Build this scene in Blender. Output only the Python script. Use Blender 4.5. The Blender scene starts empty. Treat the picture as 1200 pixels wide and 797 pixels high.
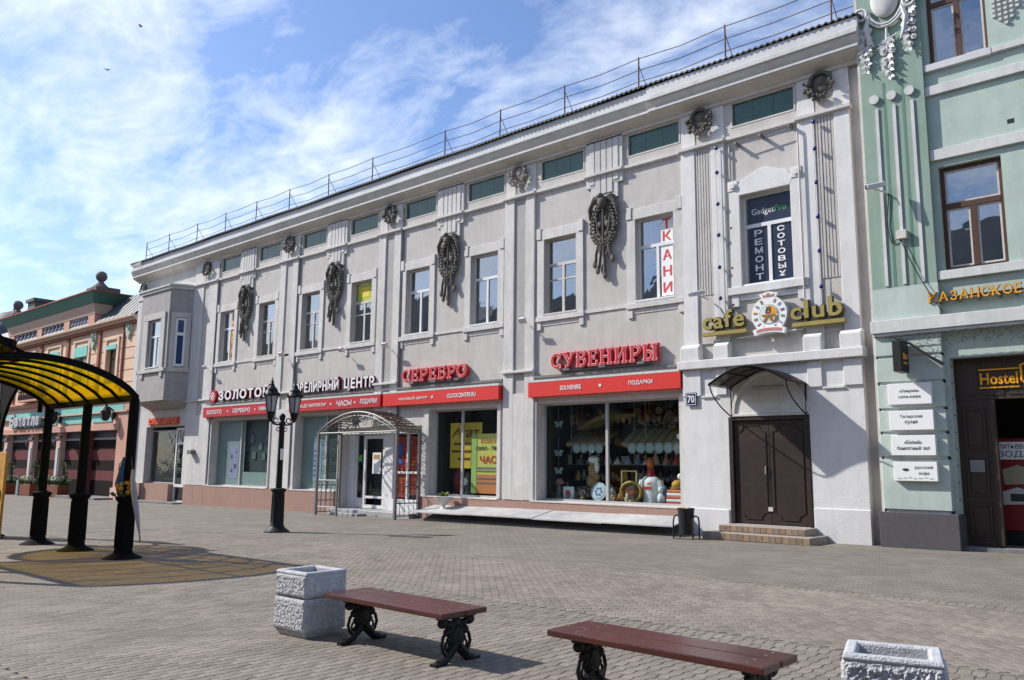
import bpy, bmesh, math, random
from mathutils import Vector, Matrix
random.seed(7)
R = math.radians
sc = bpy.context.scene
COL = sc.collection

# ---------------------------------------------------------------- camera
cam = bpy.data.cameras.new('street_camera')
cam.sensor_fit = 'HORIZONTAL'; cam.sensor_width = 36.0; cam.lens = 29.06
cam.clip_start = 0.1; cam.clip_end = 4000
camo = bpy.data.objects.new('street_camera', cam); COL.objects.link(camo)
right = Vector((0.74489173, 0.66711591, 0.00962662)); down = Vector((-0.09282465, 0.11791342, -0.98867589)); fwd = Vector((-0.66069652, 0.7355629, 0.14975753))
mw = Matrix.Identity(4)
for i in range(3):
    mw[i][0] = right[i]; mw[i][1] = -down[i]; mw[i][2] = -fwd[i]
mw[2][3] = 1.67
camo.matrix_world = mw
sc.camera = camo

# ---------------------------------------------------------------- light and sky
SUN_EL, SUN_AZ = R(39), math.atan2(-0.906, -0.423)
w = bpy.data.worlds.new('World'); sc.world = w; w.use_nodes = True
nt = w.node_tree; N = nt.nodes; L = nt.links
bg = N['Background']; bg.inputs[1].default_value = 0.10
sky = N.new('ShaderNodeTexSky'); sky.sky_type = 'NISHITA'; sky.sun_disc = False
sky.sun_elevation = SUN_EL; sky.sun_rotation = SUN_AZ; sky.air_density = 1.0; sky.dust_density = 1.2; sky.ozone_density = 2.0
tc = N.new('ShaderNodeTexCoord')
def vmath(op, a, b=None):
    n = N.new('ShaderNodeVectorMath'); n.operation = op
    if hasattr(a, 'links'): L.new(a, n.inputs[0])
    else: n.inputs[0].default_value = a
    if b is not None:
        if hasattr(b, 'links'): L.new(b, n.inputs[1])
        else: n.inputs[1].default_value = b
    return n
def fmath(op, a, b=None, clamp=False):
    n = N.new('ShaderNodeMath'); n.operation = op; n.use_clamp = clamp
    for i, s in enumerate((a, b)):
        if s is None: continue
        if hasattr(s, 'links'): L.new(s, n.inputs[i])
        else: n.inputs[i].default_value = s
    return n.outputs[0]
sep = N.new('ShaderNodeSeparateXYZ'); L.new(tc.outputs['Generated'], sep.inputs[0])
zz = fmath('ADD', fmath('MAXIMUM', sep.outputs[2], 0.0), 0.16)
cmb = N.new('ShaderNodeCombineXYZ')
L.new(fmath('DIVIDE', sep.outputs[0], zz), cmb.inputs[0]); L.new(fmath('DIVIDE', sep.outputs[1], zz), cmb.inputs[1])
def noise(scale, detail, rough, dist, loc, scl=(1, 1, 1)):
    m = N.new('ShaderNodeMapping'); m.inputs['Location'].default_value = loc; m.inputs['Scale'].default_value = scl; m.inputs['Rotation'].default_value = (0, 0, 0.5)
    L.new(cmb.outputs[0], m.inputs[0])
    n = N.new('ShaderNodeTexNoise'); L.new(m.outputs[0], n.inputs['Vector'])
    n.inputs['Scale'].default_value = scale; n.inputs['Detail'].default_value = detail; n.inputs['Roughness'].default_value = rough; n.inputs['Distortion'].default_value = dist
    return n.outputs[0]
big = noise(1.05, 3, 0.5, 0.6, (3.1, 1.7, 0), (0.75, 1.15, 1))
mid = noise(4.2, 9, 0.62, 0.5, (0.3, 5.2, 0), (0.7, 1.25, 1))
fine = noise(17.0, 6, 0.6, 0.2, (8.3, 2.2, 0), (0.85, 1.1, 1))
dens = fmath('ADD', fmath('ADD', fmath('MULTIPLY', big, 0.56), fmath('MULTIPLY', mid, 0.56)), fmath('MULTIPLY', fine, 0.13))
# a little thicker towards the horizon, thinner overhead, the same all the way round
dens = fmath('ADD', dens, fmath('MULTIPLY', fmath('SUBTRACT', 0.42, sep.outputs[2]), 0.20))
cr = N.new('ShaderNodeValToRGB'); L.new(dens, cr.inputs[0])
cr.color_ramp.elements[0].position = 0.575; cr.color_ramp.elements[0].color = (0, 0, 0, 1)
cr.color_ramp.elements[1].position = 0.83; cr.color_ramp.elements[1].color = (1, 1, 1, 1)
mixc = N.new('ShaderNodeMix'); mixc.data_type = 'RGBA'
L.new(fmath('MULTIPLY', cr.outputs[0], 0.86), mixc.inputs[0]); tint = vmath('MULTIPLY', sky.outputs[0], (0.86, 0.96, 1.16)); L.new(tint.outputs[0], mixc.inputs[6]); mixc.inputs[7].default_value = (7.5, 7.9, 8.5, 1)
L.new(mixc.outputs[2], bg.inputs[0])
sun = bpy.data.lights.new('sun', 'SUN'); sun.energy = 3.7; sun.angle = R(0.53); sun.color = (1.0, 0.955, 0.89)
so = bpy.data.objects.new('sun', sun); COL.objects.link(so)
ld = Vector((math.cos(SUN_EL) * 0.906, math.cos(SUN_EL) * 0.423, -math.sin(SUN_EL)))
so.rotation_euler = ld.to_track_quat('-Z', 'Y').to_euler(); so.location = (-30, -10, 30)
sc.view_settings.view_transform = 'Standard'; sc.view_settings.look = 'None'; sc.view_settings.gamma = 1.0
sc.view_settings.exposure = 0.74
sc.render.engine = 'CYCLES'
sc.cycles.max_bounces = 8; sc.cycles.transparent_max_bounces = 12; sc.cycles.caustics_reflective = False; sc.cycles.caustics_refractive = False
sc.cycles.sample_clamp_indirect = 6.0

# ---------------------------------------------------------------- materials
def srgb(r, g, b):
    f = lambda c: (c / 255 / 12.92) if c / 255 <= 0.04045 else ((c / 255 + 0.055) / 1.055) ** 2.4
    return (f(r), f(g), f(b))
def mat(name, col, rough=0.75, var=0.10, scale=3.0, bump=0.0, bscale=60.0, metal=0.0, spec=0.4, stain=0.0, stretch=(1, 1, 1), coat=0.0, island=0.0, streak=0.0):
    m = bpy.data.materials.new(name); m.use_nodes = True
    t = m.node_tree; b = t.nodes['Principled BSDF']
    b.inputs['Roughness'].default_value = rough; b.inputs['Metallic'].default_value = metal; b.inputs['Specular IOR Level'].default_value = spec
    if coat: b.inputs['Coat Weight'].default_value = coat; b.inputs['Coat Roughness'].default_value = 0.15
    co = t.nodes.new('ShaderNodeTexCoord'); mp = t.nodes.new('ShaderNodeMapping'); mp.inputs['Scale'].default_value = stretch
    t.links.new(co.outputs['Object'], mp.inputs[0])
    n = t.nodes.new('ShaderNodeTexNoise'); n.inputs['Scale'].default_value = scale; n.inputs['Detail'].default_value = 6; n.inputs['Roughness'].default_value = 0.62
    t.links.new(mp.outputs[0], n.inputs['Vector'])
    mr = t.nodes.new('ShaderNodeMapRange'); mr.inputs[1].default_value = 0.28; mr.inputs[2].default_value = 0.72; mr.inputs[3].default_value = 1 - var; mr.inputs[4].default_value = 1 + var
    t.links.new(n.outputs[0], mr.inputs[0]); f = mr.outputs[0]
    def mul(a, bb):
        q = t.nodes.new('ShaderNodeMath'); q.operation = 'MULTIPLY'; t.links.new(a, q.inputs[0]); t.links.new(bb, q.inputs[1]); return q.outputs[0]
    if stain:
        s = t.nodes.new('ShaderNodeTexNoise'); s.inputs['Scale'].default_value = 0.55; s.inputs['Detail'].default_value = 8; s.inputs['Roughness'].default_value = 0.7
        t.links.new(co.outputs['Object'], s.inputs['Vector'])
        r2 = t.nodes.new('ShaderNodeMapRange'); r2.inputs[1].default_value = 0.35; r2.inputs[2].default_value = 0.65; r2.inputs[3].default_value = 1 - stain; r2.inputs[4].default_value = 1 + stain * 0.4
        t.links.new(s.outputs[0], r2.inputs[0]); f = mul(f, r2.outputs[0])
    if streak:
        m3 = t.nodes.new('ShaderNodeMapping'); m3.inputs['Scale'].default_value = (2.6, 2.6, 0.30); t.links.new(co.outputs['Object'], m3.inputs[0])
        s3 = t.nodes.new('ShaderNodeTexNoise'); s3.inputs['Scale'].default_value = 1.7; s3.inputs['Detail'].default_value = 7; s3.inputs['Roughness'].default_value = 0.65; t.links.new(m3.outputs[0], s3.inputs['Vector'])
        r4 = t.nodes.new('ShaderNodeMapRange'); r4.inputs[1].default_value = 0.46; r4.inputs[2].default_value = 0.82; r4.inputs[3].default_value = 1.0; r4.inputs[4].default_value = 1 - streak * 1.9
        t.links.new(s3.outputs[0], r4.inputs[0]); f = mul(f, r4.outputs[0])
    if island:
        g = t.nodes.new('ShaderNodeNewGeometry'); oi = t.nodes.new('ShaderNodeObjectInfo')
        ad = t.nodes.new('ShaderNodeMath'); ad.operation = 'ADD'; t.links.new(g.outputs['Random Per Island'], ad.inputs[0]); t.links.new(oi.outputs['Random'], ad.inputs[1])
        fr = t.nodes.new('ShaderNodeMath'); fr.operation = 'FRACT'; t.links.new(ad.outputs[0], fr.inputs[0])
        r3 = t.nodes.new('ShaderNodeMapRange'); r3.inputs[3].default_value = 1 - island; r3.inputs[4].default_value = 1 + island
        t.links.new(fr.outputs[0], r3.inputs[0]); f = mul(f, r3.outputs[0])
    vm = t.nodes.new('ShaderNodeVectorMath'); vm.operation = 'SCALE'; vm.inputs[0].default_value = col[:3]; t.links.new(f, vm.inputs['Scale'])
    t.links.new(vm.outputs[0], b.inputs['Base Color'])
    if bump:
        n2 = t.nodes.new('ShaderNodeTexNoise'); n2.inputs['Scale'].default_value = bscale; n2.inputs['Detail'].default_value = 4
        t.links.new(co.outputs['Object'], n2.inputs['Vector'])
        bp = t.nodes.new('ShaderNodeBump'); bp.inputs['Strength'].default_value = bump; bp.inputs['Distance'].default_value = 0.02
        t.links.new(n2.outputs[0], bp.inputs['Height']); t.links.new(bp.outputs[0], b.inputs['Normal'])
    return m
def glass(name, tint=(0.8, 0.86, 0.84), base=0.05, gain=1.3, ior=1.5, wave=0.004):
    m = bpy.data.materials.new(name); m.use_nodes = True
    t = m.node_tree; t.nodes.remove(t.nodes['Principled BSDF']); out = t.nodes['Material Output']
    tr = t.nodes.new('ShaderNodeBsdfTransparent'); tr.inputs[0].default_value = (*tint, 1)
    gl = t.nodes.new('ShaderNodeBsdfGlossy'); gl.inputs['Roughness'].default_value = 0.01; gl.inputs[0].default_value = (0.95, 0.97, 1, 1)
    fr = t.nodes.new('ShaderNodeFresnel'); fr.inputs[0].default_value = ior
    co = t.nodes.new('ShaderNodeTexCoord'); ns = t.nodes.new('ShaderNodeTexNoise'); ns.inputs['Scale'].default_value = 1.6; ns.inputs['Detail'].default_value = 2
    t.links.new(co.outputs['Object'], ns.inputs['Vector'])
    bp = t.nodes.new('ShaderNodeBump'); bp.inputs['Strength'].default_value = 0.5; bp.inputs['Distance'].default_value = wave * 5
    t.links.new(ns.outputs[0], bp.inputs['Height']); t.links.new(bp.outputs[0], gl.inputs['Normal'])
    ge = t.nodes.new('ShaderNodeNewGeometry'); mi = t.nodes.new('ShaderNodeMapRange'); mi.inputs[3].default_value = ior; mi.inputs[4].default_value = 1 / ior
    t.links.new(ge.outputs['Backfacing'], mi.inputs[0]); t.links.new(mi.outputs[0], fr.inputs[0])
    ml = t.nodes.new('ShaderNodeMath'); ml.operation = 'MULTIPLY_ADD'; ml.use_clamp = True; ml.inputs[1].default_value = gain; ml.inputs[2].default_value = base
    t.links.new(fr.outputs[0], ml.inputs[0])
    mx = t.nodes.new('ShaderNodeMixShader'); t.links.new(ml.outputs[0], mx.inputs[0]); t.links.new(tr.outputs[0], mx.inputs[1]); t.links.new(gl.outputs[0], mx.inputs[2])
    t.links.new(mx.outputs[0], out.inputs[0])
    return m
def sheet(name, col, trans=0.5, gloss=0.06):
    """thin coloured translucent plastic: part see-through, part scattering"""
    m = bpy.data.materials.new(name); m.use_nodes = True
    t = m.node_tree; t.nodes.remove(t.nodes['Principled BSDF']); out = t.nodes['Material Output']
    tr = t.nodes.new('ShaderNodeBsdfTransparent'); tr.inputs[0].default_value = (*col, 1)
    tl = t.nodes.new('ShaderNodeBsdfTranslucent'); tl.inputs[0].default_value = (*col, 1)
    df = t.nodes.new('ShaderNodeBsdfDiffuse'); df.inputs[0].default_value = (*col, 1)
    gl = t.nodes.new('ShaderNodeBsdfGlossy'); gl.inputs['Roughness'].default_value = 0.15
    a = t.nodes.new('ShaderNodeMixShader'); a.inputs[0].default_value = 0.4; t.links.new(tl.outputs[0], a.inputs[1]); t.links.new(df.outputs[0], a.inputs[2])
    b = t.nodes.new('ShaderNodeMixShader'); b.inputs[0].default_value = trans; t.links.new(a.outputs[0], b.inputs[1]); t.links.new(tr.outputs[0], b.inputs[2])
    c = t.nodes.new('ShaderNodeMixShader'); c.inputs[0].default_value = gloss; t.links.new(b.outputs[0], c.inputs[1]); t.links.new(gl.outputs[0], c.inputs[2])
    t.links.new(c.outputs[0], out.inputs[0])
    return m

M = {}
M['grey_plaster'] = mat('grey_plaster', (0.525, 0.497, 0.464), 0.9, 0.07, 2.5, 0.45, 30, stain=0.10, streak=0.09)
M['white_plaster'] = mat('white_plaster', (0.615, 0.595, 0.565), 0.85, 0.07, 4, 0.3, 34, stain=0.12, streak=0.12)
M['rough_plaster'] = mat('rough_plaster', (0.60, 0.578, 0.55), 0.95, 0.10, 6, 0.7, 36, stain=0.10, streak=0.10)
M['cafe_white'] = mat('cafe_white', (0.67, 0.662, 0.648), 0.8, 0.05, 3, 0.28, 24, stain=0.08, streak=0.08)
M['mid_grey'] = mat('mid_grey', (0.40, 0.38, 0.365), 0.9, 0.10, 5, 0.5, 40, stain=0.08)
M['oriel_grey'] = mat('oriel_grey', (0.37, 0.352, 0.335), 0.9, 0.09, 4, 0.6, 30, stain=0.12, streak=0.10)
M['soffit'] = mat('soffit', (0.60, 0.56, 0.51), 0.9, 0.10, 3, 0.2, 30, stain=0.12)
M['fascia'] = mat('fascia', (0.56, 0.56, 0.565), 0.7, 0.06, 2, stain=0.12)
M['granite'] = mat('granite', (0.36, 0.22, 0.175), 0.55, 0.22, 30, 0.1, 90, stain=0.08)
M['roof'] = mat('roof_sheet', (0.055, 0.06, 0.065), 0.6, 0.2, 4)
M['green_glass'] = mat('green_panel', (0.013, 0.078, 0.058), 0.25, 0.25, 5, 0.12, 14, spec=0.55)
M['black_iron'] = mat('black_iron', (0.012, 0.012, 0.013), 0.5, 0.3, 12, 0.15, 60, spec=0.22)
M['post_black'] = mat('post_black', (0.009, 0.009, 0.009), 0.8, 0.3, 10, 0.15, 60, spec=0.06)
M['bronze'] = mat('bronze_relief', (0.105, 0.096, 0.082), 0.75, 0.45, 14, 0.5, 50)
M['bronze_lit'] = mat('lit_relief', (0.28, 0.25, 0.215), 0.85, 0.35, 12, 0.5, 50)  # paler copy of the bronze, sunlight put into its colour
M['grey_iron'] = mat('grey_iron', (0.17, 0.165, 0.16), 0.5, 0.2, 12)
M['rust_iron'] = mat('rusty_iron', (0.16, 0.10, 0.065), 0.8, 0.3, 10)
M['pvc'] = mat('white_pvc', (0.74, 0.74, 0.74), 0.35, 0.03, 2)
M['old_white'] = mat('old_white_paint', (0.55, 0.52, 0.48), 0.6, 0.14, 8, 0.2, 40)
M['brown_wood'] = mat('brown_window_wood', (0.075, 0.035, 0.022), 0.5, 0.25, 10, stretch=(4, 4, 1))
M['red_dark'] = mat('sign_red_dark', srgb(182, 28, 38), 0.5, 0.03, 2)
M['red'] = mat('sign_red', srgb(208, 46, 38), 0.5, 0.03, 2)
M['letter_red'] = mat('letter_red', srgb(208, 24, 40), 0.45, 0.03, 3)
M['letter_white'] = mat('letter_white', (0.78, 0.76, 0.76), 0.5, 0.03, 3)
M['maroon'] = mat('letter_side', (0.15, 0.012, 0.02), 0.6, 0.1, 4)
M['gold'] = mat('gold_letters', (0.34, 0.27, 0.075), 0.45, 0.12, 5, metal=0.1)
M['gold_side'] = mat('gold_sides', (0.09, 0.07, 0.03), 0.6, 0.1, 5)
M['orange'] = mat('orange_letters', (0.78, 0.36, 0.02), 0.45, 0.08, 5)
M['orange_side'] = mat('orange_letter_sides', (0.16, 0.07, 0.015), 0.6, 0.1, 5)
M['white_print'] = mat('white_print', (0.8, 0.8, 0.79), 0.6, 0.02, 2)
M['dark_print'] = mat('dark_print', (0.04, 0.04, 0.05), 0.6, 0.02, 2)
M['red_print'] = mat('red_print', (0.62, 0.035, 0.03), 0.6, 0.03, 2)
M['blue_print'] = mat('navy_plate', (0.012, 0.018, 0.09), 0.35, 0.05, 2)
M['dark_blue'] = mat('dark_blue_film', (0.02, 0.032, 0.06), 0.3, 0.1, 2)
M['green_print'] = mat('green_print', (0.08, 0.42, 0.10), 0.6, 0.02, 2)
M['black'] = mat('black_paint', (0.012, 0.012, 0.013), 0.5, 0.2, 8)
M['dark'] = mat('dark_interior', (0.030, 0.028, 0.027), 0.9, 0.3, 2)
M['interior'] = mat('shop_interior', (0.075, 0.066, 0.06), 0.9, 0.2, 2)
M['teal_film'] = mat('frosted_film', (0.26, 0.33, 0.32), 0.55, 0.08, 1.5)
M['dark_teal'] = mat('dark_shop_panel', (0.035, 0.055, 0.055), 0.5, 0.2, 2)
M['curtain'] = mat('curtain', (0.22, 0.21, 0.20), 0.9, 0.25, 3, stretch=(6, 1, 0.3))
M['door_brown'] = mat('brown_metal_door', (0.034, 0.020, 0.015), 0.5, 0.3, 6, 0.15, 40, stain=0.35, streak=0.15)
M['steps'] = mat('step_concrete', (0.30, 0.26, 0.22), 0.9, 0.2, 10, 0.5, 40)
M['step_tile'] = mat('step_tile', (0.24, 0.165, 0.11), 0.5, 0.35, 12)
M['marble'] = mat('pale_slab', (0.44, 0.44, 0.43), 0.55, 0.14, 4, 0.15, 30, stain=0.26)
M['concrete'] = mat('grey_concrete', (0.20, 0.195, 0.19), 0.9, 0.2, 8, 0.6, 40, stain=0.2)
M['planter'] = mat('planter_concrete', (0.50, 0.505, 0.52), 0.9, 0.20, 18, 0.6, 80, stain=0.18)
M['soil'] = mat('planter_soil', (0.05, 0.045, 0.04), 0.95, 0.3, 20, 0.8, 30)
M['bench_wood'] = mat('varnished_wood', (0.072, 0.016, 0.011), 0.30, 0.45, 5, 0.14, 30, spec=0.5, stretch=(0.5, 9, 9), coat=0.25, stain=0.25)
M['green_wall'] = mat('green_wall', (0.42, 0.51, 0.45), 0.85, 0.06, 2.5, 0.15, 30, stain=0.10, streak=0.07)
M['green_deep'] = mat('green_pilaster', (0.255, 0.345, 0.285), 0.85, 0.05, 2.5, 0.12, 30, stain=0.09, streak=0.07)
M['pale_green'] = mat('pale_green', (0.46, 0.54, 0.49), 0.85, 0.06, 2.5, 0.15, 30, stain=0.12, streak=0.08)
M['plinth_grey'] = mat('dark_plinth', (0.085, 0.08, 0.085), 0.7, 0.12, 8, 0.2, 50, stain=0.12)
M['stucco_white'] = mat('white_stucco', (0.60, 0.60, 0.585), 0.85, 0.08, 5, 0.2, 40, stain=0.10, streak=0.10)
M['portal_wood'] = mat('dark_portal_wood', (0.045, 0.030, 0.021), 0.5, 0.25, 8, stretch=(4, 4, 0.7))
M['machine_red'] = mat('red_panel', (0.19, 0.014, 0.016), 0.5, 0.08, 3)
M['peach'] = mat('peach_plaster', (0.72, 0.50, 0.35), 0.85, 0.06, 2, 0.2, 30, stain=0.07)
M['pink'] = mat('pink_plaster', (0.55, 0.30, 0.225), 0.85, 0.06, 2, 0.2, 30, stain=0.08)
M['pale_pink'] = mat('pale_pink_plaster', (0.66, 0.455, 0.385), 0.85, 0.06, 2, 0.2, 30, stain=0.06)
M['beige'] = mat('beige_cornice', (0.52, 0.38, 0.29), 0.85, 0.08, 3)
M['terracotta'] = mat('terracotta_trim', (0.27, 0.085, 0.045), 0.8, 0.1, 4)
M['sea_green'] = mat('sea_green_cornice', (0.07, 0.185, 0.15), 0.6, 0.08, 3)
M['turquoise'] = mat('turquoise_paint', (0.18, 0.52, 0.46), 0.7, 0.05, 3)
M['stripe_brown'] = mat('stripe_brown', (0.013, 0.008, 0.008), 0.8, 0.15, 4, spec=0.08)
M['stripe_pink'] = mat('stripe_pink', (0.15, 0.052, 0.055), 0.8, 0.12, 4, spec=0.08)
M['slate'] = mat('slate_roof', (0.08, 0.085, 0.097), 0.6, 0.15, 3, stretch=(5, 1, 1))
M['dark_stone'] = mat('dark_stone', (0.13, 0.105, 0.095), 0.85, 0.25, 6, 0.3, 30)
M['emblem_green'] = mat('pale_green_relief', (0.37, 0.46, 0.36), 0.85, 0.1, 6)
M['planter_wood'] = mat('planter_box_wood', (0.20, 0.05, 0.018), 0.6, 0.2, 6)
M['leaf'] = mat('leaf_green', (0.05, 0.105, 0.03), 0.6, 0.5, 9, island=0.35)
M['leaf_pale'] = mat('pale_leaf', (0.42, 0.44, 0.30), 0.7, 0.3, 9, island=0.3)
M['yellow_board'] = mat('yellow_board', (0.52, 0.26, 0.035), 0.7, 0.25, 3, 0.3, 20, stain=0.3, stretch=(1, 1, 3))
M['cloth'] = mat('grey_cloth', (0.36, 0.34, 0.35), 0.9, 0.15, 8, 0.3, 40)
M['blue_cloth'] = mat('blue_cloth', (0.055, 0.10, 0.15), 0.9, 0.3, 8)
M['yellow_flower'] = mat('yellow_flowers', (0.40, 0.20, 0.03), 0.8, 0.3, 9, island=0.3)
M['yellow_paper'] = mat('yellow_poster', (0.66, 0.47, 0.035), 0.6, 0.06, 2)
M['curtain_red'] = mat('red_patterned_cloth', (0.52, 0.055, 0.03), 0.8, 0.15, 4)
M['cctv'] = mat('camera_casing', (0.60, 0.60, 0.60), 0.4, 0.05, 3)
M['bulb_blue'] = mat('blue_bulb', (0.012, 0.02, 0.16), 0.2, 0.1, 3, spec=0.6)
M['cable'] = mat('cable', (0.03, 0.03, 0.03), 0.7, 0.1, 3)
M['grey_tile'] = mat('entry_tile', (0.36, 0.355, 0.35), 0.6, 0.12, 6)
M['lantern_glass'] = mat('frosted_lantern', (0.42, 0.42, 0.43), 0.3, 0.05, 3)
M['pane'] = glass('window_pane', (0.72, 0.77, 0.79), 0.18, 1.2, wave=0.0015)
M['shop_pane'] = glass('shop_pane', (0.93, 0.965, 0.955), 0.0, 0.55)
M['yellow_sheet'] = sheet('yellow_polycarbonate', (0.82, 0.56, 0.006), 0.60)
M['smoke_sheet'] = sheet('smoked_polycarbonate', (0.13, 0.12, 0.11), 0.35, 0.10)
def mixed_goods(name):
    m = mat(name, (0.3, 0.2, 0.1), 0.6, 0.1, 5); t = m.node_tree; b = t.nodes['Principled BSDF']
    g = t.nodes.new('ShaderNodeNewGeometry'); r = t.nodes.new('ShaderNodeValToRGB'); r.color_ramp.interpolation = 'CONSTANT'
    cols = [(.30, .17, .07), (.42, .30, .16), (.36, .05, .04), (.48, .44, .38), (.10, .16, .26), (.22, .11, .05), (.46, .33, .08), (.14, .19, .12), (.40, .20, .16), (.30, .33, .36)]
    while len(r.color_ramp.elements) < len(cols): r.color_ramp.elements.new(0.5)
    for i, c in enumerate(cols): r.color_ramp.elements[i].position = i / len(cols); r.color_ramp.elements[i].color = (*c, 1)
    t.links.new(g.outputs['Random Per Island'], r.inputs[0]); t.links.new(r.outputs[0], b.inputs['Base Color']); return m
M['goods'] = mixed_goods('mixed_goods')
def flat(name, rgb, rough=0.6):
    if name not in M: M[name] = mat(name, rgb, rough, 0.06, 4)
    return M[name]

# ---------------------------------------------------------------- mesh helpers
class MB:
    def __init__(s): s.v = []; s.f = []
    def add(s, vs, fs):
        k = len(s.v); s.v += [tuple(p) for p in vs]; s.f += [tuple(i + k for i in f) for f in fs]; return s
    def quad(s, a, b, c, d): return s.add([a, b, c, d], [(0, 1, 2, 3)])
    def box(s, x0, x1, y0, y1, z0, z1):
        return s.add([(x0, y0, z0), (x1, y0, z0), (x1, y1, z0), (x0, y1, z0), (x0, y0, z1), (x1, y0, z1), (x1, y1, z1), (x0, y1, z1)],
                     [(0, 3, 2, 1), (4, 5, 6, 7), (0, 1, 5, 4), (1, 2, 6, 5), (2, 3, 7, 6), (3, 0, 4, 7)])
    def prism(s, poly, a, b, plane='xz'):
        """closed outline extruded along the axis missing from plane"""
        f = {'xz': lambda p, t: (p[0], t, p[1]), 'yz': lambda p, t: (t, p[0], p[1]), 'xy': lambda p, t: (p[0], p[1], t)}[plane]
        n = len(poly); vs = [f(p, a) for p in poly] + [f(p, b) for p in poly]
        fs = [tuple(range(n)), tuple(range(2 * n - 1, n - 1, -1))] + [(i, i + n, (i + 1) % n + n, (i + 1) % n) for i in range(n)]
        return s.add(vs, fs)
    def obox(s, c, size, rot):
        hx, hy, hz = (q / 2 for q in size); c = Vector(c)
        k = MB().box(-hx, hx, -hy, hy, -hz, hz)
        return s.add([c + rot @ Vector(p) for p in k.v], k.f)
    def tube(s, path, r, n=6, closed=False, cap=True):
        P = [Vector(p) for p in path]; m = len(P); vs = []
        rr = r if isinstance(r, (list, tuple)) else [r] * m
        up = None
        for i, p in enumerate(P):
            if closed: d = P[(i + 1) % m] - P[i - 1]
            else: d = P[min(i + 1, m - 1)] - P[max(i - 1, 0)]
            if d.length < 1e-9: d = Vector((0, 0, 1))
            d.normalize()
            if up is None: up = Vector((0, 0, 1)) if abs(d.z) < 0.9 else Vector((1, 0, 0))
            a = d.cross(up)
            if a.length < 1e-6: a = d.cross(Vector((0, 1, 0)))
            a.normalize(); b = a.cross(d); up = b
            for k in range(n):
                t = 2 * math.pi * k / n; vs.append(p + (a * math.cos(t) + b * math.sin(t)) * rr[i])
        fs = []
        for i in range(m if closed else m - 1):
            j = (i + 1) % m
            for k in range(n): fs.append((i * n + k, i * n + (k + 1) % n, j * n + (k + 1) % n, j * n + k))
        if cap and not closed: fs += [tuple(range(n - 1, -1, -1)), tuple(range((m - 1) * n, m * n))]
        return s.add(vs, fs)
    def lathe(s, cx, cy, prof, n=16, sq=1.0, cap=True):
        vs = []; fs = []
        for r, z in prof:
            for k in range(n):
                t = 2 * math.pi * (k + 0.5) / n; vs.append((cx + r * math.cos(t), cy + r * math.sin(t) * sq, z))
        for i in range(len(prof) - 1):
            for k in range(n): fs.append((i * n + k, i * n + (k + 1) % n, (i + 1) * n + (k + 1) % n, (i + 1) * n + k))
        if cap: fs += [tuple(range(n - 1, -1, -1)), tuple(range((len(prof) - 1) * n, len(prof) * n))]
        return s.add(vs, fs)
    def ball(s, c, r, nu=10, nv=6, rot=None):
        rx, ry, rz = r if isinstance(r, (list, tuple)) else (r, r, r); c = Vector(c); vs = [(0, 0, -rz)]; fs = []
        for j in range(1, nv):
            ph = -math.pi / 2 + math.pi * j / nv
            for i in range(nu):
                t = 2 * math.pi * i / nu; vs.append((rx * math.cos(ph) * math.cos(t), ry * math.cos(ph) * math.sin(t), rz * math.sin(ph)))
        vs.append((0, 0, rz)); T = len(vs) - 1
        for i in range(nu):
            fs.append((0, 1 + (i + 1) % nu, 1 + i)); fs.append((T, 1 + (nv - 2) * nu + i, 1 + (nv - 2) * nu + (i + 1) % nu))
        for j in range(nv - 2):
            for i in range(nu): fs.append((1 + j * nu + i, 1 + j * nu + (i + 1) % nu, 1 + (j + 1) * nu + (i + 1) % nu, 1 + (j + 1) * nu + i))
        if rot is None: vs = [c + Vector(p) for p in vs]
        else: vs = [c + rot @ Vector(p) for p in vs]
        return s.add(vs, fs)
    def disc(s, cx, cz, r, y0, y1, n=24, rz=None):
        return s.prism([(cx + r * math.cos(2 * math.pi * i / n), cz + (rz or r) * math.sin(2 * math.pi * i / n)) for i in range(n)], y0, y1)
    def leaf(s, p, d, up, l, wd):
        p = Vector(p); d = Vector(d).normalized(); sd = d.cross(Vector(up)); sd = sd.normalized() if sd.length > 1e-5 else Vector((1, 0, 0))
        return s.add([p, p + d * l * .5 + sd * wd, p + d * l, p + d * l * .5 - sd * wd], [(0, 1, 2, 3)])
    def build(s, name, m, parent=None, smooth=False, bevel=0.0, seg=1):
        o = mesh_object(name, s.v, s.f, m, parent, smooth, bevel, seg); return o
ORG = {}
def mesh_object(name, v, f, m, parent=None, smooth=False, bevel=0.0, seg=1):
    me = bpy.data.meshes.new(name)
    org = Vector((0, 0, 0)); p = parent
    while p is not None:
        if p.name in ORG: org = ORG[p.name]; break
        p = p.parent
    me.from_pydata([tuple(Vector(q) - org) for q in v], [], f)
    bm = bmesh.new(); bm.from_mesh(me)
    bmesh.ops.recalc_face_normals(bm, faces=bm.faces[:])
    if bevel:
        ed = [e for e in bm.edges if len(e.link_faces) == 2 and e.calc_face_angle(0) > 0.6]
        bmesh.ops.bevel(bm, geom=ed, offset=bevel, segments=seg, affect='EDGES', profile=0.5, clamp_overlap=True)
    bm.to_mesh(me); bm.free()
    if smooth:
        me.polygons.foreach_set('use_smooth', [True] * len(me.polygons))
        try: me.set_sharp_from_angle(angle=R(42))
        except Exception: pass
    me.materials.append(m if not isinstance(m, str) else M[m])
    o = bpy.data.objects.new(name, me); COL.objects.link(o)
    if parent is not None: o.parent = parent
    return o
def tag(o, label, cat, group=None, kind=None):
    o['label'] = label; o['category'] = cat
    if group: o['group'] = group
    if kind: o['kind'] = kind
    return o
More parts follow.
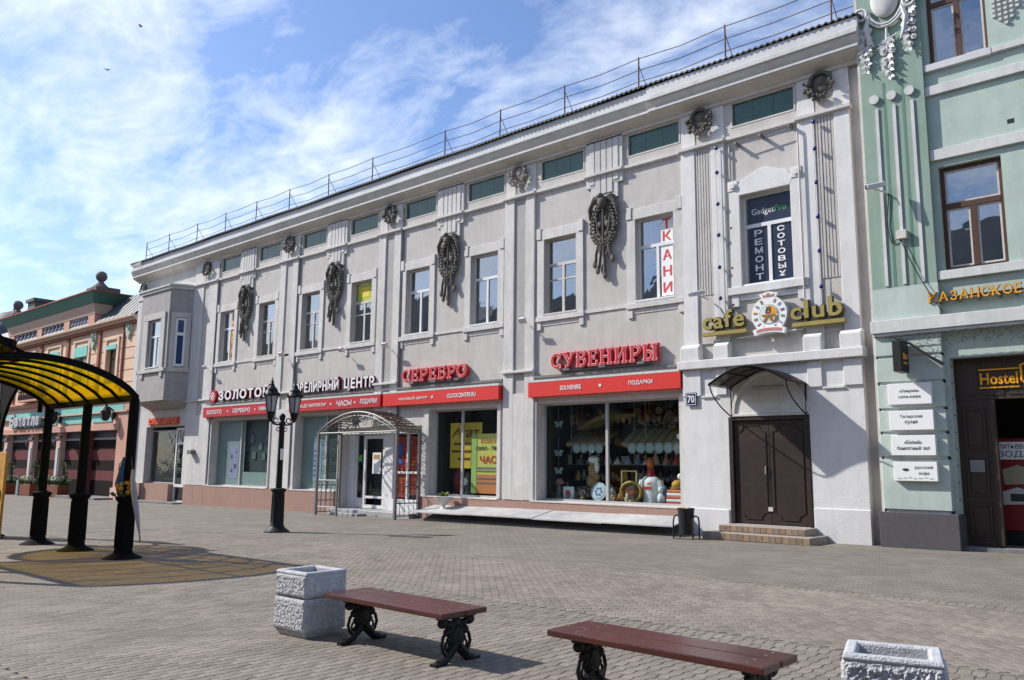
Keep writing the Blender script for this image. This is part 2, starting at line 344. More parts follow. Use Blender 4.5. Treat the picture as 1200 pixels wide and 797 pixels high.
def thing(name, label, cat, loc, group=None):
    o = bpy.data.objects.new(name, None); COL.objects.link(o); o.location = loc; o.empty_display_size = 0.2
    ORG[o.name] = Vector(loc)
    return tag(o, label, cat, group)
def single(name, mb, m, label, cat, loc, group=None, smooth=False, bevel=0.0):
    """a thing that is one mesh, with its origin at loc"""
    loc = Vector(loc)
    o = mesh_object(name, [Vector(p) - loc for p in mb.v], mb.f, m, None, smooth, bevel)
    o.location = loc; ORG[o.name] = loc
    return tag(o, label, cat, group)
def copy_tree(o, parent=None):
    c = o.copy(); COL.objects.link(c)
    if parent is not None: c.parent = parent
    for ch in list(o.children): copy_tree(ch, c)
    return c
def boxes(name, m, parent, lst, bevel=0.0):
    for q in lst: MB().box(*q).build(name, m, parent, bevel=bevel)
def gz(x): return 0.0097 * x
def text_mesh(body, x0, x1, z0, z1, y, depth, m, parent=None, name='lettering', bold=0.0, shear=0.0, right_to=None):
    """built-in font fitted into the box x0..x1, z0..z1 on the plane y, standing proud by depth"""
    c = bpy.data.curves.new('lettering', 'FONT'); c.body = body; c.extrude = 0.02; c.offset = bold; c.shear = shear; c.resolution_u = 3
    t = bpy.data.objects.new('lettering_source', c); COL.objects.link(t)
    bpy.context.view_layer.update()
    me = bpy.data.meshes.new_from_object(t.evaluated_get(bpy.context.evaluated_depsgraph_get()))
    bpy.data.objects.remove(t); bpy.data.curves.remove(c)
    vs = [v.co.copy() for v in me.vertices]; fs = [tuple(p.vertices) for p in me.polygons]; bpy.data.meshes.remove(me)
    ax, bx = min(v.x for v in vs), max(v.x for v in vs); ay, by = min(v.y for v in vs), max(v.y for v in vs)
    V = []
    for v in vs:
        X = x0 + (v.x - ax) / (bx - ax) * (x1 - x0); Z = z0 + (v.y - ay) / (by - ay) * (z1 - z0)
        V.append((X, y - (depth if v.z > 0 else 0.0), Z))
    return mesh_object(name, V, fs, m, parent)

def wall_cells(x0, x1, z0, z1, y, holes, depth=0.3):
    """flat wall in the plane y with rectangular openings and their reveals; hole = (x0,x1,z0,z1[,depth])"""
    mb = MB()
    xs = sorted({x0, x1, *[h[0] for h in holes], *[h[1] for h in holes]}); zs = sorted({z0, z1, *[h[2] for h in holes], *[h[3] for h in holes]})
    xs = [q for q in xs if x0 <= q <= x1]; zs = [q for q in zs if z0 <= q <= z1]
    for i in range(len(xs) - 1):
        for j in range(len(zs) - 1):
            cx, cz = (xs[i] + xs[i + 1]) / 2, (zs[j] + zs[j + 1]) / 2
            if any(h[0] < cx < h[1] and h[2] < cz < h[3] for h in holes): continue
            mb.quad((xs[i], y, zs[j]), (xs[i + 1], y, zs[j]), (xs[i + 1], y, zs[j + 1]), (xs[i], y, zs[j + 1]))
    for h in holes:
        a, b, c, d = h[:4]; e = y + (h[4] if len(h) > 4 else depth)
        mb.quad((a, y, c), (a, e, c), (a, e, d), (a, y, d)); mb.quad((b, y, c), (b, y, d), (b, e, d), (b, e, c))
        mb.quad((a, y, d), (a, e, d), (b, e, d), (b, y, d)); mb.quad((a, y, c), (b, y, c), (b, e, c), (a, e, c))
    return mb

# ================================================================ GROUND AND PAVING
gr = MB()
xs_ = [-1500, -90, 30, 1500]; ys_ = [-200, 1500]
zs_ = [gz(-90), gz(-90), gz(30), gz(30)]
gr.add([(x, y, z) for y in ys_ for x, z in zip(xs_, zs_)], [(i, i + 1, i + 5, i + 4) for i in range(3)])
M['sand'] = mat('joint_sand', (0.085, 0.078, 0.068), 0.95, 0.3, 9)
ground = gr.build('ground', 'sand'); ground['kind'] = 'structure'

def paving_material():
    m = mat('paving_far', (0.200, 0.177, 0.146), 0.88, 0.16, 0.9, 0.0, stain=0.16)
    t = m.node_tree; b = t.nodes['Principled BSDF']
    co = t.nodes.new('ShaderNodeTexCoord'); br = t.nodes.new('ShaderNodeTexBrick')
    br.inputs['Scale'].default_value = 1.0; br.inputs['Brick Width'].default_value = 0.21; br.inputs['Row Height'].default_value = 0.108; br.inputs['Mortar Size'].default_value = 0.006
    br.inputs['Color1'].default_value = (0.82, 0.82, 0.82, 1); br.inputs['Color2'].default_value = (1.08, 1.08, 1.06, 1); br.inputs['Mortar'].default_value = (0.42, 0.42, 0.42, 1)
    t.links.new(co.outputs['Object'], br.inputs['Vector'])
    src = b.inputs['Base Color'].links[0].from_socket
    mx = t.nodes.new('ShaderNodeVectorMath'); mx.operation = 'MULTIPLY'; t.links.new(src, mx.inputs[0]); t.links.new(br.outputs['Color'], mx.inputs[1]); t.links.new(mx.outputs[0], b.inputs['Base Color'])
    bp = t.nodes.new('ShaderNodeBump'); bp.inputs['Strength'].default_value = 0.5; bp.inputs['Distance'].default_value = 0.006; bp.invert = True
    t.links.new(br.outputs['Fac'], bp.inputs['Height']); t.links.new(bp.outputs[0], b.inputs['Normal'])
    return m
M['paving'] = paving_material()
M['paver'] = mat('paver_concrete', (0.212, 0.181, 0.147), 0.85, 0.13, 1.1, 0.4, 90, stain=0.13, island=0.15)
M['paver_pale'] = mat('paver_pale', (0.222, 0.190, 0.156), 0.85, 0.12, 1.6, 0.4, 90, stain=0.16, island=0.12)
# far paving as sheets 12 mm above the bed: beyond the piece-by-piece zone
pv = MB()
Y0, YA, YB, YC = 2.6, 7.85, 8.07, 11.75
XL_, XR_ = -23.5, 3.0
def sheet_quad(mb, x0, x1, y0, y1, h=0.012):
    mb.quad((x0, y0, gz(x0) + h), (x1, y0, gz(x1) + h), (x1, y1, gz(x1) + h), (x0, y1, gz(x0) + h))
sheet_quad(pv, -90, XL_, -30, 60); sheet_quad(pv, XL_, 30, 11.97, 60); sheet_quad(pv, XL_, 30, -30, Y0); sheet_quad(pv, XR_, 30, Y0, 11.97)
sheet_quad(pv, XL_, XR_, 7.55, 8.45, 0.006); sheet_quad(pv, XL_, XR_, 11.45, 11.97, 0.006)
paving = pv.build('paving', 'paving'); paving['kind'] = 'structure'

PL, PW, PA, PG = 0.21, 0.108, 0.013, 0.0026
def paver_outline(odd, g, L=PL, W=PW):
    s = -1 if odd else 1
    pts = [(-L / 2 + g, 0), (-L / 4, s * PA), (0, 0), (L / 4, -s * PA), (L / 2 - g, 0)]
    lo = [(W / -2 + g + o, y) for y, o in pts]; hi = [(W / 2 - g + o, y) for y, o in pts]
    return lo + hi[::-1]
def paver_geo(odd):
    o = paver_outline(odd, PG); i = paver_outline(odd, PG + 0.006); n = len(o)
    v = [(x, y, 0.0) for x, y in o] + [(x, y, 0.0085) for x, y in o] + [(x, y, 0.0125) for x, y in i]
    f = [(k, (k + 1) % n, n + (k + 1) % n, n + k) for k in range(n)] + [(n + k, n + (k + 1) % n, 2 * n + (k + 1) % n, 2 * n + k) for k in range(n)] + [tuple(range(2 * n, 3 * n))]
    return v, f
GEO = [paver_geo(0), paver_geo(1)]
def frame_xy(x, y, z=0.0):
    p = Vector((x, y, z - 1.67)); d = p.dot(fwd)
    if d < 0.5: return None
    return 600 + 968.67 * p.dot(right) / d, 398.5 + 968.67 * p.dot(down) / d, d
def in_view(x, y, m=120):
    q = frame_xy(x, y, gz(x)); return q is not None and -m * 1.6 < q[0] < 1200 + m * 1.6 and q[1] < 797 + m
cells = []   # (x, y, angle, odd)
def fill(test, ang, ext):
    c, s = math.cos(ang), math.sin(ang)
    x0, x1, y0, y1 = ext
    us = [c * x + s * y for x in (x0, x1) for y in (y0, y1)]; vs = [-s * x + c * y for x in (x0, x1) for y in (y0, y1)]
    for i in range(int(min(us) / PW), int(max(us) / PW) + 1):
        for j in range(int(min(vs) / PL) - 1, int(max(vs) / PL) + 2):
            u = i * PW; v = (j + (0.5 if i % 2 else 0.0)) * PL; x = c * u - s * v; y = s * u + c * v
            if test(x, y) and in_view(x, y): cells.append((x, y, ang, i % 2))
fill(lambda x, y: XL_ < x < XR_ and Y0 < y < YA - 0.03, 0.0, (XL_, XR_, Y0, YA))
fill(lambda x, y: XL_ < x < XR_ and YB + 0.05 < y < YC - 0.05, R(45), (XL_, XR_, YB, YC))
def near(c): q = frame_xy(c[0], c[1], gz(c[0])); return q[2] if (-5 < q[0] < 1205 and q[1] < 800) else 1e6 + q[2]
cells.sort(key=near)
def shuffled(c):
    return random.uniform(-0.0011, 0.0011), random.uniform(-0.0035, 0.0035), random.uniform(-0.0035, 0.0035)
pm = []
for k in (0, 1):
    me = bpy.data.meshes.new('paver'); me.from_pydata(*[GEO[k][0], [], GEO[k][1]]); me.materials.append(M['paver']); pm.append(me)
for (x, y, a, odd) in cells[:300]:
    o = bpy.data.objects.new('paver', pm[odd]); COL.objects.link(o); o.parent = paving
    dz, tx, ty = shuffled(0); o.location = (x, y, gz(x) + 0.001 + dz); o.rotation_euler = (tx, ty - 0.0097, a)
big_v = []; big_f = []; pale_v = []; pale_f = []
def put(vlist, flist, geo, x, y, a):
    v, f = geo; c, s = math.cos(a), math.sin(a); dz, tx, ty = shuffled(0); b = len(vlist); z0 = gz(x) + 0.001 + dz
    for (px, py, pz) in v:
        X = c * px - s * py; Y = s * px + c * py
        vlist.append((x + X, y + Y, z0 + pz + (X * (0.0097 + ty) + Y * tx if pz > 0.001 else 0.0)))
    flist += [tuple(i + b for i in q) for q in f]
for (x, y, a, odd) in cells[300:]: put(big_v, big_f, GEO[odd], x, y, a)
def fast_obj(name, v, f, m, parent):
    me = bpy.data.meshes.new(name); me.from_pydata(v, [], f); me.materials.append(M[m])
    o = bpy.data.objects.new(name, me); COL.objects.link(o); o.parent = parent; return o
o = fast_obj('pavers', big_v, big_f, 'paver', paving); o['kind'] = 'stuff'
# the two border courses, laid crosswise
GB = paver_geo(0)
for yb in (YA + 0.11, YC + 0.11):
    i = 0; x = XL_
    while x < XR_:
        if in_view(x, yb, 60): put(pale_v, pale_f, GB, x, yb, 0.0)
        x += PW
o = fast_obj('border_pavers', pale_v, pale_f, 'paver_pale', paving); o['kind'] = 'stuff'

# ================================================================ MAIN BUILDING
FY = 20.0
XW0, XW1 = -46.0, -6.76
bld = thing('commercial_building', 'long grey and white two storey building with dark wreath reliefs and red shop signs', 'building', (-26, FY, gz(-26)))
PIL = [(-39.75, -37.35), (-31.85, -30.45), (-24.95, -23.62), (-18.27, -16.95), (-11.5, -10.17), (-8.09, -6.76)]
BAYC = [-34.62, -27.72, -20.95, -14.17]
WIN = [(-36.32, 'pvc'), (-32.86, 'old'), (-29.45, 'old'), (-26.0, 'old'), (-22.66, 'pvc'), (-19.25, 'pvc'), (-15.93, 'old'), (-12.45, 'pvcT'), (-9.05, 'gadget')]
WZ0, WZ1 = 6.42, 8.87
holes = []
for cx, k in WIN:
    hw = 0.70 if k == 'gadget' else 0.64
    holes.append((cx - hw, cx + hw, WZ0, WZ1, 0.30))
PAN = []
for c in BAYC: PAN += [(c - 2.60, c - 0.80), (c + 0.80, c + 2.62)]
PAN.append((-9.97, -8.15))
for a, b in PAN: holes.append((a, b, 10.86, 11.59, 0.13))
wall_cells(XW0, XW1, 4.30, 11.66, FY, holes).build('upper_wall', 'grey_plaster', bld)
# ground floor: openings are the shop windows, the entry, the souvenir shop at the left end and the cafe door
LOW = [(-44.1, -39.35, gz(-42) - .1, 3.48, 0.38), (-37.15, -32.15, 0.58, 3.66, 0.36), (-30.15, -27.15, 0.58, 3.66, 0.36), (-27.05, -22.25, gz(-25) + 0.0, 3.05, 0.55), (-21.85, -18.55, 0.58, 3.58, 0.36), (-16.85, -11.75, 0.58, 3.60, 0.38)]
wall_cells(XW0, -11.5, -0.75, 4.30, FY, LOW).build('lower_wall', 'rough_plaster', bld)
# the white cafe bay, proud of the wall, with its door recess
CY = 19.84
cw = wall_cells(-11.53, -6.75, -0.3, 4.30, CY, [(-10.22, -8.07, 0.26, 2.96, 0.22)])
cw.quad((-11.53, CY, -.3), (-11.53, CY, 4.3), (-11.53, FY + .3, 4.3), (-11.53, FY + .3, -.3)); cw.quad((-6.75, CY, -.3), (-6.75, FY + .6, -.3), (-6.75, FY + .6, 4.3), (-6.75, CY, 4.3))
cw.build('cafe_bay_wall', 'cafe_white', bld)
boxes('cafe_plinth', 'cafe_white', bld, [(-11.55, -10.25, CY - .035, CY + .05, -.3, .60), (-8.04, -6.73, CY - .035, CY + .05, -.3, .73)], .012)
# recessed fields in the cafe bay, arch over the door
mb = MB(); n = 20
arc = [(-9.09 + 0.93 * math.cos(math.pi * i / n), 3.02 + 1.02 * math.sin(math.pi * i / n)) for i in range(n + 1)]
arc2 = [(-9.09 + 1.02 * math.cos(math.pi * i / n), 2.97 + 1.14 * math.sin(math.pi * i / n)) for i in range(n + 1)]
mb.prism(arc2 + arc[::-1], CY - 0.045, CY + 0.02); mb.box(-10.11, -8.07, CY - .045, CY + .02, 2.965, 3.03)
mb.box(-9.52, -8.70, CY - 0.04, CY + 0.02, 3.30, 3.70); mb.box(-9.44, -8.78, CY - 0.055, CY - 0.03, 3.37, 3.63)
mb.build('door_arch', 'white_plaster', bld, bevel=0.008)
boxes('cafe_pier', 'cafe_white', bld, [(-11.52, -10.97, CY - .05, CY + .02, 3.55, 4.26), (-7.18, -6.74, CY - .05, CY + .02, 3.62, 4.26), (-8.06, -7.70, CY - .05, CY + .02, 3.62, 4.26), (-10.52, -10.22, CY - .05, CY + .02, 3.55, 4.26)], .01)
boxes('pier_panel_sill', 'cafe_white', bld, [(-10.965, -10.525, CY - .045, CY + .02, 3.50, 3.545), (-7.695, -7.185, CY - .045, CY + .02, 3.57, 3.615)])
# ledge over the cafe bay with its pedestals
mb = MB(); mb.box(-11.62, -6.66, CY - 0.16, FY, 4.27, 4.50)
for a, b in ((-11.55, -10.98), (-10.55, -10.12), (-8.12, -7.66), (-7.22, -6.71)): mb.box(a, b, CY - 0.10, FY, 4.502, 4.86); mb.prism([(CY - .10, 4.86), (CY + .02, 4.95), (FY, 4.95), (FY, 4.86)], a, b, 'yz')
mb.build('cafe_ledge', 'cafe_white', bld, bevel=0.015)

# pilasters: white strips and grey or ribbed middles
for i, (a, b) in enumerate(PIL):
    w_ = b - a
    if i == 0: g0, g1 = a + 1.05, a + 1.55
    else: g0, g1 = a + w_ * 0.33, a + w_ * 0.70
    z0 = 4.93 if i >= 4 else (3.10 if i == 2 else 0.58)
    wm = MB(); yy = FY - 0.085
    for (p, q) in ((a, g0), (g1, b)): wm.box(p, q, yy, FY + 0.02, z0, 10.48)
    boxes('attic_pier', 'cafe_white' if i >= 4 else 'white_plaster', bld, [(a, g0, FY - .03, FY + .02, 10.60, 11.655), (g1, b, FY - .03, FY + .02, 10.60, 11.655)], .006)
    pl = wm.build('pilaster', 'cafe_white' if i >= 4 else 'white_plaster', bld, bevel=0.012)
    gm = MB()
    if i >= 4:
        zb = 6.30; nrib = 6; rw = (g1 - g0) / nrib
        for k in range(nrib): gm.box(g0 + rw * k + rw * 0.16, g0 + rw * (k + 1) - rw * 0.16, FY - 0.062, FY - 0.04, zb, 10.48)
        gm.box(g0, g1, FY - 0.042, FY + 0.01, 4.96, 10.48); gm.box(g0, g1, FY - .012, FY + .01, 10.6, 11.655)
        gm.build('ribbed_strip', 'mid_grey' if False else 'grey_plaster', pl)
    else:
        gm.box(g0, g1, FY - 0.035, FY + 0.01, 3.95, 10.48); gm.box(g0, g1, FY - .012, FY + .01, 10.6, 11.655); gm.build('grey_strip', 'mid_grey' if i in (2, 3) else 'grey_plaster', pl)
        lm = MB(); lm.box(g0 - .002, g1 + .002, FY - 0.083, FY + 0.01, z0, 3.95); lm.build('pilaster_foot', 'white_plaster', pl)
        cm = MB(); cm.box(a - .03, b + .03, FY - 0.17, FY, 4.62, 4.70); cm.build('pilaster_band', 'white_plaster', pl, bevel=0.01)
    # thin grey upright tube beside some pilasters
    if i in (0, 1, 2):
        k = MB(); k.tube([(b + 0.07, FY - 0.05, 0.7), (b + 0.07, FY - 0.05, 11.4)], 0.028, 6); k.build('upright_tube', 'grey_iron', bld)
# left-hand end strip of the wall
mb = MB(); mb.box(XW0, XW0 + 0.75, FY - 0.13, FY + 0.02, -0.6, 10.48); mb.box(XW0, XW0 + .75, FY - .03, FY + .02, 10.6, 11.655); mb.build('pilaster', 'white_plaster', bld, bevel=0.012)

# string course under the attic
prof = lambda p: [(FY + .02, 10.47), (FY - p * .45, 10.48), (FY - p, 10.51), (FY - p, 10.59), (FY + .02, 10.61)]
mb = MB(); mb.prism(prof(0.10), XW0 - .02, XW1 + .02, 'yz')
for a, b in PIL: mb.prism(prof(0.17), a - 0.04, b + 0.04, 'yz')
for c in BAYC: mb.prism(prof(0.19), c - .71, c + .71, 'yz')
mb.prism(prof(0.17), XW0 - .04, XW0 + .8, 'yz')
mb.build('string_course', 'white_plaster', bld)
# sill band between the windows
edges = [q for c, k in WIN[:8] for q in (c - 0.96, c + 0.96)]
for a, b in ((-35.36, -33.82), (-28.49, -26.96), (-21.70, -20.21), (-14.97, -13.41)): boxes('sill_band', 'white_plaster', bld, [(a, b, FY - 0.035, FY + .01, 6.27, 6.36)])
for a, b in ((-31.9, -30.41),): boxes('sill_band', 'white_plaster', bld, [(a, b, FY - 0.035, FY + .01, 6.27, 6.36)])

# fluted brackets between the attic panels
for c in BAYC:
    mb = MB(); steps = [(0.68, 10.17, 11.655, 0.08), (0.50, 9.72, 10.165, 0.075)]
    for hw, z0, z1, p in steps: mb.box(c - hw, c + hw, FY - p, FY, z0, z1)
    for k in range(5):
        x = c - 0.44 + k * 0.22; mb.box(x - 0.095, x + 0.095, FY - 0.105, FY - .05, 9.90 if 0 < k < 4 else 10.25, 11.60)
    mb.build('fluted_bracket', 'white_plaster', bld, bevel=0.008)

# attic panels of green glass, each in a pale frame
for a, b in PAN:
    fr = MB(); z0, z1 = 10.86, 11.59; t = 0.04
    fr.box(a, b, FY - .012, FY + .10, z0, z0 + t); fr.box(a, b, FY - .012, FY + .10, z1 - t, z1); fr.box(a, a + t, FY - .012, FY + .10, z0 + t, z1 - t); fr.box(b - t, b, FY - .012, FY + .10, z0 + t, z1 - t)
    f_ = fr.build('attic_light', 'soffit', bld)
    g = MB(); nb = 3; rows = 1
    pw = (b - a - 2 * t) / nb; ph = (z1 - z0 - 2 * t) / rows
    for i in range(nb):
        for j in range(rows):
            dy = random.uniform(-.004, .004)
            g.box(a + t + i * pw + .004, a + t + (i + 1) * pw - .004, FY + 0.075 + dy, FY + 0.12, z0 + t + j * ph + .004, z0 + t + (j + 1) * ph - .004)
    g.box(a, b, FY + .112, FY + .128, z0, z1)
    g.build('green_panel', 'green_glass', f_)

# cornice, fascia, roof
cp = [(20.02, 11.655), (19.86, 11.72), (19.66, 11.82), (19.63, 11.87), (19.63, 11.94), (19.61, 11.96), (19.57, 12.03), (19.52, 12.15), (19.50, 12.19), (19.50, 12.27), (19.555, 12.285), (19.555, 12.60), (20.4, 12.60), (20.4, 11.655)]
mb = MB(); mb.prism(cp, XW0 - 0.42, -12.35, 'yz'); mb.build('cornice', 'soffit', bld)
cp2 = [(y - (0.05 if y < 19.7 else 0), z) for y, z in cp]
mb = MB(); mb.prism(cp2, -12.35, XW1 + 0.42, 'yz'); mb.build('cornice', 'soffit', bld)
mb = MB(); boxes('cornice_moulding', 'stucco_white', bld, [(-12.33, XW1 + 0.44, 19.415, 19.46, 12.16, 12.285), (-12.33, XW1 + .40, 19.545, 19.585, 11.86, 11.945), (XW0 - .40, -12.36, 19.60, 19.64, 11.865, 11.94), (XW0 - .3, -12.37, 19.475, 19.505, 12.20, 12.275)], .006)
mb = MB(); mb.box(XW0 - .3, XW1 + .3, 19.92, 20.01, 11.60, 11.69); mb.build('frieze_band', 'soffit', bld)
mb = MB(); mb.box(-6.76, -6.40, FY + .06, FY + .6, -.3, 11.7); mb.build('gap_wall', 'grey_plaster', bld)
boxes('fascia_board', 'fascia', bld, [(XW0 - .43, -12.36, 19.548, 19.56, 12.29, 12.598), (-12.34, XW1 + .43, 19.498, 19.51, 12.29, 12.598)])
v = []; f = []; per = 0.17; x = XW0 - 0.5; k = 0
while x < XW1 + 0.5:
    dz = 0.03 * math.cos(2 * math.pi * k / 4); sag = 0.025 * math.sin(x * 0.9) * math.sin(x * .37)
    v += [(x, 19.44, 12.655 + dz + sag), (x, 26.2, 14.95 + dz)]; x += per / 4; k += 1
f = [(2 * i, 2 * i + 2, 2 * i + 3, 2 * i + 1) for i in range(len(v) // 2 - 1)]
v2 = [(a, b, c - 0.035) for a, b, c in v]; n0 = len(v)
f += [tuple(q + n0 for q in t) for t in f] + [(2 * i, 2 * i + n0, 2 * i + 2 + n0, 2 * i + 2) for i in range(n0 // 2 - 1)]
roof = mesh_object('roof', v + v2, f, 'roof', bld)
mb = MB(); mb.quad((XW0, 26.2, 14.95), (XW1, 26.2, 14.95), (XW1, 33, 12.6), (XW0, 33, 12.6)); mb.build('rear_roof', 'roof', bld)
mb = MB()
for X in (XW0, XW1): mb.add([(X, FY, -.8), (X, 33, -.8), (X, 33, 12.6), (X, 26.2, 14.93), (X, FY, 12.6)], [(0, 1, 2, 3, 4)])
mb.quad((XW0, 33, -.8), (XW1, 33, -.8), (XW1, 33, 12.6), (XW0, 33, 12.6)); mb.build('outer_wall', 'grey_plaster', bld)
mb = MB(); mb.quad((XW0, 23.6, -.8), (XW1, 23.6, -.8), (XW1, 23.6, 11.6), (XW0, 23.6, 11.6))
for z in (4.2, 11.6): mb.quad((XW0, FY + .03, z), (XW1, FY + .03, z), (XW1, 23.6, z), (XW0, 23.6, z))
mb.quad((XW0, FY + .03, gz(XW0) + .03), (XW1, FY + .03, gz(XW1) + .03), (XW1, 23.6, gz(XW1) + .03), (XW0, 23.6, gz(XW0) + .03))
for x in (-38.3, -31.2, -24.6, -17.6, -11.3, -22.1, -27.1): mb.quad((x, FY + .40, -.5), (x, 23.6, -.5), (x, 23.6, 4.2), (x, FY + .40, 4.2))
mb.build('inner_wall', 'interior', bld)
# white corner sheet hanging loose at the roof's left end
mb = MB(); mb.add([(-46.35, 19.36, 12.52), (-44.9, 19.36, 12.60), (-45.1, 19.42, 12.36), (-45.9, 19.40, 12.42)], [(0, 1, 2, 3)]); mb.add([(-46.35, 19.37, 12.52), (-44.9, 19.37, 12.60), (-45.1, 19.43, 12.36), (-45.9, 19.41, 12.42)], [(3, 2, 1, 0)]); mb.build('loose_flashing', 'stucco_white', bld)

# roof railing
rl = MB(); RX = [-46.5, -43.73, -40.6, -37.7, -34.84, -32.02, -29.01, -26.02, -21.71, -18.91, -15.99, -13.12, -10.22, -7.22]
for z, y in ((14.08, 20.3), (13.70, 20.3), (13.33, 20.3)):
    pts = []
    for i, x in enumerate(RX):
        pts.append((x, y, z))
        if i < len(RX) - 1: pts.append(((x + RX[i + 1]) / 2, y + 0.02, z - 0.03 - 0.02 * (i % 3)))
    pts.append((-6.6, y, z)); rl.tube(pts, 0.013, 5)
rail = rl.build('roof_railing', 'rust_iron', bld)
for i, x in enumerate(RX):
    mb = MB(); mb.tube([(x, 20.3, 12.9), (x + random.uniform(-.03, .03), 20.3, 14.12)], 0.024, 6); mb.tube([(x, 20.3, 13.9), (x + 0.02, 20.9, 13.1)], 0.012, 5); mb.build('railing_post', 'rust_iron', rail)

# upper floor windows
def bars(mb, x0, x1, z0, z1, y0, y1, t):
    mb.box(x0, x0 + t, y0, y1, z0, z1); mb.box(x1 - t, x1, y0, y1, z0, z1); mb.box(x0 + t, x1 - t, y0, y1, z0, z0 + t); mb.box(x0 + t, x1 - t, y0, y1, z1 - t, z1)
def upper_window(parent, cx, hw, kind, Y=FY, z0=WZ0, z1=WZ1, surround=True, sw=0.93):
    y0, y1 = Y + 0.15, Y + 0.22
    m = 'old_white' if kind == 'old' else 'pvc'
    mb = MB(); x0, x1 = cx - hw, cx + hw; t = 0.058
    bars(mb, x0, x1, z0, z1, y0, y1, t)
    zt = z0 + (z1 - z0) * 0.66; mb.box(x0 + t, x1 - t, y0 - .005, y1, zt - .05, zt + .05)
    mb.box(cx - .045, cx + .045, y0 - .004, y1, z0 + t, zt - .05)
    if kind == 'old':
        zk = z0 + (z1 - z0) * 0.46
        mb.box(x0 + t, cx - .045, y0 + .002, y1, zk - .025, zk + .025); mb.box(cx + .045, x1 - t, y0 + .002, y1, zk - .025, zk + .025)
    wd = mb.build('window', m, parent)
    mb = MB()
    mb.box(x0 + t, x1 - t, y0 + .03, y0 + .042, zt + .05, z1 - t); mb.box(x0 + t, cx - .045, y0 + .03, y0 + .042, z0 + t, zt - .05); mb.box(cx + .045, x1 - t, y0 + .03, y0 + .042, z0 + t, zt - .05)
    mb.build('pane', 'pane', wd)
    mb = MB(); mb.box(x0 - .04, x1 + .04, Y - .06, y0, z0 - .035, z0 + .02); mb.build('sill', m, wd)
    cm = MB(); ww = (x1 - x0) * random.uniform(.18, .36)
    for s_ in (0, 1):
        xa = x0 + .05 if s_ == 0 else x1 - .05 - ww
        for k in range(5): cm.box(xa + ww * k / 5, xa + ww * (k + 1) / 5 - .004, y1 + .20 + .03 * (k % 2), y1 + .215 + .03 * (k % 2), z0, z1)
    cm.build('curtain', 'curtain', wd)
    if surround:
        mb = MB(); p = 0.05
        mb.box(cx - sw, x0 - .003, Y - p, Y, 6.20, 8.90); mb.box(x1 + .003, cx + sw, Y - p, Y, 6.20, 8.90)
        mb.box(cx - sw + .17, cx + sw - .17, Y - p - .004, Y, 8.875, 9.19); mb.box(cx - sw - .01, cx - sw + .17, Y - p - .03, Y, 8.90, 9.27); mb.box(cx + sw - .17, cx + sw + .01, Y - p - .03, Y, 8.90, 9.27)
        mb.box(cx - sw - .03, cx + sw + .03, Y - p - .035, Y, 6.20, 6.36)
        mb.box(cx - sw, cx - sw + .17, Y - p, Y, 5.93, 6.197); mb.box(cx + sw - .17, cx + sw, Y - p, Y, 5.93, 6.197); mb.box(cx - sw + .172, cx + sw - .172, Y - p + .03, Y, 6.05, 6.197)
        mb.build('window_surround', 'white_plaster', wd, bevel=0.008)
    return wd
WD = []
for cx, k in WIN:
    if k == 'gadget': WD.append(upper_window(bld, cx, 0.70, 'pvc', surround=False))
    else: WD.append(upper_window(bld, cx, 0.64, 'old' if k == 'old' else 'pvc'))
# the cafe bay's window surround with its low gable and roundels
mb = MB(); cx = -9.05; p = .09; Y = FY
mb.box(cx - 1.0, cx - .703, Y - p, Y, 6.25, 9.05); mb.box(cx + .703, cx + 1.0, Y - p, Y, 6.25, 9.05)
mb.prism([(cx - .70, 8.88), (cx + .70, 8.88), (cx + .80, 9.08), (cx + .62, 9.30), (cx, 9.52), (cx - .62, 9.30), (cx - .80, 9.08)], Y - p - .004, Y)
for s_ in (-1, 1): mb.box(cx + s_ * .88 - .14, cx + s_ * .88 + .14, Y - p - .02, Y, 9.03, 9.31); mb.disc(cx + s_ * .88, 9.17, .085, Y - p - .07, Y - p, 14)
mb.box(cx - 1.08, cx + 1.08, Y - p - .05, Y, 6.18, 6.38); mb.box(cx - 1.0, cx - .80, Y - p, Y, 5.86, 6.177); mb.box(cx + .80, cx + 1.0, Y - p, Y, 5.86, 6.177); mb.box(cx - .797, cx + .797, Y - p + .03, Y, 6.02, 6.177)
mb.build('window_surround', 'cafe_white', WD[-1], bevel=0.008)
# films and papers behind the panes
y_in = FY + 0.255
def film(name, x0, x1, z0, z1, m, parent, y=y_in): k = MB(); k.box(x0, x1, y, y + .006, z0, z1); return k.build(name, m, parent)
zt = WZ0 + (WZ1 - WZ0) * .66
film('film', -9.05 - .59, -9.05 + .59, zt + .05, WZ1 - .07, 'dark_blue', WD[8], FY + .172)
film('film', -9.05 - .59, -9.05 - .045, WZ0 + .07, zt - .05, 'dark_blue', WD[8], FY + .172); film('film', -9.05 + .045, -9.05 + .59, WZ0 + .07, zt - .05, 'dark_blue', WD[8], FY + .172)
text_mesh('Gadget', -9.05 - .48, -9.05 + .15, 8.28, 8.50, FY + .170, .006, 'white_print', WD[8]); text_mesh('Pro', -9.05 + .17, -9.05 + .48, 8.34, 8.50, FY + .170, .006, 'green_print', WD[8])
for i, ch in enumerate('РЕМОНТ'): text_mesh(ch, -9.05 - .42, -9.05 - .20, 7.74 - i * .235, 7.91 - i * .235, FY + .170, .006, 'white_print', WD[8], bold=.02)
for i, ch in enumerate('СОТОВЫХ'): text_mesh(ch, -9.05 + .21, -9.05 + .41, 7.78 - i * .20, 7.92 - i * .20, FY + .170, .006, 'white_print', WD[8], bold=.02)
film('banner', -12.45 + .10, -12.45 + .50, WZ0 + .09, WZ1 - .09, 'white_print', WD[7], FY + .172)
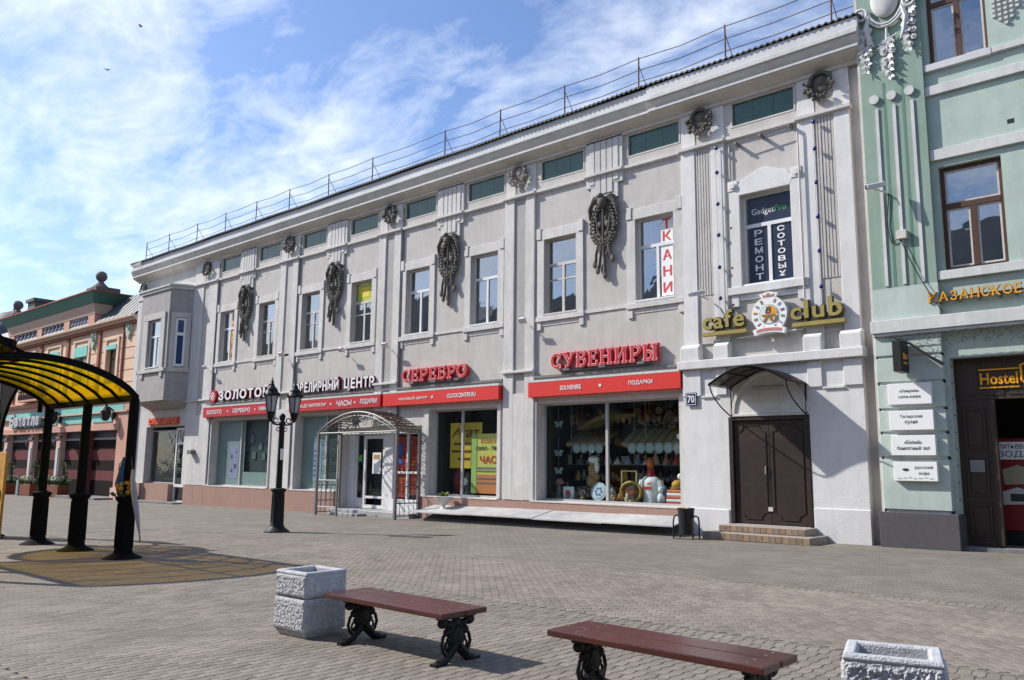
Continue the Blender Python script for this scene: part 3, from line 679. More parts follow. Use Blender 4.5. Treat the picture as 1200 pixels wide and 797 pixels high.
for ch, zq in zip('ТКАНИ', (8.48, 8.12, 7.56, 7.08, 6.60)): text_mesh(ch, -12.45 + .16, -12.45 + .44, zq, zq + .30, FY + .170, .006, 'red_print', WD[7], bold=.012)
film('banner', -36.32 + .08, -36.32 + .50, WZ0 + .1, WZ1 - .1, flat('orange_banner', (.62, .28, .03)), WD[0], FY + .172)
for i, ch in enumerate('ОБУВЬ'): text_mesh(ch, -36.32 + .16, -36.32 + .42, 8.35 - i * .44, 8.66 - i * .44, FY + .170, .006, flat('brown_print', (.22, .06, .02)), WD[0], bold=.03)
film('poster', -26.0 - .50, -26.0 + .50, zt + .06, WZ1 - .09, flat('lime_poster', (.42, .48, .05)), WD[3], FY + .172); film('poster', -26.0 - .30, -26.0 + .25, zt + .22, WZ1 - .22, flat('yellow_patch', (.70, .55, .04)), WD[3], FY + .166)
for k in range(8): film('illegible_print', -36.32 + .16, -36.32 + .42, 6.75 + k * .25, 6.75 + k * .25 + .13, flat('amber_print', (.75, .50, .06)), WD[0], FY + .166)

# ---------------------------------------------------------------- oriel at the left end
OF, OX0, OX1 = 18.98, -43.45, -40.3
WX0, WX1 = -44.2, -39.72
def side_quad(mb, t0, t1, z0, z1, off=0.0, right=True):
    a = Vector((OX1, OF, 0)) if right else Vector((OX0, OF, 0)); b = Vector((WX1, FY, 0)) if right else Vector((WX0, FY, 0))
    d = b - a; nrm = Vector((d.y, -d.x, 0)).normalized() * (1 if right else -1)
    P = lambda t, z: a + d * t + nrm * off + Vector((0, 0, z))
    return P(t0, z0), P(t1, z0), P(t1, z1), P(t0, z1)
OZ0, OZ1 = 4.72, 10.36
mb = wall_cells(OX0, OX1, OZ0, OZ1, OF, [(-42.45, -41.02, WZ0, WZ1, 0.2)])
for rt in (True, False):
    lo, hi = 0.28, 0.72
    for t0, t1, z0, z1 in ((0, lo, OZ0, OZ1), (hi, 1, OZ0, OZ1), (lo, hi, OZ0, WZ0), (lo, hi, WZ1, OZ1)): mb.quad(*side_quad(mb, t0, t1, z0, z1, 0, rt))
mb.quad((OX0 + .02, OF, OZ0), (OX1 - .02, OF, OZ0), (WX1 - .35, FY, 4.34), (WX0 + .35, FY, 4.34))
mb.add([(OX1, OF, OZ0), (WX1, FY, OZ0), (WX1 - .35, FY, 4.34)], [(0, 1, 2)]); mb.add([(OX0, OF, OZ0), (WX0, FY, OZ0), (WX0 + .35, FY, 4.34)], [(0, 1, 2)])
ori = mb.build('oriel', 'oriel_grey', bld)
mb = MB()
for z0, z1, e in ((10.36, 10.50, .07), (10.502, 10.60, .13)):
    mb.prism([(OX0 - e, OF - e), (OX1 + e, OF - e), (WX1 + e * 1.2, FY), (WX0 - e * 1.2, FY)], z0, z1, 'xy')
mb.add([(OX0 - .14, OF - .14, 10.60), (OX1 + .14, OF - .14, 10.60), (WX1 + .16, FY, 10.60), (WX0 - .16, FY, 10.60), (OX1 - .2, FY, 10.95), (OX0 + .2, FY, 10.95)], [(0, 1, 4, 5), (1, 2, 4), (0, 5, 3)])
mb.build('oriel_cap', 'white_plaster', ori)
mb = MB(); cx = -41.73; Y = OF; p = .07
mb.box(cx - 1.25, -42.453, Y - p, Y, 6.2, 8.9); mb.box(-41.017, cx + 1.15, Y - p, Y, 6.2, 8.9); mb.box(cx - 1.25, cx + 1.15, Y - p - .01, Y, 8.902, 9.22); mb.box(cx - 1.5, cx + 1.4, Y - p - .03, Y, 6.16, 6.34); mb.box(cx - 1.25, cx - 1.0, Y - p, Y, 5.9, 6.157); mb.box(cx + .9, cx + 1.15, Y - p, Y, 5.9, 6.157)
mb.build('oriel_surround', 'grey_plaster', ori, bevel=0.008)
upper_window(bld, -41.735, 0.71, 'pvc', Y=OF - 0.05, surround=False)
for rt in (True, False):
    mb = MB()
    def sb(t0, t1, z0, z1, o0, o1):
        a = side_quad(mb, t0, t1, z0, z1, o0, rt); b = side_quad(mb, t0, t1, z0, z1, o1, rt)
        mb.add(list(a) + list(b), [(0, 1, 2, 3), (7, 6, 5, 4), (0, 4, 5, 1), (1, 5, 6, 2), (2, 6, 7, 3), (3, 7, 4, 0)])
    sb(.10, .278, 6.2, 8.9, 0, .07); sb(.722, .90, 6.2, 8.9, 0, .07); sb(.10, .90, 8.902, 9.15, 0, .08); sb(.06, .94, 6.14, 6.34, 0, .09)
    mb.build('oriel_surround', 'grey_plaster', ori)
    mb = MB(); sb(.285, .715, WZ0, WZ0 + .12, -.08, .015); sb(.285, .715, WZ1 - .10, WZ1, -.08, .015); sb(.285, .38, WZ0 + .12, WZ1 - .10, -.08, .015); sb(.62, .715, WZ0 + .12, WZ1 - .10, -.08, .015); sb(.38, .62, 7.98, 8.14, -.08, .012)
    wd = mb.build('window', 'pvc', bld)
    mb = MB(); mb.quad(*side_quad(mb, .38, .62, WZ0 + .12, WZ1 - .10, -.04, rt)); mb.build('pane', 'shop_pane', wd)
    mb = MB(); mb.quad(*side_quad(mb, .28, .72, WZ0, WZ1, -.16, rt)); mb.build('reflection_sheet', flat('blue_reflection', (.02, .055, .20)), wd)  # blue sheet carries the sky reflected in the side panes
mb = MB(); mb.quad((OX0, OF + .55, OZ0), (OX1, OF + .55, OZ0), (OX1, OF + .55, OZ1), (OX0, OF + .55, OZ1)); mb.build('oriel_inside', 'dark', ori)

# ---------------------------------------------------------------- granite plinth, shop windows
for a, b in ((XW0 + .0, -44.12), (-44.0, -41.28), (-39.32, -37.36), (-37.34, -27.12), (-22.15, -11.56)):
    n_ = max(1, round((b - a) / 1.15)); w_ = (b - a) / n_
    for k in range(n_): MB().box(a + k * w_ + .003, a + (k + 1) * w_ - .003, FY - (0.175 if not (-44.05 < a < -40) else -.02) + random.uniform(-.002, .002), FY + .3, -0.75, 0.555).build('granite_panel', 'granite', bld)
boxes('window_ledge', 'soffit', bld, [(a, b, FY - .19, FY + .36, 0.557, 0.595) for a, b in ((-37.30, -32.0), (-30.3, -27.13), (-22.0, -18.4), (-17.0, -11.57))])
def shop_window(parent, x0, x1, z0, z1, mull, y=FY + .30, m='grey_iron', pn='shop_pane'):
    mb = MB(); t = .06; bars(mb, x0, x1, z0, z1, y, y + .07, t)
    for q in mull: mb.box(q - .045, q + .045, y - .006, y + .07, z0 + t, z1 - t)
    s_ = mb.build('shop_window', m, parent)
    e = [x0 + t] + [q for mm in mull for q in (mm - .045, mm + .045)] + [x1 - t]
    for k in range(0, len(e), 2): g = MB(); g.box(e[k], e[k + 1], y + .03, y + .042, z0 + t, z1 - t); g.build('pane', pn, s_)
    return s_
M['alu'] = mat('window_metal', (0.42, 0.42, 0.42), 0.45, 0.05, 4)
S1 = shop_window(bld, -37.15, -32.15, .595, 3.66, [-35.0], m='alu'); S2 = shop_window(bld, -30.15, -27.15, .595, 3.66, [-28.4], m='alu')
S3 = shop_window(bld, -21.85, -18.55, .595, 3.58, [-20.5], m='alu'); S4 = shop_window(bld, -16.85, -11.75, .595, 3.60, [-14.42], FY + .32, m='alu')
S0 = shop_window(bld, -44.05, -41.25, .57, 3.30, [], FY + .30, m='alu')
# left shop door in white frame
mb = MB(); bars(mb, -41.24, -39.98, gz(-40) + .03, 3.40, FY + .26, FY + .34, .11); mb.box(-41.13, -40.09, FY + .258, FY + .34, 2.55, 2.68); mb.box(-41.13, -40.09, FY + .258, FY + .34, .42, .56)
d0 = mb.build('shop_door', 'pvc', bld); g = MB(); g.box(-41.13, -40.09, FY + .29, FY + .302, -.26, 3.29); g.build('pane', 'shop_pane', d0)
hb = MB(); hb.tube([(-40.95, FY + .26, 1.0), (-40.95, FY + .18, 1.05), (-40.95, FY + .18, 1.55), (-40.95, FY + .26, 1.6)], .018, 6); hb.build('handle', 'alu', d0)
mb = MB(); mb.box(-43.9, -39.5, FY - .6, FY + .6, -.75, gz(-41.5) + .10); mb.build('doorstep', 'concrete', bld)
# white rendered reveals round the big windows
for a, b, zt_ in ((-37.5, -32.05, 3.72), (-30.4, -27.1, 3.72), (-22.1, -18.4, 3.66), (-17.0, -11.55, 3.68)):
    h = [q for q in LOW if a < q[0] < b][0]
    boxes('window_jamb', 'white_plaster', bld, [q for q in ((a, h[0] - .004, FY - .05, FY, .60, zt_), (h[1] + .004, b, FY - .05, FY, .60, zt_)) if q[1] - q[0] > .03], .006)
# displays behind the glass: backing sheets, posters (parts of the shop windows)
def bx(name, x0, x1, y0, y1, z0, z1, m, parent): k = MB(); k.box(x0, x1, y0, y1, z0, z1); return k.build(name, m, parent)
bx('frosted_film', -37.09, -35.05, FY + .36, FY + .366, .62, 3.6, 'teal_film', S1); bx('frosted_film', -34.95, -32.2, FY + .36, FY + .366, .62, 1.25, 'teal_film', S1); bx('dark_panel', -34.95, -32.2, FY + .50, FY + .52, 1.25, 3.6, 'dark_teal', S1); bx('frosted_film', -34.95, -34.75, FY + .36, FY + .366, 1.25, 3.6, 'teal_film', S1)
bx('poster', -36.05, -35.25, FY + .352, FY + .357, .95, 2.45, flat('lilac_poster', (.34, .33, .48)), S1)
for px, pz, r_ in ((-35.85, 1.95, .10), (-35.5, 1.5, .12), (-35.8, 1.3, .09), (-35.45, 2.15, .06)): k = MB(); k.disc(px, pz, r_, FY + .347, FY + .351, 12); k.build('poster_print', flat('violet_print', (.10, .08, .26)), S1)
for px, pz in ((-34.3, 2.75), (-33.6, 2.4), (-33.0, 2.75), (-33.3, 1.95), (-34.1, 2.0)): bx('jewel_stand', px - .14, px + .14, FY + .46, FY + .49, pz - .16, pz + .16, flat('pale_teal', (.10, .145, .145)), S1)
bx('frosted_film', -30.09, -27.2, FY + .36, FY + .366, .62, 3.6, 'teal_film', S2); bx('dark_panel', -28.3, -27.2, FY + .352, FY + .357, 1.0, 3.3, 'dark_teal', S2)
bx('poster', -29.35, -28.75, FY + .352, FY + .357, .95, 2.55, flat('pale_blue_poster', (.28, .38, .52)), S2)
for k in range(6): bx('poster_print', -29.25, -28.9 + .02 * (k % 3), FY + .347, FY + .351, 1.15 + k * .2, 1.2 + k * .2, flat('blue_print', (.06, .10, .26)), S2)
# watch shop window
bx('poster', -21.3, -19.75, FY + .50, FY + .512, 1.55, 3.12, 'yellow_paper', S3); text_mesh('Агат', -21.22, -19.85, 2.62, 2.95, FY + .498, .004, flat('brown_print2', (.16, .02, .012)), S3, shear=.3, bold=.02)
for k, (a, b) in enumerate(((-21.1, -20.1), (-21.2, -19.95), (-20.9, -20.3))): bx('poster_print', a, b, FY + .490, FY + .498, 2.35 - k * .26, 2.43 - k * .26, flat('brown_print2', (.2, .05, .03)), S3)
bx('poster', -20.15, -18.62, FY + .42, FY + .432, .72, 2.72, flat('lemon_poster', (.62, .58, .12)), S3); bx('poster', -20.15, -18.62, FY + .414, FY + .419, .72, 1.35, flat('orange_poster', (.60, .20, .06)), S3); bx('poster', -20.15, -19.9, FY + .408, FY + .413, .72, 2.72, flat('lime_strip', (.36, .50, .14)), S3)
text_mesh('ЧАСЫ', -19.75, -18.66, 1.72, 1.98, FY + .408, .004, 'red_print', S3, bold=.02); text_mesh('CASIO - TIMEX', -19.95, -18.68, 2.17, 2.29, FY + .408, .004, 'dark_print', S3, bold=.02)
text_mesh('РЕМОНТ', -19.7, -18.8, 2.40, 2.55, FY + .408, .004, flat('red_print2', (.5, .15, .06)), S3)
for zz_ in (1.55, 1.45, 1.2, 1.05): bx('poster_print', -19.9, -18.9, FY + .402, FY + .408, zz_, zz_ + .04, flat('blue_grey_print', (.16, .18, .26)), S3)
def ellips(name, c, r, m, parent=None): k = MB(); k.ball(c, r, 14, 9); return k.build(name, m, parent, smooth=True)
bx('dark_panel', -21.8, -18.6, FY + 1.1, FY + 1.12, .6, 3.55, 'dark', S3)

# entry vestibule in the recess: white frame, glazed door, window hung with red cloth
EY = FY + .50; ez = gz(-24.5)
mb = MB()
for a, b in ((-27.05, -26.62), (-24.78, -24.28), (-22.62, -22.25)): mb.box(a, b, EY - .10, EY + .05, ez, 3.05)
mb.box(-26.62, -24.78, EY - .08, EY + .05, 2.78, 3.05); mb.box(-24.28, -22.62, EY - .08, EY + .05, 2.78, 3.05); mb.box(-24.28, -22.62, EY - .12, EY + .05, ez, .38); mb.box(-23.56, -23.48, EY - .06, EY + .05, .38, 2.78); mb.box(-24.28, -22.62, EY - .05, EY + .05, 1.32, 1.40)
ent = mb.build('entrance', 'pvc', bld, bevel=.008)
mb = MB(); bars(mb, -26.10, -24.80, ez + .22, 2.76, EY - .06, EY + .02, .13); mb.box(-26.60, -26.12, EY - .05, EY + .02, ez + .22, .36); mb.box(-26.60, -26.50, EY - .05, EY + .02, .36, 2.76); mb.box(-25.97, -24.93, EY - .05, EY + .02, .36, .45)
dr = mb.build('glazed_door', 'pvc', bld)
g = MB(); g.box(-25.96, -24.94, EY - .02, EY - .01, .46, 2.62); g.box(-26.49, -26.13, EY - .02, EY - .01, .37, 2.74); g.build('pane', 'shop_pane', dr)
bx('notice', -25.55, -25.05, EY - .05, EY - .045, 1.30, 2.10, 'white_print', dr); bx('green_sticker', -26.45, -26.2, EY - .05, EY - .045, 1.75, 2.0, 'green_print', dr); bx('notice_print', -25.48, -25.12, EY - .056, EY - .051, 1.85, 2.02, flat('ochre', (.4, .25, .08)), dr)
hb = MB(); hb.tube([(-25.90, EY - .06, 1.0), (-25.90, EY - .13, 1.04), (-25.90, EY - .13, 1.4), (-25.90, EY - .06, 1.44)], .018, 6); hb.build('handle', 'alu', dr)
bx('dark_lobby', -26.6, -24.8, EY + .9, EY + .92, ez, 2.9, flat('grey_lobby', (.12, .12, .115)), ent)
g = MB(); g.box(-24.27, -23.57, EY - .012, EY, .39, 2.77); g.box(-23.47, -22.63, EY - .012, EY, .39, 2.77); g.build('pane', 'shop_pane', ent)
cl = MB(); n_ = 40
for k in range(n_):
    a, b = -23.44 + k * .78 / n_, -23.44 + (k + 1) * .78 / n_
    ya, yb = EY + .03 + .015 * math.sin(k * 1.3), EY + .03 + .015 * math.sin((k + 1) * 1.3); cl.quad((a, ya, .55), (b, yb, .55), (b, yb, 2.7), (a, ya, 2.7))
for k in range(14):
    a, b = -24.2 + k * .58 / 14, -24.2 + (k + 1) * .58 / 14
    ya, yb = EY + .03 + .015 * math.sin(k * 1.3), EY + .03 + .015 * math.sin((k + 1) * 1.3); cl.quad((a, ya, .45), (b, yb, .45), (b, yb, 2.7), (a, ya, 2.7))
rc = cl.build('red_cloth', 'curtain_red', ent)
dt = MB()
for i in range(6):
    for j in range(15): dt.disc(-23.36 + i * .125 + .03 * (j % 2), .7 + j * .135, .028, EY + .005, EY + .012, 8)
for i in range(4):
    for j in range(7): dt.disc(-24.1 + i * .13, .6 + j * .13, .025, EY + .005, EY + .012, 8)
dt.build('cloth_dots', 'yellow_flower', ent)
for z_ in (1.75, 2.05, 2.3): k = MB(); k.ball((-23.98, EY + .01, z_), (.16, .012, .12), 10, 6); k.build('blue_sticker', flat('blue_sticker', (.03, .11, .42)), ent)
mb = MB(); mb.box(-27.0, -22.2, FY - .55, FY + .6, -.7, ez + .20); mb.box(-26.4, -24.6, FY - .95, FY - .553, -.7, ez + .10); mb.build('entry_step', 'grey_tile', bld, bevel=.01)

# ---------------------------------------------------------------- wrought iron porch
po = thing('entrance_porch', 'arched wrought iron porch with barred sides around the white shop entrance', 'porch', (-24.4, 19.3, gz(-24.4)))
PX0, PX1, PY0, PY1 = -26.72, -22.14, 18.75, 19.80
def arch_pts(y, dz=0.0, n=18, h=.72, z=2.82): return [(PX0 + (PX1 - PX0) * i / n, y, z + dz + h * max(0, math.sin(math.pi * i / n)) ** .8) for i in range(n + 1)]
for x, y in ((PX0, PY0), (PX1, PY0), (PX0, PY1), (PX1, PY1)):
    k = MB(); k.box(x - .045, x + .045, y - .045, y + .045, gz(x) - .05, 2.84); k.build('post', 'grey_iron', po)
fr = MB()
for y in (PY0, PY1): fr.tube(arch_pts(y), .035, 6); fr.tube([(PX0, y, 2.80), (PX1, y, 2.80)], .03, 6); fr.tube(arch_pts(y, -.13), .018, 5)
fr.tube([(PX0, PY0, 2.80), (PX0, PY1, 2.80)], .03, 6); fr.tube([(PX1, PY0, 2.80), (PX1, PY1, 2.80)], .03, 6)
for s_, X in ((1, PX0), (-1, PX1)): fr.tube([(X, PY0, 2.35), (X + s_ * .08, PY0, 2.6), (X + s_ * .3, PY0, 2.78)], .02, 5)
fr.build('arch_frame', 'grey_iron', po)
sl = MB(); A, B = arch_pts(PY0, .05, 26), arch_pts(PY1, .05, 26)
for i in range(27): sl.tube([A[i], B[i]], .022, 4)
for j in range(1, 4): sl.tube([(p[0], PY0 + (PY1 - PY0) * j / 4, p[2] - .02) for p in A], .014, 4)
sl.build('roof_bars', 'rust_iron', po)
scr = MB()
def scroll(cx, cz, r, y, plane='x', turns=1.6, s=1, ph=0):
    pts = []
    for k in range(22):
        t = k / 21 * turns * 2 * math.pi; q = r * (1 - .75 * k / 21); u = q * math.cos(t * s + ph); v_ = q * math.sin(t * s + ph)
        pts.append((cx + u, y, cz + v_) if plane == 'x' else (cx, y + u, cz + v_))
    scr.tube(pts, .011, 4)
for i in range(-3, 4):
    if i: scroll(-24.43 + i * .5, 3.02 + .16 * math.cos(i * .42), .17, PY0, 'x', 1.5, 1 if i > 0 else -1, 0 if i > 0 else math.pi)
scr.ball((-24.43, PY0, 3.2), (.16, .03, .13), 10, 6)
for k in range(8): scr.leaf((-24.43, PY0 - .02, 3.2), (math.cos(k * .785), 0, math.sin(k * .785)), (0, 1, 0), .34, .06)
for X in (PX0, PX1):
    for yq in (PY0 + .28, PY0 + .75):
        for zq in (1.45, 1.95, 2.45): scroll(X, zq, .17, yq, 'y', 1.5, 1 if yq < 19.2 else -1, zq * 3)
scr.build('scrollwork', 'black_iron', po)
for X in (PX0, PX1):
    rl2 = MB()
    for z_ in (.12, .55, 1.12): rl2.tube([(X, PY0, z_ + gz(X)), (X, PY1, z_ + gz(X))], .02, 5)
    for k in range(1, 5): y = PY0 + (PY1 - PY0) * k / 5; rl2.tube([(X, y, .12 + gz(X)), (X, y, 1.12 + gz(X))], .012, 4); rl2.ball((X, y, .62), (.03, .03, .05), 6, 4)
    rl2.build('side_railing', 'grey_iron', po)
rl2 = MB()
def front_rail(a, b):
    for z_ in (.32, 1.30): rl2.tube([(a, PY0, z_ + gz(a)), (b, PY0, z_ + gz(b))], .022, 5)
    n_ = 4
    for k in range(1, n_): x = a + (b - a) * k / n_; rl2.tube([(x, PY0, .32 + gz(x)), (x, PY0, 1.30 + gz(x))], .012, 4); rl2.ball((x, PY0, .55), (.05, .02, .06), 6, 4)
    for k in range(n_ - 1):
        x0_, x1_ = a + (b - a) * (k + .5) / n_, a + (b - a) * (k + 1.5) / n_; rl2.tube([(x0_ + (x1_ - x0_) * t / 8, PY0, 1.28 + gz(a) - .16 * math.sin(math.pi * t / 8)) for t in range(9)], .01, 4)
front_rail(PX0, -25.45)
rl2.build('front_railing', 'grey_iron', po)
k = MB(); k.box(-25.47, -25.41, PY0 - .03, PY0 + .03, gz(-25) - .03, 1.36 + gz(-25)); k.build('short_post', 'grey_iron', po)

# ---------------------------------------------------------------- pale ramp slab in front of the shop windows
rp = thing('ramp_platform', 'long pale sheet ramp raised over a dark gap below the souvenir shop window', 'ramp', (-16, 19.2, gz(-16)))
def rz(x): return .02 + (x + 21.4) * .006
mb = MB(); segs = [(-21.35, -19.0), (-18.995, -16.1), (-16.095, -13.6), (-13.595, -11.35)]
for i, (a, b) in enumerate(segs):
    k = MB(); e = (.0, .012, -.004, .008)[i]
    k.add([(a, 18.86, rz(a) + .05 + e), (b, 18.86, rz(b) + .05 + e), (b, 19.85, rz(b) + .24 + e), (a, 19.85, rz(a) + .24 + e), (a, 18.86, rz(a) + .085 + e), (b, 18.86, rz(b) + .085 + e), (b, 19.85, rz(b) + .28 + e), (a, 19.85, rz(a) + .28 + e)],
          [(0, 3, 2, 1), (4, 5, 6, 7), (0, 1, 5, 4), (1, 2, 6, 5), (2, 3, 7, 6), (3, 0, 4, 7)]); k.build('sheet', 'marble', rp)
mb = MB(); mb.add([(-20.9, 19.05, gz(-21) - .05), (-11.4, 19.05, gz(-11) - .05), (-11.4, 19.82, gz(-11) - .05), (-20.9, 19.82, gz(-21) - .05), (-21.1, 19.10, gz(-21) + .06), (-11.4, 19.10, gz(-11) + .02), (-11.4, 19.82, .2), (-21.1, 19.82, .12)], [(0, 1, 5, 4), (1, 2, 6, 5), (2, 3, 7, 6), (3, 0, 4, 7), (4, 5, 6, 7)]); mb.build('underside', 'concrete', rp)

# ---------------------------------------------------------------- shop signs
def box_sign(x0, x1, m, label, words, y=FY - .14, z0=3.79, z1=4.25, back=None):
    s_ = thing('shop_sign', label, 'sign', ((x0 + x1) / 2, y, z0), 'red fascia signs over the shop windows')
    k = MB(); k.box(x0, x1, y - .10, back or FY - .004, z0, z1); k.build('box', m, s_, bevel=.008)
    k = MB(); k.box(x0, x1, y - .105, back or FY - .004, z1 + .002, z1 + .07); k.build('white_edge', 'stucco_white', s_)
    for body, a, b, h in words: text_mesh(body, a, b, (z0 + z1) / 2 - h / 2, (z0 + z1) / 2 + h / 2, y - .10, .012, 'letter_white', s_, bold=.012)
    return s_
def dot(s_, x, y=FY - .24): k = MB(); k.disc(x, 4.02, .045, y - .012, y, 10); k.build('dot', 'letter_white', s_)
s_ = box_sign(-37.7, -31.93, 'red_dark', 'dark red fascia sign offering gold, silver and pawnbroking', [('ЗОЛОТО', -37.35, -35.95, .19), ('СЕРЕБРО', -34.95, -33.45, .19), ('ЛОМБАРД', -32.95 + .2, -31.98, .19)]); dot(s_, -35.4); dot(s_, -33.05)
s_ = box_sign(-30.40, -24.36, 'red_dark', 'dark red fascia sign with clocks and gifts, above the iron porch', [('ЗАЙМЫ ДО ЗАРПЛАТЫ"', -30.15, -28.15 + .4, .2), ('ЧАСЫ', -27.25 + .2, -26.25 + .15, .22), ('ПОДАРКИ', -25.75 + .2, -24.55, .22)]); dot(s_, -27.45); dot(s_, -25.9)
s_ = box_sign(-24.20, -18.32, 'red', 'bright red fascia sign of the clock centre under silver letters', [('ЧАСОВОЙ ЦЕНТР', -23.3, -21.75, .13), ('CLOCKCENTER.RU', -20.95 + .2, -19.35, .14)]); dot(s_, -21.5)
s_ = box_sign(-17.05, -11.56, 'red', 'bright red fascia sign reading souvenirs over the souvenir window', [('SOUVENIRS', -15.75, -14.95, .14), ('ПОДАРКИ', -13.25, -12.45, .14)]); dot(s_, -14.25)
# dark cable tray above the fascia signs
mb = MB()
for a, b in ((-37.7, -31.93), (-30.42, -18.31), (-16.94, -11.53)): mb.box(a, b, FY - .10, FY, 4.40, 4.47)
mb.build('cable_tray', 'grey_iron', bld)

def ribbon(mb, pts, wd, y0, y1, ext=0.0):
    P = [Vector((p[0], p[1])) for p in pts]; Lf = []; Rt = []; n = len(P)
    if ext and n > 1: P[0] = P[0] - (P[1] - P[0]).normalized() * ext; P[-1] = P[-1] + (P[-1] - P[-2]).normalized() * ext
    for i in range(n):
        d = (P[min(i + 1, n - 1)] - P[max(i - 1, 0)]).normalized(); nn = Vector((-d.y, d.x)) * wd / 2
        Lf.append(P[i] + nn); Rt.append(P[i] - nn)
    for i in range(n - 1): mb.prism([Lf[i], Rt[i], Rt[i + 1], Lf[i + 1]], y0, y1)
def ell(cx, cy, rx, ry, a0, a1, n=16): return [(cx + rx * math.cos(R(a0 + (a1 - a0) * i / n)), cy + ry * math.sin(R(a0 + (a1 - a0) * i / n))) for i in range(n + 1)]
T, t_ = .17, .085
def sf(x, y, w=.30): return ([(x - w / 2, y), (x + w / 2, y)], t_)
GL = {
 'С': (.80, [(ell(.42, .5, .34, .44, 52, 318), .14), ([(.70, .98), (.70, .70)], .07), ([(.70, .02), (.70, .22)], .06)]),
 'У': (.86, [([(.14, .96), (.46, .42)], T), ([(.76, .96), (.40, .10), (.22, .05)], .10), sf(.14, .96), sf(.76, .96, .26)]),
 'В': (.78, [([(.20, .04), (.20, .96)], T), ([(.08, .96), (.40, .96)], t_), ([(.08, .04), (.42, .04)], t_), (ell(.38, .74, .25, .22, 90, -90, 10), .12), (ell(.40, .28, .29, .25, 90, -90, 10), .13), ([(.20, .53), (.42, .53)], t_)]),
 'Е': (.72, [([(.20, .04), (.20, .96)], T), ([(.06, .96), (.64, .96)], t_), ([(.06, .04), (.66, .04)], t_), ([(.20, .51), (.48, .51)], t_), ([(.62, .96), (.62, .74)], .08), ([(.64, .04), (.64, .28)], .08), ([(.48, .40), (.48, .62)], .07)]),
 'Н': (.92, [([(.20, .04), (.20, .96)], T), ([(.72, .04), (.72, .96)], T), ([(.2, .5), (.72, .5)], t_), sf(.2, .96), sf(.72, .96), sf(.2, .04), sf(.72, .04)]),
 'И': (.92, [([(.20, .04), (.20, .96)], T), ([(.72, .04), (.72, .96)], T), ([(.26, .14), (.66, .86)], t_), sf(.2, .96), sf(.72, .96), sf(.2, .04), sf(.72, .04)]),
 'Р': (.76, [([(.20, .04), (.20, .96)], T), ([(.06, .96), (.42, .96)], t_), (ell(.40, .70, .27, .26, 90, -90, 10), .13), ([(.2, .44), (.42, .44)], t_), sf(.2, .04)]),
 'Ы': (.98, [([(.20, .04), (.20, .96)], T), sf(.2, .96), ([(.06, .04), (.40, .04)], t_), (ell(.38, .30, .25, .26, 90, -90, 10), .13), ([(.2, .55), (.4, .55)], t_), ([(.80, .04), (.80, .96)], T), sf(.8, .96, .28), sf(.8, .04, .28)]),
 'Б': (.76, [([(.20, .04), (.20, .96)], T), ([(.06, .96), (.64, .96)], t_), ([(.63, .96), (.63, .74)], .08), ([(.06, .04), (.40, .04)], t_), (ell(.40, .30, .27, .26, 90, -90, 10), .13), ([(.2, .55), (.42, .55)], t_)]),
 'О': (.86, [(ell(.43, .5, .34, .44, 0, 360, 24), .145)]),
}
def serif_sign(word, x0, x1, z0, h, label, y=FY - .05):
    s_ = thing('letter_sign', label, 'sign', ((x0 + x1) / 2, FY, z0), 'raised letter signs on the facade')
    tot = sum(GL[c][0] for c in word) + .10 * (len(word) - 1); k_ = (x1 - x0) / tot; x = x0
    for c in word:
        wd, st = GL[c]; layers = []
        for li, (exp, f0, f1) in enumerate(((.10, 0.15, 0.0), (.085, .162, .15), (-.035, .172, .16))):
            mb = MB()
            for i, (pts, w_) in enumerate(st):
                q = [(x + p[0] * k_, z0 + p[1] * h) for p in pts]
                ww = (w_ + exp) * h * .95
                if ww > .015: ribbon(mb, q, ww, y - f0 - i * .0006, y - f1 + i * .0003, max(exp, 0) * h * .45)
            layers.append(mb)
        a = layers[0].build('letter', 'letter_red', s_); layers[1].build('letter_outline', 'letter_white' if False else flat('outline_pink', (.72, .42, .42)), a); layers[2].build('letter_face', 'letter_red', a)
        x += (wd + .10) * k_
    k = MB(); k.box(x0 + .3, x1 - .3, FY - .08, FY, z0 - .10, z0 - .05)
    for q in (.15, .5, .85): k.box(x0 + (x1 - x0) * q - .12, x0 + (x1 - x0) * q + .12, FY - .2, FY, z0 - .08, z0 - .02)
    k.build('bracket_rail', 'grey_iron', s_)
serif_sign('СЕРЕБРО', -23.2, -19.85, 4.64, .44, 'red raised letters with pale outlines spelling silver in Russian')
serif_sign('СУВЕНИРЫ', -16.15, -12.30, 4.64, .46, 'red raised letters with pale outlines spelling souvenirs in Russian')
s_ = thing('letter_sign', 'white raised letters with flower mark for a gold jewellery centre', 'sign', (-31, FY, 4.5), 'raised letter signs on the facade')
def white_word(word, x0, x1, z0, h):
    wd = {'Л': .95, 'О': 1.05, 'Ю': 1.35, 'Ы': 1.2, 'Ц': 1.0, 'Р': .85, 'Е': .8, 'З': .85, 'Т': .85, 'Й': 1.0, 'И': 1.0, 'Н': 1.0, 'В': .9, ' ': .5}
    tot = sum(wd[c] for c in word); k_ = (x1 - x0) / tot; x = x0
    for c in word:
        if c != ' ':
            hh = h * (1.22 if c == 'Й' else 1.0); zb = z0 - (.12 * h if c == 'Ц' else 0)
            a = text_mesh(c, x + .06 * k_, x + (wd[c] - .08) * k_, zb, zb + hh + (.12 * h if c == 'Ц' else 0), FY - .02, .14, 'maroon', s_, 'letter', bold=.045)
            text_mesh(c, x + .08 * k_, x + (wd[c] - .10) * k_, zb + .01, zb + hh - .01 + (.12 * h if c == 'Ц' else 0), FY - .16, .02, 'letter_white', a, 'letter_face', bold=.035)
        x += wd[c] * k_
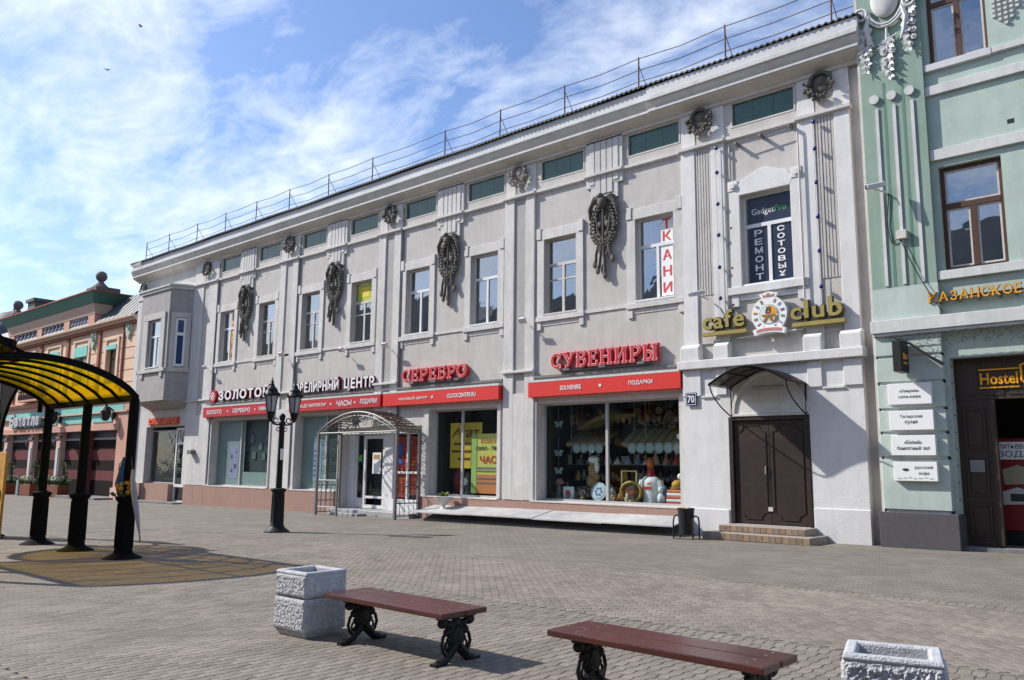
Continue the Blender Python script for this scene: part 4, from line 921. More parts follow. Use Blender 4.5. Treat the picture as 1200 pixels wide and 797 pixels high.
white_word('ЗОЛОТОЙ', -36.5, -31.98, 4.55, .46); white_word('ЮВЕЛИРНЫЙ', -30.25, -27.05, 4.57, .44); white_word('ЦЕНТР', -26.75, -24.8, 4.57, .44)
k = MB(); k.disc(-37.05, 4.78, .30, FY - .15, FY, 18); lg = k.build('flower_mark', 'red_dark', s_)
k = MB()
for i in range(8): a = i * math.pi / 4; k.ball((-37.05 + .15 * math.cos(a), FY - .155, 4.78 + .15 * math.sin(a)), (.055, .012, .055), 8, 5)
k.disc(-37.05, 4.78, .06, FY - .17, FY - .15, 10); k.build('flower_petals', 'letter_white', lg)
k = MB(); k.box(-37.3, -32.0, FY - .06, FY, 4.46, 4.50); k.box(-30.1, -25, FY - .06, FY, 4.46, 4.50); k.build('bracket_rail', 'grey_iron', s_)
s_ = single('letter_sign', MB().box(-43.75, -40.5, FY - .10, FY + .02, 3.56, 3.93), flat('orange_red', (.62, .07, .025)), 'small orange red sign over the shop door under the oriel', 'sign', (-42.1, FY, 3.56))
text_mesh('СУВЕНИРЫ', -43.6, -40.65, 3.62, 3.87, FY - .10, .05, flat('orange_letter', (.80, .16, .06)), s_, 'lettering', bold=.02)
# cafe club letters
cs = thing('letter_sign', 'gold raised cafe club letters with underline bars, beside a round emblem', 'sign', (-9, CY, 5.2), 'raised letter signs on the facade')
def gold_word(word, xs, z0, hs, ub):
    for c, (a, b), (zb, zt2) in zip(word, xs, hs):
        q = text_mesh(c, a, b, zb, zt2, FY - .14, .13, 'gold_side', cs, 'letter', bold=.03)
        text_mesh(c, a + .012, b - .012, zb + .012, zt2 - .012, FY - .27, .015, 'gold', q, 'letter_face', bold=.02)
    k = MB(); k.box(ub[0], ub[1], FY - .27, FY - .14, ub[2], ub[3]); k.build('underline_bar', 'gold', cs, bevel=.006)
gold_word('cafe', [(-10.84, -10.54), (-10.52, -10.22), (-10.22, -9.96), (-9.95, -9.62)], 5.3, [(5.29, 5.62), (5.29, 5.62), (5.31, 5.80), (5.29, 5.64)], (-10.86, -9.58, 5.13, 5.23))
gold_word('club', [(-8.40, -8.10), (-8.05, -7.92), (-7.85, -7.53), (-7.45, -7.10)], 5.3, [(5.29, 5.62), (5.31, 5.78), (5.29, 5.61), (5.29, 5.80)], (-8.36, -7.06, 5.13, 5.23))
k = MB()
for x in (-10.5, -9.9, -8.0, -7.4): k.box(x - .02, x + .02, FY - .16, FY - .05, 5.15, 5.6)
k.build('fixing', 'grey_iron', cs)
em = thing('round_emblem', 'round white emblem ringed with small flags between the gold words', 'emblem', (-8.96, FY, 5.1))
EYF = FY - .26
k = MB(); k.disc(-8.96, 5.53, .47, EYF, FY - .14, 36); k.prism([(-9.14, 5.96), (-8.78, 5.96), (-8.70, 6.06), (-8.96, 6.12), (-9.22, 6.06)], EYF - .004, FY - .14); k.build('plate', 'white_print', em)
k = MB(); k.disc(-8.96, 5.53, .265, EYF - .008, EYF, 30); k.build('ring', flat('teal_ring', (.35, .55, .52)), em); k = MB(); k.disc(-8.96, 5.53, .235, EYF - .014, EYF - .008, 30); k.build('centre', flat('cream', (.70, .66, .58)), em)
k = MB(); k.prism([(-8.96, 5.53), *[(-8.96 + .23 * math.cos(R(a)), 5.53 + .23 * math.sin(R(a))) for a in range(0, 91, 15)]], EYF - .018, EYF - .014); k.build('orange_quarter', flat('orange_quarter', (.70, .30, .03)), em)
text_mesh('B', -9.05, -8.90, 5.56, 5.72, EYF - .019, .008, 'dark_print', em, shear=.2); text_mesh('70', -9.14, -8.74, 5.33, 5.53, EYF - .019, .008, flat('brown_gold', (.30, .13, .02)), em, bold=.03)
cols = [(.5, .04, .04), (.05, .12, .45), (.6, .45, .05), (.05, .35, .1), (.35, .5, .7), (.5, .1, .1), (.12, .12, .13), (.05, .1, .4), (.55, .3, .3), (.1, .3, .12), (.4, .05, .08), (.2, .4, .6), (.5, .1, .05)]
for i in range(13):
    a = R(-62 + i * 304 / 12 - 0 if False else 118 + i * 304 / 12); cx, cz = -8.96 + .37 * math.cos(a), 5.53 + .37 * math.sin(a)
    rot = Matrix.Rotation(-(a), 3, 'Y'); k = MB(); k.obox((cx, EYF - .003, cz), (.10, .010, .03), rot); off = Vector((0, 0, .03)); off = rot @ off
    k.build('flag', flat('flag%d' % i, cols[i]), em); k = MB(); k.obox((cx + off.x, EYF - .003, cz + off.z), (.10, .010, .028), rot); k.build('flag', flat('flagb%d' % i, cols[(i * 5 + 3) % 13]), em)
k = MB(); k.prism([(-9.10, 5.985), (-8.82, 5.985), (-8.80, 6.05), (-8.88, 6.02), (-8.96, 6.09), (-9.04, 6.02), (-9.12, 6.05)], EYF - .012, EYF - .004); k.build('crown', flat('crown_brown', (.36, .17, .09)), em)
rb = [(-9.36 + .8 * i / 12, 5.06 + .10 * math.sin(math.pi * i / 12) + .02 * math.cos(i * math.pi / 6)) for i in range(13)]
k = MB(); ribbon(k, rb, .15, EYF - .03, FY - .16, .02); k.build('ribbon', 'white_print', em); k = MB(); ribbon(k, rb[1:-1], .075, EYF - .036, EYF - .03); k.build('ribbon_print', flat('ribbon_rose', (.50, .20, .17)), em)
# number plate
np_ = thing('number_plate', 'square navy house number plate on the white cafe wall', 'sign', (-11.27, CY, 3.3))
k = MB(); k.box(-11.43, -11.10, CY - .06, CY - .036, 3.30, 3.65); k.build('plate', 'blue_print', np_, bevel=.006)
k = MB()
for a, b, c, d in ((-11.41, -11.12, 3.32, 3.332), (-11.41, -11.12, 3.618, 3.63), (-11.41, -11.398, 3.332, 3.618), (-11.132, -11.12, 3.332, 3.618)): k.box(a, b, CY - .064, CY - .06, c, d)
k.build('border', 'letter_white', np_); text_mesh('70', -11.37, -11.16, 3.375, 3.575, CY - .06, .006, 'letter_white', np_, bold=.02)

# ---------------------------------------------------------------- cafe door, steps, canopy
dd = MB(); DY = CY + .10
dd.box(-10.20, -10.10, DY - .12, DY + .1, .27, 2.95); dd.box(-8.19, -8.085, DY - .12, DY + .1, .27, 2.95); dd.box(-10.10, -8.19, DY - .12, DY + .1, 2.86, 2.95)
door = dd.build('door_frame', 'door_brown', bld, bevel=.01)
for a, b in ((-10.097, -9.15), (-9.143, -8.193)):
    k = MB(); k.box(a, b, DY - .05, DY, .28, 2.855); lf = k.build('door_leaf', 'door_brown', bld, bevel=.006)
    c0, c1, z0, z1, rr = a + .09, b - .09, .40, 2.74, .17
    pts = []
    for (cx, cz, a0, sg) in ((c0, z1, 270, 1), (c1, z1, 180, 1), (c1, z0, 90, 1), (c0, z0, 0, 1)):
        for q in range(7): th = R(a0 + q * 15); pts.append((cx + rr * math.cos(th), DY - .055, cz + rr * math.sin(th)))
    k = MB(); k.tube(pts, .016, 5, closed=True); k.build('raised_moulding', 'door_brown', lf)
k = MB(); k.box(-9.22, -9.10, DY - .075, DY - .05, .60, .70); k.tube([(-9.25, DY - .06, 1.5), (-9.25, DY - .10, 1.52), (-9.25, DY - .10, 1.68), (-9.25, DY - .06, 1.70)], .012, 5); k.build('lock', 'old_white', door)
st = thing('door_steps', 'two tiled steps leading to the brown metal cafe door', 'steps', (-9.1, 19.2, gz(-9)))
k = MB(); k.box(-10.45, -7.72, 18.75, CY - .04, -.3, .10); k.build('lower_step', 'steps', st, bevel=.012); k = MB(); k.box(-10.20, -7.98, 19.12, CY - .038, .102, .26); k.build('upper_step', 'steps', st, bevel=.012)
for yf, xa, xb, z0, z1 in ((18.748, -10.0, -7.74, -.06, .085), (19.118, -10.18, -8.0, .115, .245)):
    n_ = round((xb - xa) / .16)
    for i in range(n_):
        k = MB(); x = xa + (xb - xa) * i / n_; k.box(x + .006, x + (xb - xa) / n_ - .006, yf - .008, yf, z0, z1); k.build('tile', ('step_tile', flat('tile_pale', (.30, .21, .135)), flat('tile_grey', (.235, .18, .135)))[(i * 7 + int(z0 * 100)) % 3], st)
ca = thing('door_canopy', 'small arched smoked plastic canopy on iron brackets above the brown door', 'canopy', (-9.12, CY, 3.7))
cxa, cxb = -10.15, -8.09; cf = CY - 1.15
def cpt(i, y, n=16, dz=0): t = i / n; return (cxa + (cxb - cxa) * t, y, 3.70 + dz + .40 * math.sin(math.pi * t))
v = []; f = []
for y in (cf - .04, CY - .01):
    for i in range(17): v.append(cpt(i, y, 16, .02))
for i in range(16): f.append((i, i + 1, i + 18, i + 17))
v += [(a, b, c + .008) for a, b, c in v]; f += [tuple(q + 34 for q in t) for t in f]
mesh_object('canopy_sheet', v, f, 'smoke_sheet', ca)
k = MB()
for y in (cf, CY - .025): k.tube([cpt(i, y) for i in range(17)], .022, 6)
for i in (0, 4, 8, 12, 16): k.tube([cpt(i, cf), cpt(i, CY - .02)], .014, 5)
k.tube([cpt(i, (cf + CY) / 2) for i in range(17)], .014, 5); k.build('canopy_frame', 'black_iron', ca)
for X in (cxa + .04, cxb - .04):
    k = MB(); k.tube([(X, CY - .03, 2.95), (X, CY - .03, 3.72)], .02, 5)
    k.tube([(X, CY - .04 - (1.1) * (math.sin(q * math.pi / 20)) ** 1.5 * 1.0, 2.97 + .73 * (1 - math.cos(q * math.pi / 20)) ** .8) for q in range(11)], .018, 5); k.build('bracket', 'black_iron', ca)

# ================================================================ RELIEFS AND FITTINGS ON THE MAIN BUILDING
rnd = random.Random(11)
def wreath_relief(c):
    top = MB(); Y = FY - .05
    # backing of the oval, with the fittings inside the wreath
    top.prism([(c + .40 * math.cos(R(a)), 8.93 + .58 * math.sin(R(a))) for a in range(0, 360, 15)], Y - .03, FY)
    top.tube([(c, Y - .09, 9.42), (c, Y - .10, 8.30)], .035, 6)
    for s_ in (-1, 1):
        top.tube([(c + s_ * .04, Y - .07, 8.45), (c + s_ * .20, Y - .08, 8.75), (c + s_ * .27, Y - .08, 9.25)], [.03, .045, .03], 6)
        top.ball((c + s_ * .14, Y - .07, 8.92), (.09, .05, .11), 8, 5); top.ball((c + s_ * .2, Y - .06, 8.62), (.07, .05, .09), 8, 5)
    o = top.build('wreath_relief', 'bronze', bld, smooth=True)
    e = MB()
    e.ball((c, Y - .14, 9.62), (.17, .13, .20), 10, 6); e.ball((c - .02, Y - .20, 9.80), (.085, .09, .09), 8, 6); e.ball((c - .09, Y - .25, 9.77), (.05, .04, .03), 6, 4)
    for s_ in (-1, 1):
        for k in range(6):
            a = .15 + k * .17; p0 = Vector((c + s_ * (.10 + .055 * k), Y - .10, 9.72 - .01 * k)); p1 = Vector((c + s_ * (.43 + .016 * k), Y - .07, 9.74 - .12 * k)); e.tube([p0, (p0 + p1) / 2 + Vector((s_ * .04, -.03, .05)), p1], [.05, .075, .03], 6)
    e.build('eagle', 'bronze', o, smooth=True)
    wv = MB(); n = 30
    for k in range(n):
        a = 2 * math.pi * k / n
        for q, (ra, rb_, yy) in enumerate(((.42, .60, .08), (.50, .68, .05), (.35, .52, .06))):
            aa = a + q * .1; wv.ball((c + ra * math.cos(aa), Y - yy - rnd.uniform(0, .03), 8.93 + rb_ * math.sin(aa)), (rnd.uniform(.035, .06), .05, rnd.uniform(.05, .085)), 6, 4, Matrix.Rotation(-aa + .6 * (q - 1), 3, 'Y'))
    wv.build('wreath', 'bronze', o, smooth=True)
    tv = MB()
    tv.tube([(c + .17 * math.cos(R(a)), Y - .08, 8.15 + .20 * math.sin(R(a))) for a in range(0, 360, 24)], .035, 5, closed=True)
    for dx, z1, sw in ((-.27, 7.62, -.06), (.25, 7.72, .07), (-.10, 7.42, -.12), (.02, 7.25, .02)):
        tv.tube([(c + dx * .7, Y - .07, 8.36), (c + dx, Y - .09, 8.0), (c + dx + sw * .5, Y - .06, (8 + z1) / 2), (c + dx + sw, Y - .07, z1 + .12)], [.05, .045, .05, .06], 5); tv.ball((c + dx + sw, Y - .07, z1 + .1), (.08, .06, .13), 7, 5)
    tv.build('tassels', 'bronze', o, smooth=True)
    return o
wr = wreath_relief(BAYC[0])
for c in BAYC[1:]: k = copy_tree(wr, bld); k.location.x += c - BAYC[0]
def cartouche(c, z, m, s_=1.0):
    k = MB(); Y = FY - .05; sc_ = s_
    k.ball((c, Y - .02, z + .05), (.26 * sc_, .06, .27 * sc_), 14, 8); k.ball((c, Y - .06, z + .08), (.13 * sc_, .04, .15 * sc_), 10, 6); k.tube([(c + .27 * sc_ * math.cos(R(a)), Y - .10, z + .07 + .24 * sc_ * math.sin(R(a))) for a in range(-20, 201, 20)], .05, 6)
    o = k.build('shield_relief', m, bld, smooth=True)
    f_ = MB()
    for q in range(34):
        a = R(rnd.uniform(150, 390)); r_ = rnd.uniform(.22, .40) * sc_; f_.ball((c + r_ * math.cos(a) * 1.05, Y - .08 - rnd.uniform(0, .07), z - .05 + r_ * math.sin(a) * .95), (rnd.uniform(.035, .075), .06, rnd.uniform(.035, .07)), 6, 4)
    f_.build('relief_leaves', m, o, smooth=True)
    return o
for i, (a, b) in enumerate(PIL): cartouche((a + b) / 2 + (0.1 if i == 0 else 0), 11.30, 'bronze_lit' if i == 3 else 'bronze', 1.0 if i >= 3 else .95)  # one shield takes the paler bronze to look lit
cartouche(XW0 + .45, 11.2, 'bronze', .9)
# festoon bulbs and conduits in the cafe bay
for X, zs2 in ((-10.33, (10.33, 9.63, 8.74, 7.87, 6.98, 6.13)), (-7.62, (10.33, 9.62, 8.74, 7.85, 6.98, 6.08))):
    k = MB(); k.tube([(X - .05, FY - .15, 10.42), (X - .05, FY - .15, 5.6)], .008, 4); cb = k.build('cable', 'old_white', bld)
    for z in zs2: k = MB(); k.ball((X, FY - .19, z), (.055, .05, .06), 10, 6); k.tube([(X, FY - .13, z), (X, FY - .17, z)], .03, 6); k.build('blue_bulb', 'bulb_blue', bld, smooth=True)
k = MB(); k.tube([(-10.02, FY - .05, 10.38), (-10.02, FY - .05, 5.35)], .022, 6); k.tube([(-8.06, FY - .16, 10.2), (-8.06, FY - .16, 5.15), (-8.15, FY - .16, 5.08), (-9.9, FY - .14, 5.02)], .022, 6)
for z in (9.2, 8.0, 6.9, 5.9): k.box(-10.06, -9.98, FY - .09, FY, z, z + .05)
k.build('conduit', 'white_plaster', bld)
k = MB(); k.tube([(-9.85, FY - .20, 10.30), (-8.20, FY - .20, 10.42)], .016, 5)
for x in (-9.75, -9.05, -8.25): k.box(x - .03, x + .03, FY - .25, FY, 10.26 + (x + 9.8) * .07, 10.34 + (x + 9.8) * .07)
k.build('wire_bracket', 'grey_iron', bld)
k = MB(); k.box(-38.9, -38.5, FY - .32, FY - .02, 2.05, 2.25); k.tube([(-38.7, FY - .02, 2.3), (-38.7, FY - .2, 2.3)], .02, 5); k.build('wall_lamp_box', 'grey_iron', bld, bevel=.01)
fl = None
FLL = [(-17.2, 6.18, 'white floodlight on an arm under the windows, beside the plain middle pilaster'), (-24.05, 6.0, 'white floodlight on an arm low on the second plain pilaster'), (-26.75, 6.05, 'white floodlight on an arm right of the lime poster window'), (-31.0, 6.22, 'white floodlight on an arm, on the pilaster behind the street lamp'), (-37.6, 6.12, 'white floodlight on an arm right of the grey oriel')]
for i, (x, z, lab) in enumerate(FLL):
    if fl is None:
        t0 = thing('floodlight', lab, 'floodlight', (x, FY - .13, z), 'floodlights on the facade'); k = MB(); k.tube([(x, FY - .13, z), (x, FY - .30, z + .05)], .018, 6); k.build('arm', 'old_white', t0)
        k = MB(); k.obox((x + .02, FY - .38, z + .08), (.26, .10, .18), Matrix.Rotation(R(35), 3, 'X')); k.build('housing', 'cctv', t0, bevel=.01); fl = t0
    else:
        o = copy_tree(fl); o.location = (x, FY - .13, z); o['label'] = lab
def cctv(x, y, z, lab, dx):
    t0 = thing('security_camera', lab, 'security camera', (x, y, z), 'security cameras on the walls')
    k = MB(); k.tube([(x, y, z - .1), (x, y - .12, z - .08), (x + dx * .25, y - .25, z + .02)], .022, 6); k.build('arm', 'cctv', t0)
    rot = Vector((dx, -.55, -.18)).to_track_quat('X', 'Z').to_matrix()
    k = MB(); k.obox(Vector((x, y - .30, z + .06)) + rot @ Vector((.15, 0, 0)), (.42, .12, .11), rot); k.build('housing', 'cctv', t0, bevel=.02)
    k = MB(); k.obox(Vector((x, y - .30, z + .06)) + rot @ Vector((.365, 0, 0)), (.02, .085, .085), rot); k.build('lens', 'black', t0)
cctv(-10.72, FY - .12, 6.25, 'small white security camera left of the gold cafe letters', -.8)

# ---------------------------------------------------------------- litter bin, urn
bn = thing('litter_bin', 'black cylinder litter bin between hooped iron legs near the house number', 'bin', (-10.78, 18.55, gz(-10.8)))
bx_, by_, bz_ = -10.78, 18.55, gz(-10.78)
k = MB(); k.lathe(bx_, by_, [(.17, bz_ + .12), (.205, bz_ + .72), (.215, bz_ + .72), (.215, bz_ + .76), (.195, bz_ + .76), (.19, bz_ + .45)], 18); k.build('drum', 'black', bn, smooth=True)
for dx in (-.27, .27):
    k = MB(); k.tube([(bx_ + dx, by_ - .16, bz_), (bx_ + dx, by_ - .16, bz_ + .42), (bx_ + dx, by_ - .12, bz_ + .54), (bx_ + dx, by_, bz_ + .58), (bx_ + dx, by_ + .12, bz_ + .54), (bx_ + dx, by_ + .16, bz_ + .42), (bx_ + dx, by_ + .16, bz_)], .02, 6); k.build('hoop', 'black', bn, smooth=True)
k = MB(); k.tube([(bx_ - .27, by_, bz_ + .57), (bx_ + .27, by_, bz_ + .57)], .014, 5); k.tube([(bx_ - .27, by_ - .16, bz_ + .03), (bx_ + .27, by_ - .16, bz_ + .03)], .014, 5); k.build('crossbar', 'black', bn)
for i, (dx, dy, c) in enumerate(((-.04, .02, (.42, .22, .06)), (.07, -.03, (.5, .4, .3)), (.02, .08, (.3, .16, .05)))):
    k = MB(); k.ball((bx_ + dx, by_ + dy, bz_ + .745), (.075, .06, .035), 7, 5, Matrix.Rotation(i, 3, 'Z')); k.build('litter', flat('litter%d' % i, c), bn)
ur = thing('stone_urn', 'pale stone garden urn with a few leaves on the end of the ramp', 'urn', (-20.45, 19.42, .175))
k = MB(); z0 = .165; k.lathe(-20.45, 19.42, [(.15, z0), (.15, z0 + .035), (.06, z0 + .10), (.055, z0 + .15), (.10, z0 + .20), (.25, z0 + .31), (.31, z0 + .42), (.33, z0 + .45), (.30, z0 + .46), (.26, z0 + .40)], 20); k.build('bowl', 'stucco_white', ur, smooth=True)
k = MB()
for q in range(36): a = rnd.uniform(0, 6.28); k.leaf((-20.45 + .16 * math.cos(a) * rnd.random(), 19.42 + .16 * math.sin(a) * rnd.random(), z0 + .42), (math.cos(a) * .7, math.sin(a) * .7, 1), (0, 0, 1), rnd.uniform(.10, .24), .035)
k.build('leaves', 'leaf', ur)
k = MB()
for q in range(10): a = rnd.uniform(0, 6.28); k.ball((-20.45 + .14 * math.cos(a), 19.42 + .14 * math.sin(a), z0 + .50 + rnd.uniform(0, .07)), .035, 6, 4)
k.build('flowers', flat('lemon_flower', (.6, .5, .1)), ur)

# ---------------------------------------------------------------- souvenirs in the right-hand shop window
k = MB(); k.box(-16.9, -11.7, FY + .42, FY + 1.9, .50, .60); k.build('display_floor', flat('display_floor_m', (.10, .08, .065)), bld)
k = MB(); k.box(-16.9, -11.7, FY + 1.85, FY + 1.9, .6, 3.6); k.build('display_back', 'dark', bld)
sh = thing('glass_shelf', 'long dark shelf with hanging cords behind the souvenir window', 'shelf', (-14.3, FY + 1.3, 1.72))
k = MB(); k.box(-16.6, -11.8, FY + 1.15, FY + 1.5, 1.70, 1.725); k.build('board', flat('shelf_m', (.10, .11, .11)), sh)
for x in (-14.0, -13.6, -16.4, -11.9): k = MB(); k.tube([(x, FY + 1.16, 1.7), (x, FY + 1.16, 3.6)], .01, 4); k.build('cord', 'alu', sh)
def awning(x0, x1, z0, z1, y0, y1, lab, rag=0):
    o = thing('display_awning', lab, 'awning', ((x0 + x1) / 2, y1, z0), 'cloth awnings inside the shop window'); n = 8; k = MB(); ln = MB()
    for i in range(n):
        a, b = x0 + (x1 - x0) * i / n, x0 + (x1 - x0) * (i + 1) / n; q = lambda x: rag * (x - x0) / (x1 - x0)
        k.add([(a, y0, z0 + q(a)), (b, y0, z0 + q(b)), (b, y1, z1 + q(b) * .6), (a, y1, z1 + q(a) * .6), (a, y0, z0 - .08 + q(a)), ((a + b) / 2, y0, z0 - .13 + q((a + b) / 2)), (b, y0, z0 - .08 + q(b))], [(0, 1, 2, 3), (0, 4, 5, 6, 1)])
        if i: ln.tube([(a, y0 - .005, z0 + q(a) + .004), (a, y1, z1 + q(a) * .6 + .01)], .012, 4)
    k.build('cloth', flat('olive_cloth', (.23, .185, .10)), o); ln.build('seam', flat('brown_seam', (.10, .05, .03)), o); return o
awning(-16.3, -14.75, 2.38, 2.75, FY + .75, FY + 1.5, 'olive striped cloth awning lower left in the souvenir window', .0)
awning(-14.2, -11.95, 2.36, 2.82, FY + .75, FY + 1.5, 'wide olive striped cloth awning in the right half of the souvenir window')
um = thing('yellow_parasol', 'olive yellow open parasol high in the souvenir window', 'umbrella', (-15.2, FY + 1.1, 2.85)); k = MB(); ap = Vector((-14.8, FY + 1.0, 3.42)); n = 10
for i in range(n):
    a, b = 2 * math.pi * i / n, 2 * math.pi * (i + 1) / n; P = lambda t: (-15.0 + 1.05 * math.cos(t), FY + 1.1 + .6 * math.sin(t), 3.02 - .12 * math.cos(t) * -1 + .12 * math.cos(t))
    k.add([ap, P(a), P(b)], [(0, 1, 2)])
k.build('canopy', flat('olive_yellow', (.31, .25, .10)), um); k = MB(); k.tube([ap, (-15.1, FY + 1.15, 2.5)], .012, 5); k.build('stick', 'brown_wood', um)
def plate_row(x0, x1, z, y, n):
    for i in range(n):
        x = x0 + (x1 - x0) * (i + .5) / n; r_ = (x1 - x0) / n * .5
        o = thing('small_plate', 'small pale blue plate, %s from the left under the %s' % (('first', 'second', 'third', 'fourth', 'fifth', 'sixth')[i], 'lower left olive awning' if n == 4 else 'wide right olive awning'), 'plate', (x, y, z - r_), 'small plates under the awnings')
        k = MB(); k.disc(x, z, r_, y - .015, y, 16); k.build('rim', flat('pale_blue_china', (.27, .31, .32)), o); k = MB(); k.disc(x, z, r_ * .6, y - .02, y - .015, 14); k.build('centre', flat('blue_china', (.13, .24, .40) if i % 2 else (.30, .38, .36)), o)
plate_row(-16.0, -14.85, 2.20, FY + .72, 4); plate_row(-13.95, -12.1, 2.20, FY + .72, 6)
figs = [(-16.1, .30, (.05, .16, .15), 'dark teal'), (-15.75, .38, (.20, .22, .22), 'grey'), (-15.45, .36, (.06, .16, .07), 'green'), (-15.08, .40, (.52, .46, .58), 'lilac white'), (-14.72, .22, (.6, .55, .5), 'small cream'), (-14.32, .26, (.20, .34, .42), 'blue'), (-13.95, .30, (.12, .26, .38), 'deep blue'), (-13.68, .20, (.55, .53, .5), 'round white'), (-13.35, .40, (.6, .56, .5), 'tall white'), (-12.98, .34, (.45, .25, .25), 'rose'), (-12.64, .40, (.55, .06, .05), 'bright red'), (-12.36, .44, (.42, .07, .08), 'dark red hooded'), (-12.1, .38, (.35, .42, .45), 'pale grey'), (-11.88, .34, (.5, .05, .05), 'last red')]
for x, h, c, nm in figs:
    o = thing('figurine', '%s robed figurine on the dark shelf of the souvenir window' % nm, 'figurine', (x, FY + 1.3, 1.727), 'figurines on the glass shelf')
    k = MB(); z0 = 1.727; k.lathe(x, FY + 1.3, [(.13, z0), (.125, z0 + h * .15), (.075, z0 + h * .5), (.055, z0 + h * .66), (.02, z0 + h * .72)], 10); k.build('robe', flat('robe_' + nm.replace(' ', '_'), c), o, smooth=True)
    k = MB(); k.ball((x, FY + 1.29, z0 + h * .83), (h * .14, h * .14, h * .16), 8, 6); k.build('head', flat('doll_skin', (.52, .36, .26)), o, smooth=True); k = MB(); k.ball((x, FY + 1.31, z0 + h * .90), (h * .15, h * .13, h * .14), 8, 6); k.build('cap', flat('robe_' + nm.replace(' ', '_'), c), o, smooth=True)
z0 = .602
o = thing('flower_vase', 'grey green vase with dusty pink flowers in the corner of the souvenir window', 'vase', (-16.6, FY + .8, z0)); k = MB(); k.lathe(-16.6, FY + .8, [(.09, z0), (.13, z0 + .18), (.10, z0 + .34), (.12, z0 + .42), (.09, z0 + .42)], 12); k.build('pot', flat('grey_green', (.14, .17, .14)), o, smooth=True)
k = MB()
for q in range(9): k.ball((-16.6 + rnd.uniform(-.12, .12), FY + .8 + rnd.uniform(-.1, .1), z0 + .52 + rnd.uniform(-.06, .1)), .07, 7, 5)
k.build('flowers', flat('dusty_pink', (.36, .19, .17)), o)
o = thing('pillow', 'white souvenir pillow with a red printed figure', 'pillow', (-16.15, FY + .7, z0)); k = MB(); k.ball((-16.15, FY + .70, z0 + .22), (.30, .08, .30), 4, 8, Matrix.Rotation(R(45), 3, 'Y') @ Matrix.Rotation(R(90), 3, 'X')); k = MB(); k.box(-16.36, -15.94, FY + .66, FY + .74, z0 + .01, z0 + .43); k.build('cushion', 'white_print', o, bevel=.035, seg=2, smooth=True); k = MB(); k.disc(-16.15, z0 + .20, .10, FY + .65, FY + .66, 12, .13); k.build('printed_figure', flat('print_rose', (.42, .10, .12)), o)
def stand_plate(x, r_, lab, c1, c2, c3):
    o = thing('display_plate', lab, 'plate', (x, FY + .72, z0)); rot = Matrix.Rotation(R(-12), 3, 'X')
    def dsk(rad, yy, th, mm, nm): 
        k = MB(); k.disc(0, 0, rad, -th / 2, th / 2, 24); k.v = [tuple(rot @ Vector((a, b + yy, c)) + Vector((x, FY + .74, z0 + r_ + .02))) for a, b, c in k.v]; k.build(nm, mm, o)
    dsk(r_, 0, .03, c1, 'rim'); dsk(r_ * .74, -.02, .012, c2, 'dish')
    for q in range(6): a = q * math.pi / 3; k = MB(); k.disc(r_ * .38 * math.cos(a), r_ * .38 * math.sin(a), r_ * .15, -.034, -.027, 8); k.v = [tuple(rot @ Vector(p) + Vector((x, FY + .74, z0 + r_ + .02))) for p in k.v]; k.build('painted_flower', c3, o)
    k = MB(); k.box(x - .1, x + .1, FY + .74, FY + .92, z0, z0 + .03); k.build('stand', 'brown_wood', o)
stand_plate(-15.62, .22, 'dark green plate painted with pale flowers in the souvenir window', flat('green_black', (.05, .06, .04)), flat('black_dish', (.02, .02, .018)), flat('pale_flower', (.5, .36, .28)))
stand_plate(-15.02, .28, 'large pale blue plate with blue pattern in the souvenir window', flat('ice_china', (.42, .52, .58)), flat('ice_dish', (.52, .60, .64)), flat('cobalt', (.05, .12, .36)))
o = thing('wooden_bear', 'carved wooden figures stacked like a totem under a white fur hat', 'carving', (-15.45, FY + 1.05, z0)); k = MB()
for dx, dz, r_ in ((0, .25, .22), (-.05, .55, .2), (.06, .52, .16), (-.12, .66, .13), (.12, .72, .12), (0, .84, .17), (-.08, .98, .12), (.06, 1.02, .13), (.0, 1.12, .14)): k.ball((-15.45 + dx, FY + 1.05, z0 + dz), (r_, r_ * .8, r_), 9, 6)
k.build('body', flat('carved_wood', (.36, .22, .09)), o, smooth=True); k = MB(); k.ball((-15.42, FY + 1.03, z0 + 1.27), (.19, .16, .13), 10, 6); k.ball((-15.28, FY + 1.0, z0 + 1.05), (.08, .08, .2), 8, 6); k.build('fur_hat', 'white_print', o, smooth=True)
o = thing('teapot', 'small white and blue lidded pot behind the large blue plate', 'pot', (-14.72, FY + 1.0, z0)); k = MB(); k.lathe(-14.72, FY + 1.0, [(.10, z0), (.15, z0 + .16), (.12, z0 + .30), (.04, z0 + .40), (.03, z0 + .44), (.0, z0 + .46)], 12); k.build('body', flat('ice_dish', (.5, .6, .64)), o, smooth=True); k = MB(); k.tube([(-14.86, FY + 1, z0 + .15), (-14.98, FY + 1, z0 + .3)], .03, 6); k.build('spout', flat('cobalt', (.05, .12, .36)), o)
o = thing('picture_frame', 'empty pale wooden picture frame standing right of the window mullion', 'frame', (-14.05, FY + .95, z0)); k = MB(); bars(k, -14.36, -13.80, z0, z0 + .95, FY + .95, FY + .98, .04); k.build('frame', flat('pale_wood', (.46, .33, .18)), o)
o = thing('nesting_doll', 'brown and white painted doll group in front of the wooden frame', 'doll', (-14.15, FY + .75, z0))
for dx, h, c in ((0, .42, (.22, .08, .03)), (.16, .32, (.55, .48, .40)), (-.12, .28, (.40, .16, .05))): k = MB(); k.lathe(-14.15 + dx, FY + .75, [(.07, z0), (.09, z0 + h * .3), (.065, z0 + h * .6), (.06, z0 + h * .8), (.02, z0 + h)], 10); k.build('doll', flat('dollc%d' % int(h * 100), c), o, smooth=True)
